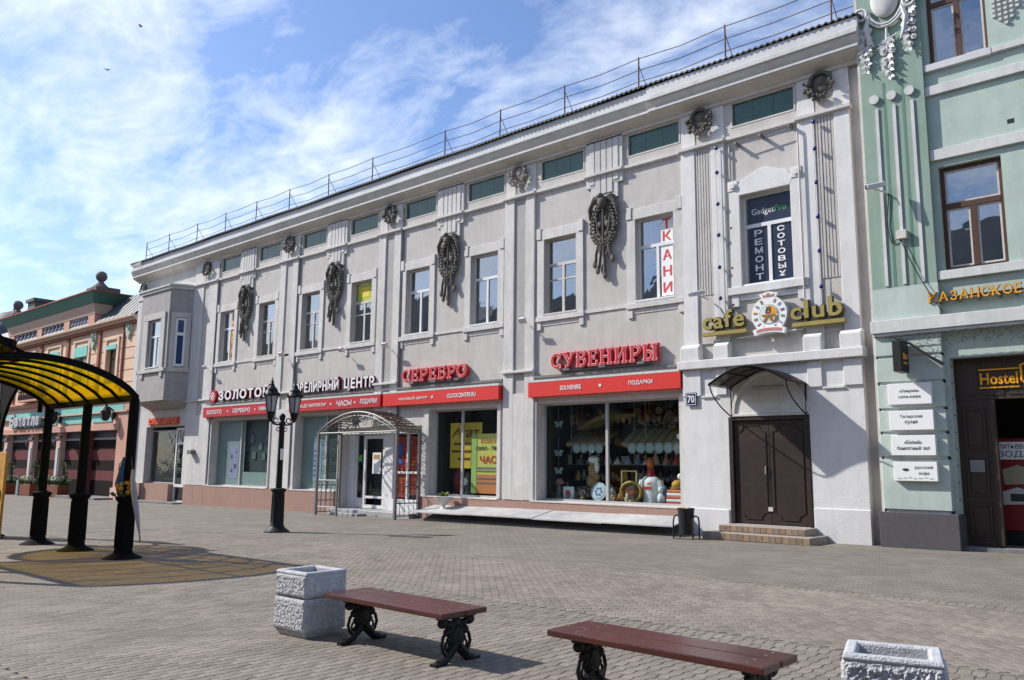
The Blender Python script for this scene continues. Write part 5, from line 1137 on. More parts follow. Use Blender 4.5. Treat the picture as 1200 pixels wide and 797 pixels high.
o = thing('golden_tray', 'oval golden tray with dark painted centre in the souvenir window', 'tray', (-13.85, FY + .74, z0)); k = MB(); k.tube([(-13.85 + .35 * math.cos(R(a)), FY + .72, z0 + .33 + .28 * math.sin(R(a))) for a in range(0, 360, 12)], .045, 6, closed=True); k.build('rim', flat('gilt', (.38, .26, .04)), o, smooth=True); k = MB(); k.disc(-13.85, z0 + .33, .33, FY + .72, FY + .74, 24, .26); k.build('painted_centre', flat('brown_lacquer', (.10, .045, .02)), o)
k = MB(); k.box(-14.03, -13.68, FY + .712, FY + .719, z0 + .27, z0 + .36); k.build('painted_scene', flat('red_lacquer', (.30, .06, .02)), o)
o = thing('shop_mannequin', 'white T-shirt mannequin bust with an orange head and red scarf', 'mannequin', (-13.30, FY + .95, z0)); X = -13.30
k = MB(); k.lathe(X, FY + .95, [(.27, z0), (.30, z0 + .25), (.33, z0 + .52), (.32, z0 + .66), (.22, z0 + .76), (.10, z0 + .82), (.06, z0 + .83)], 16, .62); k.tube([(X - .28, FY + .95, z0 + .66), (X - .36, FY + .93, z0 + .40)], [.11, .10], 8); k.tube([(X + .28, FY + .95, z0 + .66), (X + .36, FY + .93, z0 + .40)], [.11, .10], 8); k.build('shirt', 'white_print', o, smooth=True)
k = MB(); k.ball((X, FY + .93, z0 + 1.16), (.12, .13, .19), 12, 8); k.build('head', flat('orange_head', (.42, .11, .03)), o, smooth=True); k = MB(); k.lathe(X, FY + .95, [(.15, z0 + .80), (.13, z0 + .88), (.11, z0 + 1.0), (.09, z0 + 1.02)], 12); k.build('scarf', flat('scarf_red', (.34, .015, .03)), o, smooth=True)
k = MB()
for q in range(5): k.box(X - .16 + q * .065, X - .115 + q * .065, FY + .735, FY + .742, z0 + .42, z0 + .50)
for q in range(4): k.box(X - .02 + q * .05, X + .02 + q * .05, FY + .735, FY + .742, z0 + .56 + q * .01, z0 + .59 + q * .012)
k.build('shirt_print', 'red_print', o)
o = thing('toy_penguin', 'small blue and white toy bird beside the mannequin', 'toy', (-12.82, FY + .72, z0)); k = MB(); k.ball((-12.82, FY + .72, z0 + .17), (.13, .11, .17), 10, 7); k.ball((-12.82, FY + .71, z0 + .40), (.09, .09, .10), 10, 7); k.build('body', flat('toy_white', (.6, .66, .70)), o, smooth=True); k = MB(); k.ball((-12.74, FY + .77, z0 + .28), (.12, .1, .26), 8, 6); k.build('back', flat('toy_blue', (.05, .12, .22)), o, smooth=True)
for i in range(5):
    o = single('folded_cloth', MB().box(-12.58 + .01 * i, -12.05 - .012 * i, FY + .55, FY + .95, z0 + .085 * i + .002, z0 + .085 * (i + 1)), ('red_print', 'white_print', flat('flag_red', (.55, .12, .06)), 'white_print', flat('flag_orange', (.6, .18, .06)))[i], ['red folded cloth lowest in the pile by the window edge', 'white folded cloth second from the bottom of the pile', 'orange red folded cloth in the middle of the pile', 'white folded cloth second from the top of the pile', 'orange folded cloth topmost of the pile by the window edge'][i], 'cloth', (-12.3, FY + .75, z0 + .085 * i), 'folded cloths in a pile', bevel=.02)
o = thing('yellow_hat', 'mustard yellow knitted hat on top of the folded cloths', 'hat', (-12.3, FY + .78, z0 + .43)); k = MB(); k.ball((-12.3, FY + .78, z0 + .56), (.20, .17, .15), 10, 7); k.build('crown', flat('mustard', (.46, .24, .03)), o, smooth=True); k = MB(); k.lathe(-12.3, FY + .78, [(.22, z0 + .44), (.22, z0 + .49), (.19, z0 + .50)], 14); k.build('brim', flat('mustard_dark', (.30, .15, .03)), o)
for i, z in enumerate((2.95, 2.05, 1.50)):
    o = thing('hanging_butterflies', ['highest pale butterfly ornament hanging at the left window edge', 'middle pale butterfly ornament hanging at the left window edge', 'lowest pale butterfly ornament hanging at the left window edge'][i], 'ornament', (-16.4, FY + .5, z), 'butterfly ornaments on a thread'); k = MB()
    for s_ in (-1, 1): k.leaf((-16.4, FY + .5, z), (s_, 0, .55), (0, 1, 0), .22, .07); k.leaf((-16.4, FY + .5, z), (s_, 0, -.5), (0, 1, 0), .16, .05)
    k.tube([(-16.4, FY + .5, z - .08), (-16.4, FY + .5, z + .08)], .012, 4); k.build('wings', flat('pale_cyan', (.20, .27, .27)), o); k = MB(); k.tube([(-16.4, FY + .5, z), (-16.4, FY + .5, 3.5 if i == 0 else z + .5)], .004, 3); k.build('thread', 'alu', o)
for z, lab in ((2.48, 'white plush toy high at the right edge of the souvenir window'), (1.36, 'white plush toy low at the right edge of the souvenir window')):
    o = thing('plush_toy', lab, 'toy', (-11.98, FY + .6, z)); k = MB()
    for q in ((0, 0, .12), (-.14, .04, .09), (.1, .12, .08), (-.02, .16, .08)): k.ball((-11.98 + q[0], FY + .6, z + q[1]), q[2], 8, 6)
    k.build('body', 'white_print', o, smooth=True)
for i in range(9):
    x = -16.0 + i * .48; 
    if i in (4,): continue
    o = thing('toy_basket', 'small brown trinket basket at the back of the souvenir display, %s from the left' % ('first', 'second', 'third', 'fourth', 'x', 'fifth', 'sixth', 'seventh', 'eighth')[i], 'basket', (x, FY + 1.5, z0), 'trinket baskets at the back of the display'); k = MB(); hh = rnd.uniform(.18, .38); k.lathe(x, FY + 1.5, [(.13, z0), (.17, z0 + hh), (.14, z0 + hh)], 10); k.build('basket', flat('wicker', (.16, .10, .05)), o); k = MB()
    for q in range(5): k.ball((x + rnd.uniform(-.09, .09), FY + 1.46, z0 + hh + rnd.uniform(0, .08)), .06, 6, 5)
    k.build('trinkets', flat('trinket%d' % (i % 3), ((.4, .2, .1), (.12, .2, .28), (.35, .3, .2))[i % 3]), o)
for i, (x, y, h, r_, c, nm) in enumerate(((-16.45, 1.0, .55, .10, (.10, .16, .20), 'tall blue grey'), (-15.9, 1.15, .40, .13, (.30, .10, .08), 'squat dark red'), (-14.95, 1.25, .52, .10, (.16, .20, .12), 'tall green'), (-14.55, .8, .30, .09, (.42, .30, .12), 'small ochre'), (-13.55, 1.2, .60, .09, (.28, .24, .16), 'tall straw coloured'), (-12.95, 1.4, .50, .12, (.09, .08, .14), 'dark violet'), (-12.45, 1.2, .75, .11, (.24, .13, .05), 'tall brown'), (-15.55, .62, .20, .08, (.45, .35, .25), 'tiny cream'), (-14.35, .6, .22, .07, (.50, .12, .08), 'tiny red'))):
    o = thing('souvenir_jar', '%s jar in the crowded souvenir display' % nm, 'jar', (x, FY + y, z0), 'jars in the souvenir display'); k = MB(); k.lathe(x, FY + y, [(r_ * .7, z0), (r_, z0 + h * .3), (r_ * .9, z0 + h * .6), (r_ * .5, z0 + h * .78), (r_ * .6, z0 + h * .86)], 10); k.build('body', flat('jar%d' % i, c), o, smooth=True); k = MB(); k.ball((x, FY + y, z0 + h * .93), (r_ * .55, r_ * .55, h * .1), 8, 5); k.build('lid', flat('jar%d' % ((i + 3) % 9), (.3, .2, .1)), o, smooth=True)
for i, (x, z, c) in enumerate(((-16.0, 2.95, 'string of shells'), (-13.5, 3.05, 'pale feather bundle'), (-12.5, 3.1, 'bunch of dried flowers'), (-12.9, 2.98, 'straw wreath'))):
    o = thing('hanging_trinket', '%s hanging at the top of the souvenir window' % c, 'ornament', (x, FY + 1.2, z), 'trinkets hanging from the ceiling'); k = MB()
    for q in range(16): k.ball((x + rnd.uniform(-.28, .28), FY + 1.2 + rnd.uniform(-.1, .1), z + rnd.uniform(-.15, .15)), rnd.uniform(.03, .07), 6, 4)
    k.tube([(x, FY + 1.2, z), (x, FY + 1.2, 3.6)], .01, 4); k.build('bundle', flat('trink%d' % i, ((.30, .14, .08), (.24, .18, .12), (.26, .20, .16), (.22, .16, .07))[i]), o, smooth=True)
k = MB()
for z in (1.22, 2.98): k.box(-16.8, -11.8, FY + 1.5, FY + 1.84, z - .03, z)
k.build('back_shelves', 'dark', bld); k = MB()
for z, lo, hi, n_ in ((.602, .15, .5, 34), (1.22, .12, .38, 40), (1.727, .12, .32, 22), (2.98, .15, .5, 30)):
    for q in range(n_):
        x = -16.7 + 4.85 * (q + rnd.uniform(.1, .9)) / n_; h = rnd.uniform(lo, hi); w_ = rnd.uniform(.05, .10); y = FY + (1.43 if z == 1.727 else rnd.uniform(1.52, 1.75)); c_ = rnd.random()
        if c_ < .4: k.lathe(x, y, [(w_ * .8, z), (w_, z + h * .4), (w_ * .5, z + h * .75), (w_ * .6, z + h * .85), (w_ * .1, z + h)], 8)
        elif c_ < .7: k.ball((x, y, z + h * .45), (w_, w_, h * .45), 8, 6)
        else: k.box(x - w_, x + w_, y - .03, y + .03, z, z + h)
for q in range(26): k.disc(-16.6 + 4.6 * (q % 13) / 12, 3.3 - .85 * (q // 13) + rnd.uniform(-.1, .1), rnd.uniform(.09, .16), FY + 1.80, FY + 1.84, 12)
k.build('packed_goods', 'goods', bld, smooth=True)['kind'] = 'stuff'
k = MB(); k.box(-44.1, -39.4, FY + 1.3, FY + 1.35, -.4, 3.5); k.build('shop_back', 'dark', bld)
# left shop: dim shelves behind the glass, watch shop: dark goods
k = MB()
for z in (1.1, 1.6, 2.1, 2.6): k.box(-43.5, -41.0, FY + .75, FY + 1.0, z, z + .03)
k.build('shop_shelves', 'dark_teal', bld); k = MB()
for z in (.62, 1.13, 1.63, 2.13, 2.63):
    for q in range(11): x = -43.4 + q * .22; k.ball((x, FY + .85, z + .12), (.07, .06, rnd.uniform(.08, .17)), 6, 5)
o = k.build('shelf_goods', flat('dim_goods', (.16, .17, .16)), bld); o['kind'] = 'stuff'
o = thing('red_suitcase', 'dark red rounded case low in the watch shop window', 'case', (-21.0, FY + .75, .6)); k = MB(); k.ball((-21.0, FY + .75, 1.12), (.28, .2, .52), 12, 8); k.build('body', flat('case_red', (.18, .015, .02)), o, smooth=True); k = MB(); k.tube([(-21.1, FY + .72, 1.62), (-21.05, FY + .72, 1.74), (-20.95, FY + .72, 1.74), (-20.9, FY + .72, 1.62)], .018, 5); k.build('handle', 'black', o)
o = thing('wall_clock', 'grey ornate clock standing on the watch shop floor', 'clock', (-20.62, FY + .7, .6)); k = MB(); k.lathe(-20.62, FY + .75, [(.2, .6), (.2, .68), (.1, .75), (.14, .95), (.1, 1.35), (.02, 1.45)], 10); k.build('body', flat('clock_grey', (.22, .21, .2)), o, smooth=True); k = MB(); k.disc(-20.62, 1.1, .13, FY + .58, FY + .61, 16); k.build('dial', 'white_print', o)

# ================================================================ STREET FURNITURE
lx, ly = -20.03, 12.83; lz = gz(lx)
lp = thing('street_lamp', 'black cast iron twin lantern street lamp on a fluted base', 'street lamp', (lx, ly, lz))
k = MB(); k.lathe(lx, ly, [(.34, lz), (.34, lz + .04), (.22, lz + .13), (.185, lz + .17), (.185, lz + .22), (.165, lz + .25), (.155, lz + 1.05), (.175, lz + 1.08), (.215, lz + 1.13), (.215, lz + 1.16), (.12, lz + 1.19)], 20)
for q in range(10): a = 2 * math.pi * q / 10; k.tube([(lx + .165 * math.cos(a), ly + .165 * math.sin(a), lz + .26), (lx + .155 * math.cos(a), ly + .155 * math.sin(a), lz + 1.04)], .018, 5)
k.build('base', 'black_iron', lp, smooth=True)
k = MB(); k.lathe(lx, ly, [(.085, lz + 1.19), (.075, lz + 2.9), (.10, lz + 2.92), (.10, lz + 2.97), (.06, lz + 3.02), (.085, lz + 3.10), (.085, lz + 3.16), (.03, lz + 3.22)], 14); k.build('pole', 'black_iron', lp, smooth=True)
k = MB(); k.box(lx + .074, lx + .09, ly - .05, ly + .03, lz + 1.95, lz + 2.25); k.build('torn_sticker', 'white_print', lp)
for s_ in (-1, 1):
    yy = ly + s_ * .37; zb = lz + 3.02
    k = MB(); k.tube([(lx, ly, lz + 2.98), (lx, ly + s_ * .12, lz + 2.90), (lx, ly + s_ * .26, lz + 2.92), (lx, yy, lz + 3.06)], .026, 6); k.tube([(lx, ly + s_ * .2 + .07 * math.cos(R(a)), lz + 3.02 + .07 * math.sin(R(a))) for a in range(0, 340, 30)], .016, 5)
    k.tube([(lx, ly + s_ * .12 + .05 * math.cos(R(a)), lz + 2.78 + .05 * math.sin(R(a))) for a in range(0, 340, 30)], .014, 5); k.ball((lx, yy, lz + 3.04), (.05, .05, .07), 8, 6); k.build('arm', 'black_iron', lp, smooth=True)
    k = MB(); k.lathe(lx, yy, [(.05, zb), (.09, zb + .08), (.115, zb + .19), (.12, zb + .23)], 12); k.lathe(lx, yy, [(.22, zb + .66), (.235, zb + .69), (.20, zb + .74), (.15, zb + .82), (.16, zb + .84), (.10, zb + .90), (.06, zb + .95), (.065, zb + .98), (.03, zb + 1.02), (.045, zb + 1.06), (.015, zb + 1.10), (.012, zb + 1.18)], 12)
    for q in range(6): a = 2 * math.pi * (q + .5) / 6; k.tube([(lx + .118 * math.cos(a), yy + .118 * math.sin(a), zb + .22), (lx + .19 * math.cos(a), yy + .19 * math.sin(a), zb + .67)], .014, 5)
    for q in range(6): a = 2 * math.pi * (q + .5) / 6; k.ball((lx + .225 * math.cos(a), yy + .225 * math.sin(a), zb + .71), (.03, .03, .035), 6, 4)
    ln = k.build('lantern', 'black_iron', lp, smooth=True)
    k = MB(); k.lathe(lx, yy, [(.105, zb + .23), (.175, zb + .66)], 6); k.build('lantern_glass', 'lantern_glass', ln)

# benches: two varnished planks on ornate cast iron legs
def bench(x0, x1, y0, y1, legs, lab):
    z = gz((x0 + x1) / 2); b = thing('park_bench', lab, 'bench', ((x0 + x1) / 2, (y0 + y1) / 2, z), 'wooden benches in the square'); yc = (y0 + y1) / 2; w2 = (y1 - y0 - .022) / 2
    for a in (y0, y0 + w2 + .022):
        k = MB(); nx = 10
        k.box(x0, x1, a, a + w2, z + .422, z + .470); pk = k.build('plank', 'bench_wood', b, bevel=.007, seg=2); k = MB()
        for X in legs:
            for f_ in (.3, .72): k.lathe(X, a + w2 * f_, [(.011, z + .469), (.011, z + .472), (.006, z + .474)], 8)
        k.build('bolts', 'grey_iron', pk)['kind'] = 'stuff'
    for X in legs:
        k = MB(); t = .028
        k.box(X - .03, X + .03, yc - .215, yc + .215, z + .395, z + .421)
        for s_ in (-1, 1):
            k.ball((X, yc + s_ * .16, z + .365), (.035, .065, .045), 9, 6); k.ball((X, yc + s_ * .085, z + .345), (.032, .05, .04), 9, 6)
            k.ball((X, yc + s_ * .105, z + .285), (.034, .045, .038), 9, 6)
            k.tube([(X, yc + s_ * .02, z + .16), (X, yc + s_ * .075, z + .115), (X, yc + s_ * .135, z + .055), (X, yc + s_ * .205, z + .03)], [.048, .046, .040, .040], 8)
            k.obox((X, yc + s_ * .225, z + .022), (.07, .10, .044), Matrix.Rotation(0, 3, 'X'))
            k.tube([(X, yc + s_ * .10, z + .30), (X, yc + s_ * .155, z + .25), (X, yc + s_ * .175, z + .18), (X, yc + s_ * .15, z + .115), (X, yc + s_ * .10, z + .085)], .016, 7)
            k.tube([(X, yc + s_ * .105 + .028 * math.cos(R(a)), z + .165 + .036 * math.sin(R(a))) for a in range(0, 360, 40)], .011, 6, closed=True); k.ball((X, yc + s_ * .09, z + .215), (.025, .03, .03), 7, 5)
        k.ball((X, yc, z + .25), (.045, .105, .12), 12, 8); k.tube([(X - .03, yc + .06 * math.cos(R(a)), z + .25 + .078 * math.sin(R(a))) for a in range(0, 360, 30)], .012, 5, closed=True); k.tube([(X + .03, yc + .06 * math.cos(R(a)), z + .25 + .078 * math.sin(R(a))) for a in range(0, 360, 30)], .012, 5, closed=True)
        k.ball((X, yc, z + .35), (.035, .06, .06), 9, 6); k.build('leg', 'black_iron', b, smooth=True)
    return b
bench(-7.00, -5.30, 5.05, 5.60, (-6.72, -5.41), 'dark red wooden bench beside the tall concrete planter')
bench(-4.16, -2.42, 5.06, 5.58, (-3.93, -2.56), 'dark red wooden bench cut off by the bottom of the view')

def planter(cx, cy, sx, sy, h, rot, lab, rough, seed, two=True):
    z = gz(cx); p = thing('concrete_planter', lab, 'planter', (cx, cy, z), 'rough concrete planters'); rr = random.Random(seed); c, s_ = math.cos(rot), math.sin(rot)
    W = lambda x, y, zz_: (cx + c * x - s_ * y, cy + s_ * x + c * y, z + zz_)
    def lump(u, v_): return (math.sin(u * 61 + 3 * math.sin(v_ * 47 + seed)) * math.sin(v_ * 67 + 2.5 * math.sin(u * 53)) + .6 * math.sin(u * 131 + v_ * 23) * math.sin(v_ * 119 + 4 * math.sin(u * 37)))
    def block(z0, z1, ins, nm):
        k = MB(); hx, hy = sx / 2 - ins, sy / 2 - ins; n = 46; m_ = max(8, int(46 * (z1 - z0) / sx))
        for side in range(4):
            L_ = hx if side % 2 == 0 else hy; b0 = len(k.v); pts = []
            for j in range(m_ + 1):
                for i in range(n + 1):
                    u = -L_ + 2 * L_ * i / n; v_ = z0 + (z1 - z0) * j / m_; e = min(i, n - i, j * 1.0, (m_ - j) * 1.0) / 3.0; e = max(0, min(1, e))
                    d = rough * e * (lump(u + side * 3.7, v_) + rr.uniform(-.35, .35)) + .006 * e - (.008 * (1 - min(1, min(j, m_ - j) / 2.0)) + .008 * (1 - min(1, min(i, n - i) / 2.0)))
                    q = (hy if side % 2 == 0 else hx) + d; uu = u * (1 - .012 * (1 if i in (0, n) else 0))
                    pts.append({0: (uu, -q), 1: (q, uu), 2: (-uu, q), 3: (-q, -uu)}[side] + (v_,))
            k.add([W(*t) for t in pts], [(j * (n + 1) + i, j * (n + 1) + i + 1, (j + 1) * (n + 1) + i + 1, (j + 1) * (n + 1) + i) for j in range(m_) for i in range(n)])
        return k.build(nm, 'planter', p, smooth=False)
    f_ = .075
    def frus(a, b, z0, z1, nm): k = MB(); A = [(-1, -1), (1, -1), (1, 1), (-1, 1)]; k.add([W(q[0] * (sx / 2 - a), q[1] * (sy / 2 - a), z0) for q in A] + [W(q[0] * (sx / 2 - b), q[1] * (sy / 2 - b), z1) for q in A], [(3, 2, 1, 0), (4, 5, 6, 7), (0, 1, 5, 4), (1, 2, 6, 5), (2, 3, 7, 6), (3, 0, 4, 7)]); return k.build(nm, 'planter', p, bevel=.008)
    frus(.055, .012, 0, f_, 'foot')
    zm = h * .60
    block(f_, zm, 0, 'lower_block'); frus(.025, .025, zm - .012, zm + .02, 'groove_band'); block(zm + .012, h - .03, .004, 'upper_block')
    k = MB(); o_, i_ = .002, .075
    def ring(e, zz_): return [W(q[0] * (sx / 2 - e), q[1] * (sy / 2 - e), zz_) for q in ((-1, -1), (1, -1), (1, 1), (-1, 1))]
    rs = [ring(.008, h - .034), ring(.002, h - .02), ring(.016, h), ring(i_ - .012, h), ring(i_, h - .012), ring(i_ + .008, h - .16)]
    for q in rs: k.v += q
    for j in range(len(rs) - 1):
        for i in range(4): k.f.append((j * 4 + i, j * 4 + (i + 1) % 4, (j + 1) * 4 + (i + 1) % 4, (j + 1) * 4 + i))
    k.build('rim', 'planter', p, bevel=.004); k = MB(); k.add(ring(i_ + .004, h - .13), [(0, 1, 2, 3)]); k.build('soil', 'soil', p)
    k = MB(); k.box(cx - .12, cx - .04, cy - .03, cy + .05, z + h - .125, z + h - .10); k.build('stone', 'dark_stone', p, bevel=.008)
    return p
planter(-7.46, 5.22, .53, .52, .655, R(1.5), 'tall pale concrete planter beside the left bench', .0042, 3)
planter(-1.66, 5.12, .52, .46, .665, R(17), 'pale concrete planter alone at the bottom right of the view', .010, 9)

# yellow shelter
SY0, SY1, SX0, SX1 = 3.42, 7.08, -20.72, -16.15
sl_ = thing('yellow_shelter', 'black framed arched shelter roofed with yellow translucent plastic', 'shelter', (-18.4, 5.25, gz(-18.4)))
ZE = 2.87; RISE = .62
def arcp(x, dz=0.0, n=20): return [(x, SY0 + (SY1 - SY0) * i / n, ZE + dz + RISE * max(0, 1 - (2 * i / n - 1) ** 2) ** .78) for i in range(n + 1)]
def spost(x, y, par, name='post'):
    z = gz(x); k = MB(); k.lathe(x, y, [(.36, z), (.36, z + .02), (.20, z + .10), (.165, z + .13), (.165, z + .17), (.155, z + .20), (.15, z + 1.04), (.17, z + 1.07), (.21, z + 1.12), (.21, z + 1.16), (.11, z + 1.19), (.095, z + 1.22), (.09, ZE)], 20)
    for q in range(12): a = 2 * math.pi * q / 12; k.tube([(x + .155 * math.cos(a), y + .155 * math.sin(a), z + .21), (x + .15 * math.cos(a), y + .15 * math.sin(a), z + 1.03)], .016, 4)
    return k.build(name, 'post_black', par, smooth=True)
for x in (-16.22, -18.46, -20.64):
    for y in (SY0, SY1): spost(x, y, sl_)
boxes('eave_beam', 'post_black', sl_, [(SX0, SX1, y - .05, y + .05, ZE - .03, ZE + .09) for y in (SY0, SY1)], .006)
for x, hh in ((SX0, .08), (SX1, .09)):
    A = arcp(x, .0, 24); k = MB(); lo = -.02
    for i in range(24): a, b = A[i], A[i + 1]; k.add([(x - .05, a[1], a[2] - .03), (x + .05, a[1], a[2] - .03), (x + .05, b[1], b[2] - .03), (x - .05, b[1], b[2] - .03), (x - .05, a[1], a[2] + hh), (x + .05, a[1], a[2] + hh), (x + .05, b[1], b[2] + hh), (x - .05, b[1], b[2] + hh)], [(0, 3, 2, 1), (4, 5, 6, 7), (0, 1, 5, 4), (1, 2, 6, 5), (2, 3, 7, 6), (3, 0, 4, 7)])
    k.build('end_arch', 'post_black', sl_)
for q in range(1, 6): x = SX0 + (SX1 - SX0) * q / 6; k = MB(); k.tube(arcp(x, .02), .034, 6); k.build('rib', 'post_black', sl_)
k = MB()
for f_ in (.5,): y = SY0 + (SY1 - SY0) * f_; k.box(SX0, SX1, y - .03, y + .03, ZE + RISE + .01, ZE + RISE + .07)
k.build('ridge_purlin', 'post_black', sl_)
for q in range(6):
    a, b = SX0 + (SX1 - SX0) * q / 6 + .03, SX0 + (SX1 - SX0) * (q + 1) / 6 - .03; A, B = arcp(a, .04), arcp(b, .04); k = MB()
    k.add(A + B, [(i, i + 1, 22 + i, 21 + i) for i in range(20)]); k.build('roof_panel', 'yellow_sheet', sl_, smooth=True)
# the taller domed bay further along, only its arched corner post reaches into view
s2 = thing('domed_shelter', 'black arched corner of the taller domed shelter at the left edge', 'shelter', (-22.5, 5.05, gz(-22.5)))
for X, Y in ((-23.95, SY1), (-23.95, SY0)): spost(X, Y, s2)
k = MB(); k.prism([(-24.05, 4.0), (-22.72, 4.0), (-22.72, 3.52), (-22.95, 3.42), (-23.25, 3.22), (-23.5, 2.98), (-23.68, 2.72), (-23.8, 2.4), (-24.05, 2.4)], SY1 - .04, SY1 + .04); k.build('spandrel', 'post_black', s2)
dcx, dcy, dr, n, dz = -22.5, 5.0, 1.68, 16, 4.45
k = MB(); k.lathe(dcx, dcy, [(dr - .04, dz - .16), (dr + .06, dz - .16), (dr + .10, dz + .02), (dr - .04, dz + .02), (dr - .04, dz - .16)], 24, cap=False); k.build('ring_beam', 'post_black', s2)
k = MB()
for X, Y in ((-23.95, SY1), (-20.95, SY1 - .1), (-23.95, SY0), (-20.95, SY0 + .1)): d = Vector((X - dcx, Y - dcy)).normalized() * dr; k.tube([(X, Y, ZE - .1), (X, Y, 3.9), (dcx + d.x, dcy + d.y, dz - .1)], .05, 6)
k.build('dome_arm', 'post_black', s2)['kind'] = 'stuff'
dp = lambda i, j: (dcx + dr * math.cos(2 * math.pi * i / n) * math.cos(j * math.pi / 10), dcy + dr * math.sin(2 * math.pi * i / n) * math.cos(j * math.pi / 10), dz + .22 * math.sin(j * math.pi / 10))
for i in range(n):
    k = MB()
    for j in range(4): k.quad(dp(i, j), dp(i + 1, j), dp(i + 1, j + 1), dp(i, j + 1))
    k.add([dp(i, 4), dp(i + 1, 4), (dcx, dcy, dz + .22)], [(0, 1, 2)]); k.build('dome_panel', 'yellow_sheet', s2, smooth=True); k = MB(); k.tube([dp(i, j) for j in range(6)], .03, 5); k.build('rib', 'post_black', s2)
yb = thing('timber_board', 'upright yellow painted timber board against the farthest dark post', 'board', (-23.25, 6.95, gz(-23)))
k = MB(); k.box(-23.85, -23.255, 6.90, 6.96, gz(-24) - .02, 1.86); k.build('plank', 'yellow_board', yb, bevel=.008); k = MB(); k.box(-23.25, -22.66, 6.895, 6.955, gz(-24) - .02, 1.87); k.build('plank', 'yellow_board', yb, bevel=.008)
k = MB(); k.box(-23.85, -22.8, 6.86, 6.895, .75, .95); k.build('batten', 'black', yb); k = MB(); k.box(-23.6, -22.8, 6.8, 7.05, gz(-24) - .02, gz(-24) + .08); k.build('foot', 'black', yb)
pr = thing('folded_parasol', 'folded grey parasol hung slanting from the nearest shelter post', 'umbrella', (-15.9, 7.0, 1.35)); k = MB()
k.tube([(-15.74, 6.93, 1.52), (-15.66, 6.91, 1.36), (-15.54, 6.90, 1.12), (-15.42, 6.90, .86), (-15.28, 6.90, .56), (-15.18, 6.90, .36)], [.02, .04, .055, .05, .035, .012], 9); k.build('cloth', 'cloth', pr, smooth=True); k = MB(); k.tube([(-15.18, 6.90, .36), (-15.14, 6.90, .25)], .012, 6); k.tube([(-15.74, 6.93, 1.52), (-15.86, 6.95, 1.75)], .014, 6); k.build('stick', 'black', pr)
bg_ = thing('cloth_bag', 'blue grey cloth bag tied to the nearest shelter post', 'bag', (-16.38, 6.98, 1.2)); k = MB(); k.tube([(-16.24, 6.98, 1.75), (-16.28, 6.97, 1.5), (-16.30, 6.96, 1.25), (-16.26, 6.97, 1.02)], [.03, .06, .10, .06], 9); k.build('body', 'blue_cloth', bg_, smooth=True); k = MB(); k.tube([(-16.26, 6.98, 1.72), (-16.42, 6.97, 1.62), (-16.44, 6.97, 1.5), (-16.32, 6.97, 1.45)], .012, 5); k.build('handle', 'stucco_white', bg_)
fb = thing('flower_bunch', 'bunch of yellow flowers tucked on the base of the nearest shelter post', 'flowers', (-16.2, 6.92, 1.0)); k = MB()
for q in range(26): a = rnd.uniform(0, 6.28); k.ball((-16.12 + .12 * math.cos(a), 6.95 + .10 * math.sin(a), 1.07 + rnd.uniform(-.05, .22)), rnd.uniform(.022, .04), 6, 4)
k.build('blossoms', 'yellow_flower', fb); k = MB()
for q in range(26): a = rnd.uniform(0, 6.28); k.leaf((-16.2 + .12 * math.cos(a), 6.95 + .12 * math.sin(a), 1.0), (math.cos(a), math.sin(a), .8), (0, 0, 1), .16, .03)
k.build('leaves', 'leaf', fb)

# ================================================================ GREEN BUILDING ON THE RIGHT
GY, GW = 19.75, 19.88
gb = thing('green_building', 'pale green building with white mouldings, brown windows and a dark wooden portal', 'building', (-3, 20, 0))
wall_cells(-5.0, 7.0, 4.12, 16.0, GW, [(-4.86, -3.60, 6.06, 8.47, .22), (-4.89, -3.66, 10.95, 13.4, .22), (-2.2, -.94, 6.06, 8.47, .22), (-2.2, -.94, 10.95, 13.4, .22)]).build('upper_wall', 'green_wall', gb)
wall_cells(-5.0, 7.0, -.2, 4.12, GW, [(-4.90, -.6, -.2, 4.10, .55)]).build('lower_wall', 'pale_green', gb)
k = MB(); k.box(-6.40, -5.0, GY, 20.4, 5.80, 16.0); k.build('pilaster', 'green_deep', gb)
k = MB(); k.box(-6.41, -4.99, GY - .012, 20.4, 5.05, 5.80); k.build('pilaster_base', 'pale_green', gb)
k = MB(); k.box(-6.47, -6.41, GY + .03, 20.4, .72, 16.0); k.build('cream_edge', 'soffit', gb)
k = MB(); k.box(-6.36, -5.06, GY + .03, 20.4, .7, 4.74); k.build('pier_joint', 'stucco_white', gb)
for z0, z1 in ((.78, 1.88), (1.95, 2.44), (2.50, 2.97), (3.03, 3.56), (3.63, 4.17), (4.23, 4.735)):
    k = MB(); k.box(-6.41, -5.0, GY - .015, 20.4, z0, z1); k.build('rusticated_block', 'pale_green', gb, bevel=.012)
k = MB(); k.box(-6.49, -4.86, GY - .13, 20.5, -.3, .72); k.build('plinth', 'plinth_grey', gb, bevel=.008)
k = MB(); k.box(-6.45, 7.0, GY - .13, GW + .02, 4.75, 5.04); k.box(-6.43, 7.0, GY - .09, GW + .01, 4.68, 4.748); k.build('white_band', 'stucco_white', gb, bevel=.008)
k = MB()
for x0, x1, z0, z1, p in ((-5.0, 7, 10.20, 10.42, .08), (-4.99, 7, 8.63, 8.88, .08), (-4.99, -3.3, 5.85, 6.05, .10), (-2.35, -.8, 5.85, 6.05, .10), (-3.60, 7, 10.80, 10.93, .09)): k.box(x0, x1, GW - p, GW + .02, z0, z1)
k.build('white_moulding', 'stucco_white', gb, bevel=.006)
k = MB(); k.box(-4.99, -3.60, GW - .10, GW + .02, 10.78, 10.945); k.build('grey_sill', 'fascia', gb, bevel=.006)
k = MB()
for x in (-6.06, -5.67, -5.27): k.box(x - .035, x + .035, GY - .03, GY, 5.85, 10.18); k.disc(x - .04, 10.42, .11, GY - .06, GY, 18)
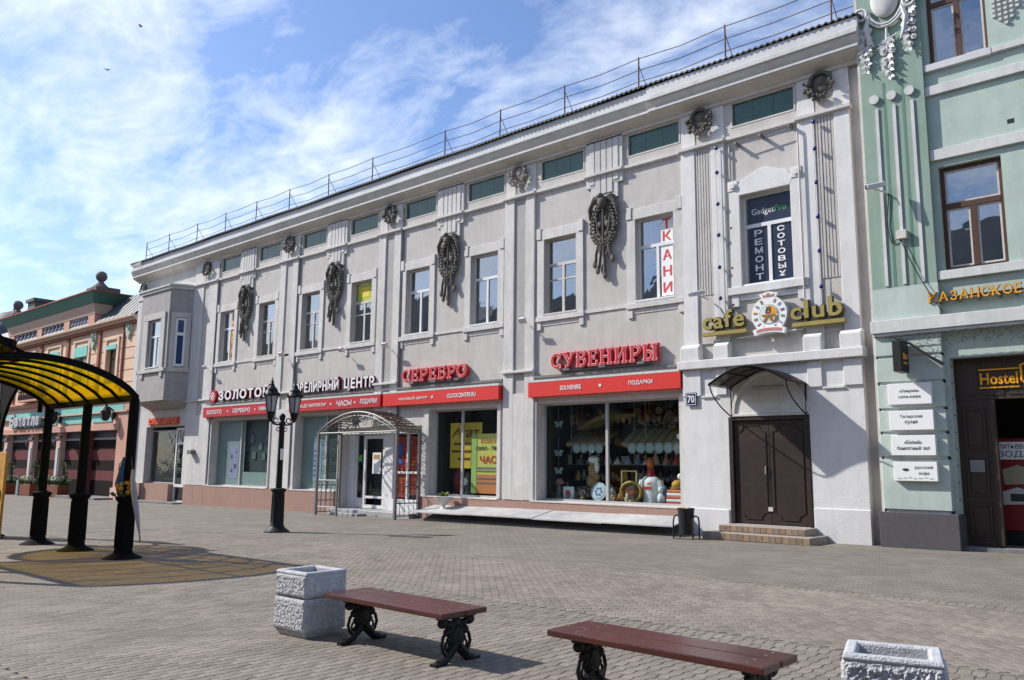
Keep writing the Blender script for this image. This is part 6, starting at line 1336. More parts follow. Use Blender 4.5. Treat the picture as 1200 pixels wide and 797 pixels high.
k.build('white_stripes', 'stucco_white', gb)
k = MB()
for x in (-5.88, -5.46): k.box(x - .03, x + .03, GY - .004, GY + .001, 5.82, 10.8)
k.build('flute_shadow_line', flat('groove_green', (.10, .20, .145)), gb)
def brown_window(x0, x1, z0, z1):
    y = GW + .13; k = MB(); t = .085; bars(k, x0, x1, z0, z1, y, y + .08, t); zt = z0 + (z1 - z0) * .62; cx = (x0 + x1) / 2; k.box(x0 + t, x1 - t, y - .01, y + .08, zt - .06, zt + .06); k.box(cx - .06, cx + .06, y - .008, y + .08, z0 + t, zt - .06); w_ = k.build('window', 'brown_wood', gb)
    k = MB(); e = .045
    for a, b, c, d in ((x0 + t, x1 - t, zt + .06, z1 - t), (x0 + t, cx - .06, z0 + t, zt - .06), (cx + .06, x1 - t, z0 + t, zt - .06)): bars(k, a, b, c, d, y + .03, y + .06, e)
    k.build('sash', 'old_white', w_)
    k = MB(); k.box(x0 + t, x1 - t, y + .042, y + .05, zt + .06, z1 - t); k.box(x0 + t, cx - .06, y + .042, y + .05, z0 + t, zt - .06); k.box(cx + .06, x1 - t, y + .042, y + .05, z0 + t, zt - .06); k.build('pane', 'pane', w_)
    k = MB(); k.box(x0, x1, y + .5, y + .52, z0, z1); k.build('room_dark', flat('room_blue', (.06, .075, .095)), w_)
for x0 in (-4.86, -2.2): brown_window(x0, x0 + 1.26, 6.06, 8.47)
for x0 in (-4.89, -2.2): brown_window(x0, x0 + 1.24, 10.95, 13.4)
for i in range(8):
    for j in range(max(2, 9 - abs(i - 2))):
        x = -3.50 + i * .115; z = 12.35 - j * .115 + (0 if i < 3 else (i - 3) * .09)
        k = MB(); k.box(x - .032, x + .032, GW - .05, GW, z - .032, z + .032); k.build('stud', 'stucco_white', gb)
k = MB(); k.box(-3.42, -3.29, GW - .004, GW + .01, 9.12, 9.22); k.build('vent', 'black', gb)
# cartouche with flower drops
k = MB(); cx = -5.72
k.ball((cx, GY - .05, 12.72), (.34, .13, .52), 18, 10)
for rr_ in (.0, .07): k.tube([(cx + (.42 + rr_) * math.cos(R(a)), GY - .07, 12.66 + (.62 + rr_) * math.sin(R(a))) for a in range(195, 346, 10)], .03, 6)
for s_ in (-1, 1):
    pts = []
    for q in range(24): t = q / 23; a = t * 1.6 * 2 * math.pi; r_ = .19 * (1 - .8 * t); pts.append((cx + s_ * (.56 + r_ * math.cos(a)), GY - .08, 12.42 + r_ * math.sin(a)))
    k.tube(pts, .038, 6); k.tube([(cx + s_ * .38, GY - .06, 12.35), (cx + s_ * .46, GY - .08, 12.05), (cx + s_ * .40, GY - .08, 11.72), (cx + s_ * .30, GY - .05, 11.55)], [.05, .07, .06, .02], 7)
k.tube([(cx - .2, GY - .05, 11.55), (cx, GY - .07, 11.62), (cx + .22, GY - .05, 11.70)], .025, 6); k.tube([(cx, GY - .05, 11.95), (cx, GY - .06, 11.35)], .03, 6)
k.v = [(Vector(p) + Vector((0, 0, .20))) for p in k.v]; k.build('cartouche', 'stucco_white', gb, smooth=True)
def drop(x, z1, z0, nm='flower_drop'):
    k = MB(); z = z1
    while z > z0:
        r_ = .085 * (.55 + .45 * (z - z0) / (z1 - z0)) + .03
        for s_ in ((-1, 1) if (z - z0) > .25 else (0,)):
            px = x + s_ * r_ * .8 + rnd.uniform(-.02, .02); k.tube([(px + r_ * .6 * math.cos(R(a)), GY - .05, z + r_ * .6 * math.sin(R(a))) for a in range(0, 360, 60)], r_ * .36, 5, closed=True); k.ball((px, GY - .08, z), r_ * .3, 6, 4)
        for q in range(3): a = rnd.uniform(3.4, 6.0); k.leaf((x, GY - .05, z - .05), (math.cos(a), -.4, math.sin(a)), (0, 1, 0), r_ * 2.2, r_ * .5)
        z -= r_ * 1.9
    k.build(nm, 'stucco_white', gb, smooth=True)
drop(-6.22, 12.2, 11.25); drop(-5.22, 12.5, 11.40); drop(-5.72, 11.75, 10.85)
# portal: dark boarded wood with an open leaf, dark lobby
k = MB(); k.box(-4.90, -.6, GW + .30, GW + .40, 3.18, 4.10); prt = k.build('portal_transom', 'portal_wood', gb)
k = MB()
for i in range(9): x = -4.86 + i * .5; k.box(x, x + .42, GW + .285, GW + .30, 3.26, 4.02)
k.build('transom_board', 'portal_wood', prt, bevel=.01)
k = MB(); k.box(-4.90, -4.22, GW + .32, GW + .40, .0, 3.177); k.box(-4.24, -4.14, GW + .24, GW + .40, .0, 3.177); dl = k.build('portal_leaf', 'portal_wood', gb)
k = MB()
for z0, z1 in ((.25, .95), (1.1, 1.95), (2.1, 3.0)): bars(k, -4.78, -4.34, z0, z1, GW + .295, GW + .32, .05); k.box(-4.70, -4.42, GW + .305, GW + .32, z0 + .08, z1 - .08)
k.build('leaf_panel', 'portal_wood', dl, bevel=.008); k = MB(); k.box(-4.70, -4.42, GW + .285, GW + .295, 1.62, 1.88); k.build('leaf_notice', flat('notice_grey', (.22, .22, .22)), dl)
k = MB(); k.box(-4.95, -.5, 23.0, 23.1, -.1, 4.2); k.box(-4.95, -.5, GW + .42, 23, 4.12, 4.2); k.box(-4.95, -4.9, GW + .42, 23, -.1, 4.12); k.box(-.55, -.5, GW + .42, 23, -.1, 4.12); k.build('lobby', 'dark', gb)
k = MB(); k.box(-4.9, -.6, GW - .05, 23, -.2, .055); k.build('threshold', 'concrete', gb)
k = MB(); k.quad((-6.4, 20.5, 16), (7, 20.5, 16), (7, 32, 16), (-6.4, 32, 16)); k.box(-6.4, 7, 20.41, 20.5, 4.5, 16) if False else None; k.quad((-6.4, 20.4, -.2), (-6.4, 32, -.2), (-6.4, 32, 16), (-6.4, 20.4, 16)); k.quad((7, GW, -.2), (7, 32, -.2), (7, 32, 16), (7, GW, 16)); k.quad((-6.4, 32, -.2), (7, 32, -.2), (7, 32, 16), (-6.4, 32, 16)); k.quad((-5, GW + .7, 4.3), (7, GW + .7, 4.3), (7, GW + .7, 16), (-5, GW + .7, 16)); k.build('outer_wall', 'green_wall', gb)
# signs on it
kz = thing('letter_sign', 'orange raised letters across the green facade spelling Kazan in Russian', 'sign', (-4.3, GW, 5.3), 'raised letter signs on the facade'); x = -5.20
for ch, wd in zip('КАЗАНСКОЕ', (.21, .23, .18, .23, .21, .20, .21, .22, .17)):
    a = text_mesh(ch, x + .012, x + wd - .02, 5.34, 5.57, GW - .12, .06, 'orange_side', kz, 'letter', bold=.02); text_mesh(ch, x + .02, x + wd - .028, 5.348, 5.562, GW - .18, .01, 'orange', a, 'letter_face', bold=.01); x += wd - .002
k = MB(); k.box(-5.15, -3.35, GW - .12, GW - .02, 5.42, 5.45)
for x in (-5.0, -4.6, -4.2, -3.8, -3.5): k.box(x - .02, x + .02, GW - .13, GW, 5.30, 5.44)
k.build('rail', 'grey_iron', kz)
hs = thing('letter_sign', 'orange Hostel lettering between two bars over the dark portal', 'sign', (-4, GW + .3, 3.4), 'raised letter signs on the facade'); HY = GW + .28
text_mesh('Hostel', -4.38, -3.66, 3.49, 3.74, HY, .03, 'orange', hs, bold=.02); k = MB(); k.box(-4.40, -3.64, HY - .03, HY, 3.41, 3.44); k.box(-4.40, -3.64, HY - .03, HY, 3.80, 3.83); k.build('bar', 'orange', hs)
k = MB(); k.tube([(-3.60, HY - .02, 3.88), (-3.42, HY - .02, 3.94), (-3.24, HY - .02, 3.88), (-3.25, HY - .02, 3.55), (-3.42, HY - .02, 3.38), (-3.59, HY - .02, 3.55)], .03, 6, closed=True); k.build('shield_outline', 'orange', hs); text_mesh('8', -3.50, -3.34, 3.52, 3.80, HY, .03, 'orange', hs, bold=.04)
PLQ = [((-6.15, -5.24, 3.10, 3.57), ('«Ханума»', 'сити-кафе'), 'white wall plaque naming a city cafe, topmost of four'), ((-6.15, -5.23, 2.53, 2.96), ('Татарская', 'кухня'), 'white wall plaque for Tatar cuisine, second of four from the top'), ((-6.14, -5.22, 1.97, 2.41), ('«Белый»', 'банкетный зал'), 'white wall plaque for a banquet hall, third of four from the top'), ((-6.12, -5.22, 1.41, 1.83), ('русский', 'кофе'), 'white wall plaque for coffee with a drawn cup, lowest of four')]
for i, ((a, b, c, d), (t1, t2), lab) in enumerate(PLQ):
    q = single('wall_plaque', MB().box(a, b, GY - .13, GY - .012, c, d), 'white_print', lab, 'plaque', ((a + b) / 2, GY, c), 'white plaques on the green pier', bevel=.006)
    m_ = (a + b) / 2 + (.18 if i == 3 else 0); w1, w2 = len(t1) * .052, len(t2) * .052; h = .085
    text_mesh(t1, m_ - w1 / 2, m_ + w1 / 2, c + .25, c + .25 + h, GY - .13, .004, 'dark_print', q); text_mesh(t2, m_ - w2 / 2, m_ + w2 / 2, c + .12, c + .12 + h, GY - .13, .004, 'dark_print', q)
    if i == 3:
        k = MB(); k.ball((a + .25, GY - .135, c + .25), (.07, .01, .03), 8, 5); k.build('cup', 'dark_print', q); k = MB()
        for r_ in range(7): k.box(a + .08 + r_ * .11, a + .15 + r_ * .11, GY - .136, GY - .131, c + .05 + .01 * (r_ % 3), c + .062 + .01 * (r_ % 3))
        k.build('flourish', flat('grey_print', (.3, .3, .32)), q)
bs = thing('blade_sign', 'dark box sign projecting from the green pier above the plaques', 'sign', (-5.75, 19.5, 3.8)); k = MB(); k.box(-5.86, -5.68, 19.15, GY - .06, 3.80, 4.48); k.build('box', 'black', bs, bevel=.01); k = MB(); k.box(-5.82, -5.72, GY - .08, GY, 4.0, 4.06); k.box(-5.82, -5.72, GY - .08, GY, 4.25, 4.31); k.build('bracket', 'grey_iron', bs)
k = MB(); k.box(-5.68, -5.672, 19.30, 19.55, 3.98, 4.02); k.box(-5.68, -5.672, 19.28, 19.42, 4.08, 4.22); k.box(-5.68, -5.672, 19.46, 19.56, 4.10, 4.2); k.build('orange_mark', 'orange', bs)
rm = thing('water_kiosk', 'red cabinet with stuck notices and a water sign inside the dark portal', 'kiosk', (-3.4, 21.0, .06)); RY = 20.9
k = MB(); k.box(-4.45, -2.6, RY, RY + .5, .36, 2.36); k.build('cabinet', 'machine_red', rm, bevel=.02); k = MB(); k.box(-4.43, -2.6, RY + .02, RY + .5, .06, .355); k.build('base', 'black', rm)
k = MB(); k.box(-4.36, -3.55, RY - .01, RY - .001, 1.90, 2.28); k.build('white_notice', 'white_print', rm); text_mesh('питьевая', -4.28, -3.66, 2.13, 2.23, RY - .01, .004, 'dark_print', rm); text_mesh('ВОДА', -4.30, -3.68, 1.93, 2.09, RY - .01, .004, 'dark_print', rm)
for pts, c in ((((-4.22, 1.35), (-3.72, 1.38), (-3.66, 1.68), (-3.95, 1.78), (-4.24, 1.68)), (.34, .30, .20)), (((-4.26, .92), (-3.72, .95), (-3.68, 1.20), (-3.98, 1.30), (-4.28, 1.20)), (.5, .5, .47)), (((-3.62, 1.5), (-3.2, 1.5), (-3.2, 1.85), (-3.62, 1.85)), (.55, .55, .54)), (((-3.6, 1.2), (-3.2, 1.2), (-3.2, 1.45), (-3.6, 1.45)), (.10, .12, .08)), (((-3.45, .62), (-3.2, .66), (-3.25, .85), (-3.5, .8)), (.5, .5, .5))): k = MB(); k.prism(pts, RY - .012, RY - .001); k.build('notice', flat('notice%d' % int(c[0] * 1000), c), rm)
k = MB(); k.box(-4.12, -3.82, RY - .016, RY - .0125, 1.0, 1.16); k.build('notice_photo', 'dark_print', rm)
# icicle lights and cables
gl = thing('fairy_lights', 'black icicle light wires looping under the white band of the green building', 'lights', (-4.5, GY - .15, 4.7)); k = MB(); yy = GY - .15
k.tube([(-6.15 + .12 * i, yy, 4.66 - .02 * (i % 2)) for i in range(28)], .012, 4)
for i in range(26):
    x = -6.0 + i * .115; ln_ = rnd.uniform(.12, .42); pts = [(x + .05 * math.sin(q * 1.7 + i), yy - .01 * q, 4.66 - ln_ * q / 6) for q in range(7)]; k.tube(pts, .006, 4)
    if i % 2: k.tube([(x + .06 * math.cos(q), yy - .02, 4.5 - .05 * (i % 3) + .05 * math.sin(q)) for q in (0, .9, 1.8, 2.7, 3.6, 4.5)], .006, 4)
k.tube([(-6.0, yy, 4.66), (-5.6, yy - .02, 4.45), (-5.2, yy, 4.12), (-4.95, yy + .05, 3.95)], .03, 5)
for q in range(26): t = q / 25; k.tube([(-4.94 + .03 * math.sin(q), GW + .02, 3.95 - 3.0 * t), (-4.90 + .05 * math.cos(q * 2.1), GW + .0, 3.9 - 3.0 * t)], .008, 4)
k.build('wires', 'cable', gl)['kind'] = 'stuff'
cctv(-5.95, GY, 8.15, 'white security camera on the green pilaster', -.9)
jb = thing('junction_box', 'small grey junction box with cables on the green pilaster', 'box', (-5.66, GY, 6.95)); k = MB(); k.box(-5.76, -5.55, GY - .12, GY, 6.90, 7.10); k.build('box', 'soffit', jb, bevel=.008); k = MB(); k.tube([(-5.7, GY - .05, 6.9), (-5.45, GY - .06, 6.2), (-5.1, GY - .1, 5.45), (-4.9, GY - .1, 5.1)], .012, 4); k.tube([(-5.9, GY - .03, 8.05), (-5.98, GY - .03, 7.3), (-5.9, GY - .03, 6.85), (-5.76, GY - .05, 6.92)], .014, 4); k.build('cable', 'cable', jb)

# ================================================================ PINK BUILDING ON THE LEFT
LY = 20.3; LX0, LX1 = -76.0, -46.75
lb = thing('pink_building', 'pink and peach building with green cornice and striped shop front', 'building', (-60, LY, gz(-60)))
LWN = [(-55.6, -53.6, 6.35, 8.75), (-50.75, -49.35, 6.2, 8.45), (-60.2, -58.2, 6.35, 8.75), (-64.8, -62.8, 6.35, 8.75), (-70.5, -68.6, 6.35, 8.75)]
wall_cells(LX0, LX1, 5.5, 9.62, LY, [q + (.35,) for q in LWN]).build('upper_wall', 'peach', lb)
k = MB(); k.box(LX0, LX1, LY, LY + 12, 3.8, 5.499); k.build('middle_wall', 'pale_pink', lb)
boxes('terracotta_strip', 'terracotta', lb, [(a, b, LY - .10, LY, 5.62, 9.55) for a, b in ((-52.0, -51.7), (-57.0, -56.6), (-61.7, -61.3), (-66.5, -66.1), (-48.55, -48.42))])
k = MB()
for z in (6.15, 6.85, 7.5, 8.15, 8.8):
    for a, b in ((-51.6, -50.9), (-49.2, -48.58), (-48.40, -46.8), (-53.4, -52.15)): k.box(a, b, LY - .012, LY, z, z + .035)
k.build('joint_line', 'terracotta', lb)
k = MB(); k.box(-53.35, -52.12, LY - .06, LY, 5.6, 9.5) if False else k.box(-48.38, -46.8, LY - .03, LY, 5.6, 5.9); k.build('plaster_band', 'peach', lb)
for a, b, c, d in LWN:
    k = MB(); y = LY + .20; bars(k, a, b, c, d, y, y + .08, .10); k.box((a + b) / 2 - .05, (a + b) / 2 + .05, y - .01, y + .08, c + .1, d - .1); k.box(a + .1, (a + b) / 2 - .05, y - .01, y + .08, c + 1.45, c + 1.55); k.box((a + b) / 2 + .05, b - .1, y - .01, y + .08, c + 1.45, c + 1.55); w_ = k.build('window', 'pvc' if b - a > 1.6 else 'brown_wood', lb)
    k = MB(); k.box(a + .1, b - .1, y + .03, y + .04, c + .1, d - .1); k.build('pane', 'pane', w_)
    k = MB(); k.box(a - .02, b + .02, LY - .10, LY + .18, d - (.62 if b - a > 1.6 else .22), d + .03); k.build('turquoise_head', 'turquoise', w_)
    k = MB(); k.box(a - .3, a - .02, LY - .07, LY, c - .2, d + .35); k.box(b + .02, b + .3, LY - .07, LY, c - .2, d + .35); k.box(a - .3, b + .3, LY - .085, LY, d + .352, d + .5); k.build('surround', 'peach', w_)
    k = MB(); k.box(a, b, LY + .30, LY + .32, c, d); k.build('reflection_sheet', flat('pale_reflection', (.46, .47, .52)), w_)  # pale sheet added to stand for bright reflections in the panes
for x, z in ((-47.8, 9.2), (-52.75, 9.0)):
    k = MB(); k.prism([(x - .35, z + .55), (x + .35, z + .55), (x + .40, z + .1), (x + .15, z - .3), (x, z - .6), (x - .25, z - .35), (x - .42, z + .1)], LY - .12, LY); k.tube([(x + .16 * math.cos(R(a)), LY - .15, z + .2 + .2 * math.sin(R(a))) for a in range(0, 360, 40)], .05, 5, closed=True); k.build('green_relief', 'emblem_green', lb)
cpf = [(LY, 9.60), (LY - .22, 9.66), (LY - .24, 9.76), (LY - .42, 9.84), (LY - .42, 9.95), (LY + .1, 9.99), (LY + .1, 9.6)]
k = MB(); k.prism(cpf, LX0, LX1, 'yz'); k.build('cornice', 'beige', lb); k = MB(); k.box(LX0, LX1, LY - .20, LY, 9.50, 9.598); k.build('shade_strip', 'terracotta', lb)  # dark strip painted in for the shade below the cornice
k = MB(); k.add([(LX0, LY - .3, 9.99), (LX1, LY - .3, 9.99), (LX1, LY + 1.3, 11.75), (LX0, LY + 1.3, 11.75), (LX1, LY + 12, 11.76), (LX0, LY + 12, 11.76)], [(0, 1, 2, 3), (3, 2, 4, 5)]); k.build('roof', 'slate', lb)
for i in range(30): 
    x = -47.2 - i * .62
    if -67.9 < x < -52.0: continue
    kk = MB(); kk.tube([(x, LY - .3, 10.0), (x, LY + 1.3, 11.77)], .018, 4); kk.build('roof_seam', 'slate', lb)
# raised balustrade
PX_ = (-67.6, -52.35)
for a, b in ((-67.6, -66.6), (-62.0, -61.1), (-57.2, -56.3), (-53.35, -52.35)): k = MB(); k.box(a, b, LY - .28, LY + .5, 9.97, 10.62); k.build('balustrade_pier', 'pink', lb, bevel=.02)
k = MB(); k.box(-66.6, -53.35, LY + .25, LY + .45, 9.99, 10.62); k.build('balustrade_back', 'black', lb)  # back painted black for the dark void between the balusters
for a, b in ((-66.6, -62.0), (-61.1, -57.2), (-56.3, -53.35)):
    for i in range(6):
        x = a + (b - a) * (i + .5) / 6; k = MB(); k.lathe(x, LY - .12, [(.14, 9.97), (.14, 10.03), (.07, 10.08), (.13, 10.22), (.12, 10.3), (.06, 10.44), (.07, 10.5), (.14, 10.54), (.14, 10.62)], 10); k.build('baluster', flat('baluster_blue_grey', (.42, .44, .52)), lb, smooth=True)
k = MB(); k.prism([(LY - .30, 10.62), (LY - .34, 10.85), (LY - .42, 11.10), (LY - .45, 11.25), (LY + .7, 11.25), (LY + .7, 10.62)], -67.7, -52.25, 'yz'); k.build('beige_frieze', 'beige', lb)
k = MB(); k.add([(-67.75, LY - .48, 11.252), (-52.2, LY - .48, 11.252), (-52.2, LY + 1.2, 11.252), (-67.75, LY + 1.2, 11.252), (-68.3, LY - .85, 11.86), (-51.6, LY - .85, 11.86), (-51.6, LY + 1.6, 11.86), (-68.3, LY + 1.6, 11.86)], [(0, 3, 2, 1), (4, 5, 6, 7), (0, 1, 5, 4), (1, 2, 6, 5), (2, 3, 7, 6), (3, 0, 4, 7)]); k.build('green_cornice', 'sea_green', lb)
k = MB(); k.box(-68.4, -51.5, LY - .92, LY + 1.7, 11.86, 11.93); k.build('cornice_edge', 'terracotta', lb)
for x in (-52.55, -67.3): k = MB(); k.box(x - .75, x + .75, LY - .55, LY + .9, 11.93, 12.25); k.lathe(x, LY, [(.55, 12.25), (.35, 12.45), (.18, 12.62), (.14, 12.75)], 12); k.ball((x, LY, 13.0), .34, 14, 10); k.build('ball_finial', 'dark_stone', lb, smooth=True)
# ground floor of the pink building
for z0, z1, m_ in ((-.9, .55, 'stripe_brown'), (.55, 1.12, 'stripe_pink'), (1.12, 1.72, 'stripe_brown'), (1.72, 2.36, 'stripe_pink'), (2.36, 2.93, 'stripe_brown'), (2.93, 3.06, 'mid_grey'), (3.06, 3.46, flat('painted_shade', (.03, .035, .07)))):  # bluish top row holds the shade under the band in its colour
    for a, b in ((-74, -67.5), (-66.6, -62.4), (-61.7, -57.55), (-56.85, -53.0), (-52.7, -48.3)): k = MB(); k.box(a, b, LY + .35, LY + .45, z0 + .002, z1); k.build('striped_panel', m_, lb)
for x in (-67.05, -62.05, -57.2, -52.85): k = MB(); k.box(x - .32, x + .32, LY + .02, LY + .5, -.9, 3.46); p_ = k.build('pillar', 'stripe_pink' if x > -53 else 'pale_pink', lb); k = MB(); k.box(x - .18, x + .18, LY - .03, LY + .02, .3, 2.5); k.build('pillar_panel', 'stucco_white' if x < -53 else 'stripe_brown', p_); k = MB(); k.box(x - .36, x + .36, LY - .05, LY + .05, 3.05, 3.25); k.tube([(x, LY - .05, 2.95), (x, LY - .2, 2.95)], .03, 5); k.ball((x, LY - .22, 2.75), (.12, .12, .2), 8, 6); k.build('pillar_lantern', 'dark_stone', p_)
k = MB(); k.box(-48.25, -46.9, LY - .10, LY + .5, -.9, 5.2); k.build('pillar', 'pink', lb); k = MB(); k.box(-48.35, -46.85, LY - .2, LY + .5, -.9, .2); k.build('pillar_foot', 'pale_pink', lb)
k = MB(); k.box(LX0, -48.0, LY - .18, LY + .5, 3.46, 3.80); k.build('brown_band', 'pink', lb)
k = MB(); k.box(LX0, -47.6, LY - .12, LY, 4.56, 4.88); k.build('turquoise_band', 'turquoise', lb); k = MB(); k.box(-60, -57.6, LY - .06, LY, 3.95, 4.4); k.box(-57, -53.4, LY - .06, LY, 3.95, 4.4); k.box(-52.0, -49.2, LY - .06, LY, 3.95, 4.4); k.box(-66, -60.05, LY - .06, LY, 3.95, 4.4); k.build('turquoise_panel', 'turquoise', lb)
k = MB(); k.box(LX0, -47.0, LY - .2, LY, 4.45, 4.558); k.build('white_moulding', 'beige', lb)
k = MB(); k.prism([(LY, 5.2), (LY - .3, 5.28), (LY - .38, 5.42), (LY - .38, 5.52), (LY, 5.56)], LX0, LX1 - .2, 'yz'); k.build('brown_cornice', 'pink', lb)
k = MB(); k.quad((LX1, LY, -.9), (LX1, LY + 12, -.9), (LX1, LY + 12, 11.3), (LX1, LY, 9.9)); k.quad((LX0, LY, -.9), (LX0, LY + 12, -.9), (LX0, LY + 12, 11.3), (LX0, LY, 9.9)); k.box(LX0, LX1, LY + .5, LY + 12, -.9, 3.79); k.box(LX0, LX1, LY + 1.2, LY + 12, 5.5, 9.6); k.build('inner_wall', 'dark', lb)
k = MB(); k.box(-63.2, -58.0, LY - .75, LY, 5.58, 5.70); bal = k.build('balcony', 'pink', lb); k = MB()
for i in range(18): x = -63.1 + i * .295; k.lathe(x, LY - .68, [(.04, 5.7), (.07, 5.9), (.03, 6.15), (.05, 6.3)], 6)
k.box(-63.2, -58.0, LY - .74, LY - .62, 6.30, 6.38); k.build('balcony_railing', 'dark_stone', bal)
for x in (-48.9, -56.9): 
    o = thing('wall_lantern', 'black iron wall lantern on the turquoise band near the grey building' if x > -50 else 'black iron wall lantern on the turquoise band beside the silver letters', 'lantern', (x, LY - .1, 4.2), 'wall lanterns of the pink building'); k = MB(); k.tube([(x, LY - .06, 4.5), (x, LY - .4, 4.75), (x, LY - .55, 4.6)], .05, 6); k.lathe(x, LY - .55, [(.10, 3.95), (.2, 4.05), (.28, 4.5), (.3, 4.52), (.08, 4.8), (.03, 4.95)], 8); k.ball((x, LY - .12, 4.3), (.22, .1, .3), 8, 6); k.build('body', 'black', o)
o = thing('letter_sign', 'silver raised letters on the turquoise band of the pink building', 'sign', (-62.5, LY, 4), 'raised letter signs on the facade'); x = -65.4
for i, ch in enumerate('Бахетле'): wd = .95 if i == 0 else .80; hh = .85 if i in (0,) else .62; text_mesh(ch, x, x + wd - .10, 3.98, 3.98 + hh, LY - .25, .15, flat('silver_letter', (.48, .48, .50)), o, 'letter', bold=.04); x += wd
k = MB(); k.box(-65.3, -59.8, LY - .25, LY - .06, 3.86, 3.93); k.build('rail', 'dark_stone', o)
k = MB(); k.box(-53.6, -47.9, LY - 1.2, LY + .4, -.9, gz(-50) + .14); k.build('door_step', 'concrete', lb); 
# planters and clipped shrubs in front
def cone_bush(x, y, z, h, r_, lab):
    o = thing('clipped_shrub', lab, 'shrub', (x, y, z), 'clipped shrubs at the pink building'); k = MB(); k.tube([(x, y, z - .1), (x, y, z + h * .8)], .03, 5); k.build('trunk', 'brown_wood', o); k = MB()
    for q in range(420):
        t = rnd.random() ** 1.3; a = rnd.uniform(0, 6.28); rr_ = r_ * (1 - t) ** .8 * rnd.uniform(.6, 1.08); k.leaf((x + rr_ * math.cos(a), y + rr_ * math.sin(a), z + t * h), (math.cos(a), math.sin(a), rnd.uniform(.1, 1)), (rnd.random(), rnd.random(), 1), rnd.uniform(.08, .16), .035)
    k.build('crown', 'leaf', o)
for i, (x, lab, l2) in enumerate(((-63.8, 'brown wooden planter box with white flowers farthest from the grey building', 'clipped cone shrub in the farthest planter box'), (-59.2, 'brown wooden planter box with white flowers in the middle of the striped front', 'clipped cone shrub in the middle planter box'), (-54.6, 'brown wooden planter box with white flowers nearest the grey building', 'clipped cone shrub in the planter box nearest the grey building'))):
    zz_ = gz(x); o = thing('wooden_planter', lab, 'planter', (x, LY - .7, zz_), 'wooden planters of the pink building'); k = MB()
    for q in range(9): k.box(x - .95 + q * .21, x - .95 + q * .21 + .195, LY - 1.05, LY - .4, zz_ + .03, zz_ + .75)
    k.build('boards', 'planter_wood', o, bevel=.01); k = MB(); k.box(x - 1.45, x - 1.0, LY - 1.1, LY - .6, zz_, zz_ + .95); k.build('pot', flat('blue_grey_pot', (.20, .24, .24)), o, bevel=.02); k = MB()
    for q in range(150): a = rnd.uniform(0, 6.28); px, py = x + rnd.uniform(-1.4, .9), LY - .75 + rnd.uniform(-.3, .3); k.leaf((px, py, zz_ + .78), (math.cos(a), math.sin(a), rnd.uniform(.6, 2)), (0, 0, 1), rnd.uniform(.15, .4), .06)
    k.build('leaves', 'leaf', o); k = MB()
    for q in range(46): k.ball((x + rnd.uniform(-1.4, .8), LY - .8 + rnd.uniform(-.3, .2), zz_ + .98 + rnd.uniform(-.05, .25)), rnd.uniform(.05, .10), 6, 4)
    k.build('flowers', 'leaf_pale', o); cone_bush(x + .55, LY - .7, zz_ + .7, 1.5, .42, l2)

# ---------------------------------------------------------------- far buildings
fb_ = thing('far_building', 'grey hazy building rising far behind the pink roof', 'building', (-140, 46, gz(-90))); k = MB(); k.box(-190, -128, 42, 60, -2, 19.5); k.build('wall', flat('far_grey', (.36, .35, .34)), fb_); k = MB(); k.add([(-191, 41.5, 19.5), (-127, 41.5, 19.5), (-131, 52, 23.6), (-190, 52, 23.6), (-191, 62, 19.5), (-127, 62, 19.5)], [(0, 1, 2, 3), (3, 2, 5, 4), (1, 5, 2), (0, 3, 4)]); k.build('roof', 'slate', fb_)
k = MB()
for x in range(-188, -130, 4): k.tube([(x, 46, 21), (x, 46, 23.3)], .08, 4)
for z in (22.2, 23.2): k.tube([(-188, 46, z), (-131, 46, z)], .05, 4)
k.build('roof_railing', 'grey_iron', fb_); k = MB(); k.box(-141.5, -138.5, 44, 47, 20, 26); k.box(-141.8, -138.2, 43.7, 47.3, 26, 26.5); k.build('chimney', 'plinth_grey', fb_)
for i in range(10): k = MB(); k.box(-186 + i * 6, -184 + i * 6, 41.95, 42.02, 12, 15.5); k.build('window', 'dark_teal', fb_)
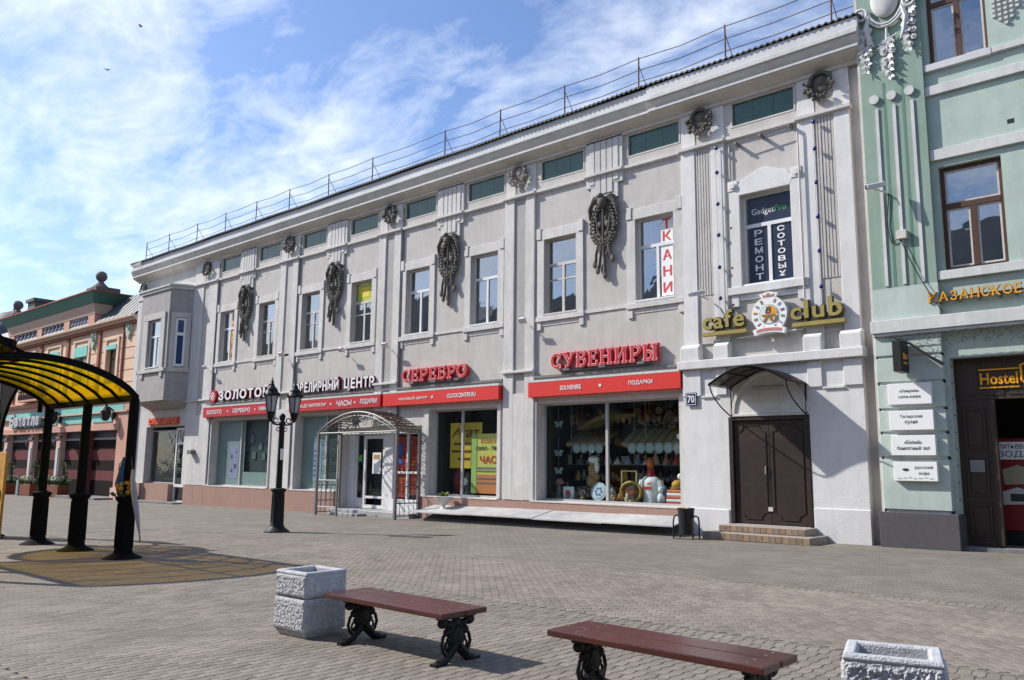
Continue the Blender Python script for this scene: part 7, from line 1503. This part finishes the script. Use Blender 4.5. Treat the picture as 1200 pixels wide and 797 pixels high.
dm = thing('domed_roof', 'dark rounded slate dome behind the far end of the pink building', 'dome', (-77.5, 23.5, 9)); k = MB(); k.lathe(-78.2, 23.5, [(3.2, -1), (3.2, 10.2), (3.5, 10.3), (3.5, 10.7), (3.1, 11.1), (2.9, 12.2), (2.2, 13.3), (1.2, 14.0), (.3, 14.3), (.2, 15.2)], 20); k.build('drum', 'slate', dm, smooth=True); k = MB(); k.lathe(-78.2, 23.5, [(3.6, 10.32), (3.62, 10.5), (3.55, 10.68)], 20); k.build('rim', 'dark_stone', dm)

# the row across the square, behind the viewer: it stands in the shop window reflections
op = thing('opposite_building', 'row of plain houses across the square, seen mirrored in the windows', 'building', (-30, -14, gz(-30)))
hx = [(-110, -78, 13.5), (-78, -55, 15.6), (-55, -36, 13.4), (-36, -18, 15.0), (-18, 4, 13.8), (4, 30, 14.5)]
for i, (a, b, h) in enumerate(hx):
    k = MB(); k.box(a + .01, b - .01, -26, -14, -1.5, h); k.prism([(a, h), (b, h), (b - 4, h + 2.6), (a + 4, h + 2.6)], -25, -14.5); wl = k.build('house_front', ('mid_grey', 'mid_grey', 'oriel_grey', 'mid_grey', 'oriel_grey', 'mid_grey')[i], op); k = MB(); n_ = int((b - a) / 3)
    for j in range(n_):
        for z in (1.0, 5.2, 9.2, 12.4):
            if z + 2.4 < h: x = a + (b - a) * (j + .5) / n_; k.box(x - .65, x + .65, -14.02, -13.97, z, z + 2.3)
    k.build('dark_windows', 'dark_teal', wl)

# two swallows
for i, (x, y, z, a, lab) in enumerate(((-51.3, 20.9, 29.5, .6, 'small dark bird gliding high in the sky, the upper of two'), (-53.2, 19.8, 26.7, -.5, 'small dark bird flying in the blue sky, the lower of two'))):
    o = thing('swallow', lab, 'bird', (x, y, z), 'birds in the sky'); rot = Matrix.Rotation(a, 3, 'Z'); k = MB(); k.ball((0, 0, 0), (.14, .04, .04), 8, 6)
    for s_ in (-1, 1): k.add([(.06, 0, .02), (-.05, 0, .02), (-.08, s_ * .14, .06), (-.14, s_ * .27, .02), (.02, s_ * .13, .07)], [(0, 1, 2, 4), (4, 2, 3)]); k.add([(-.12, 0, 0), (-.24, s_ * .06, 0), (-.14, s_ * .03, 0)], [(0, 1, 2)])
    k.v = [tuple(rot @ Vector(p) + Vector((x, y, z))) for p in k.v]; k.build('body', 'black', o)
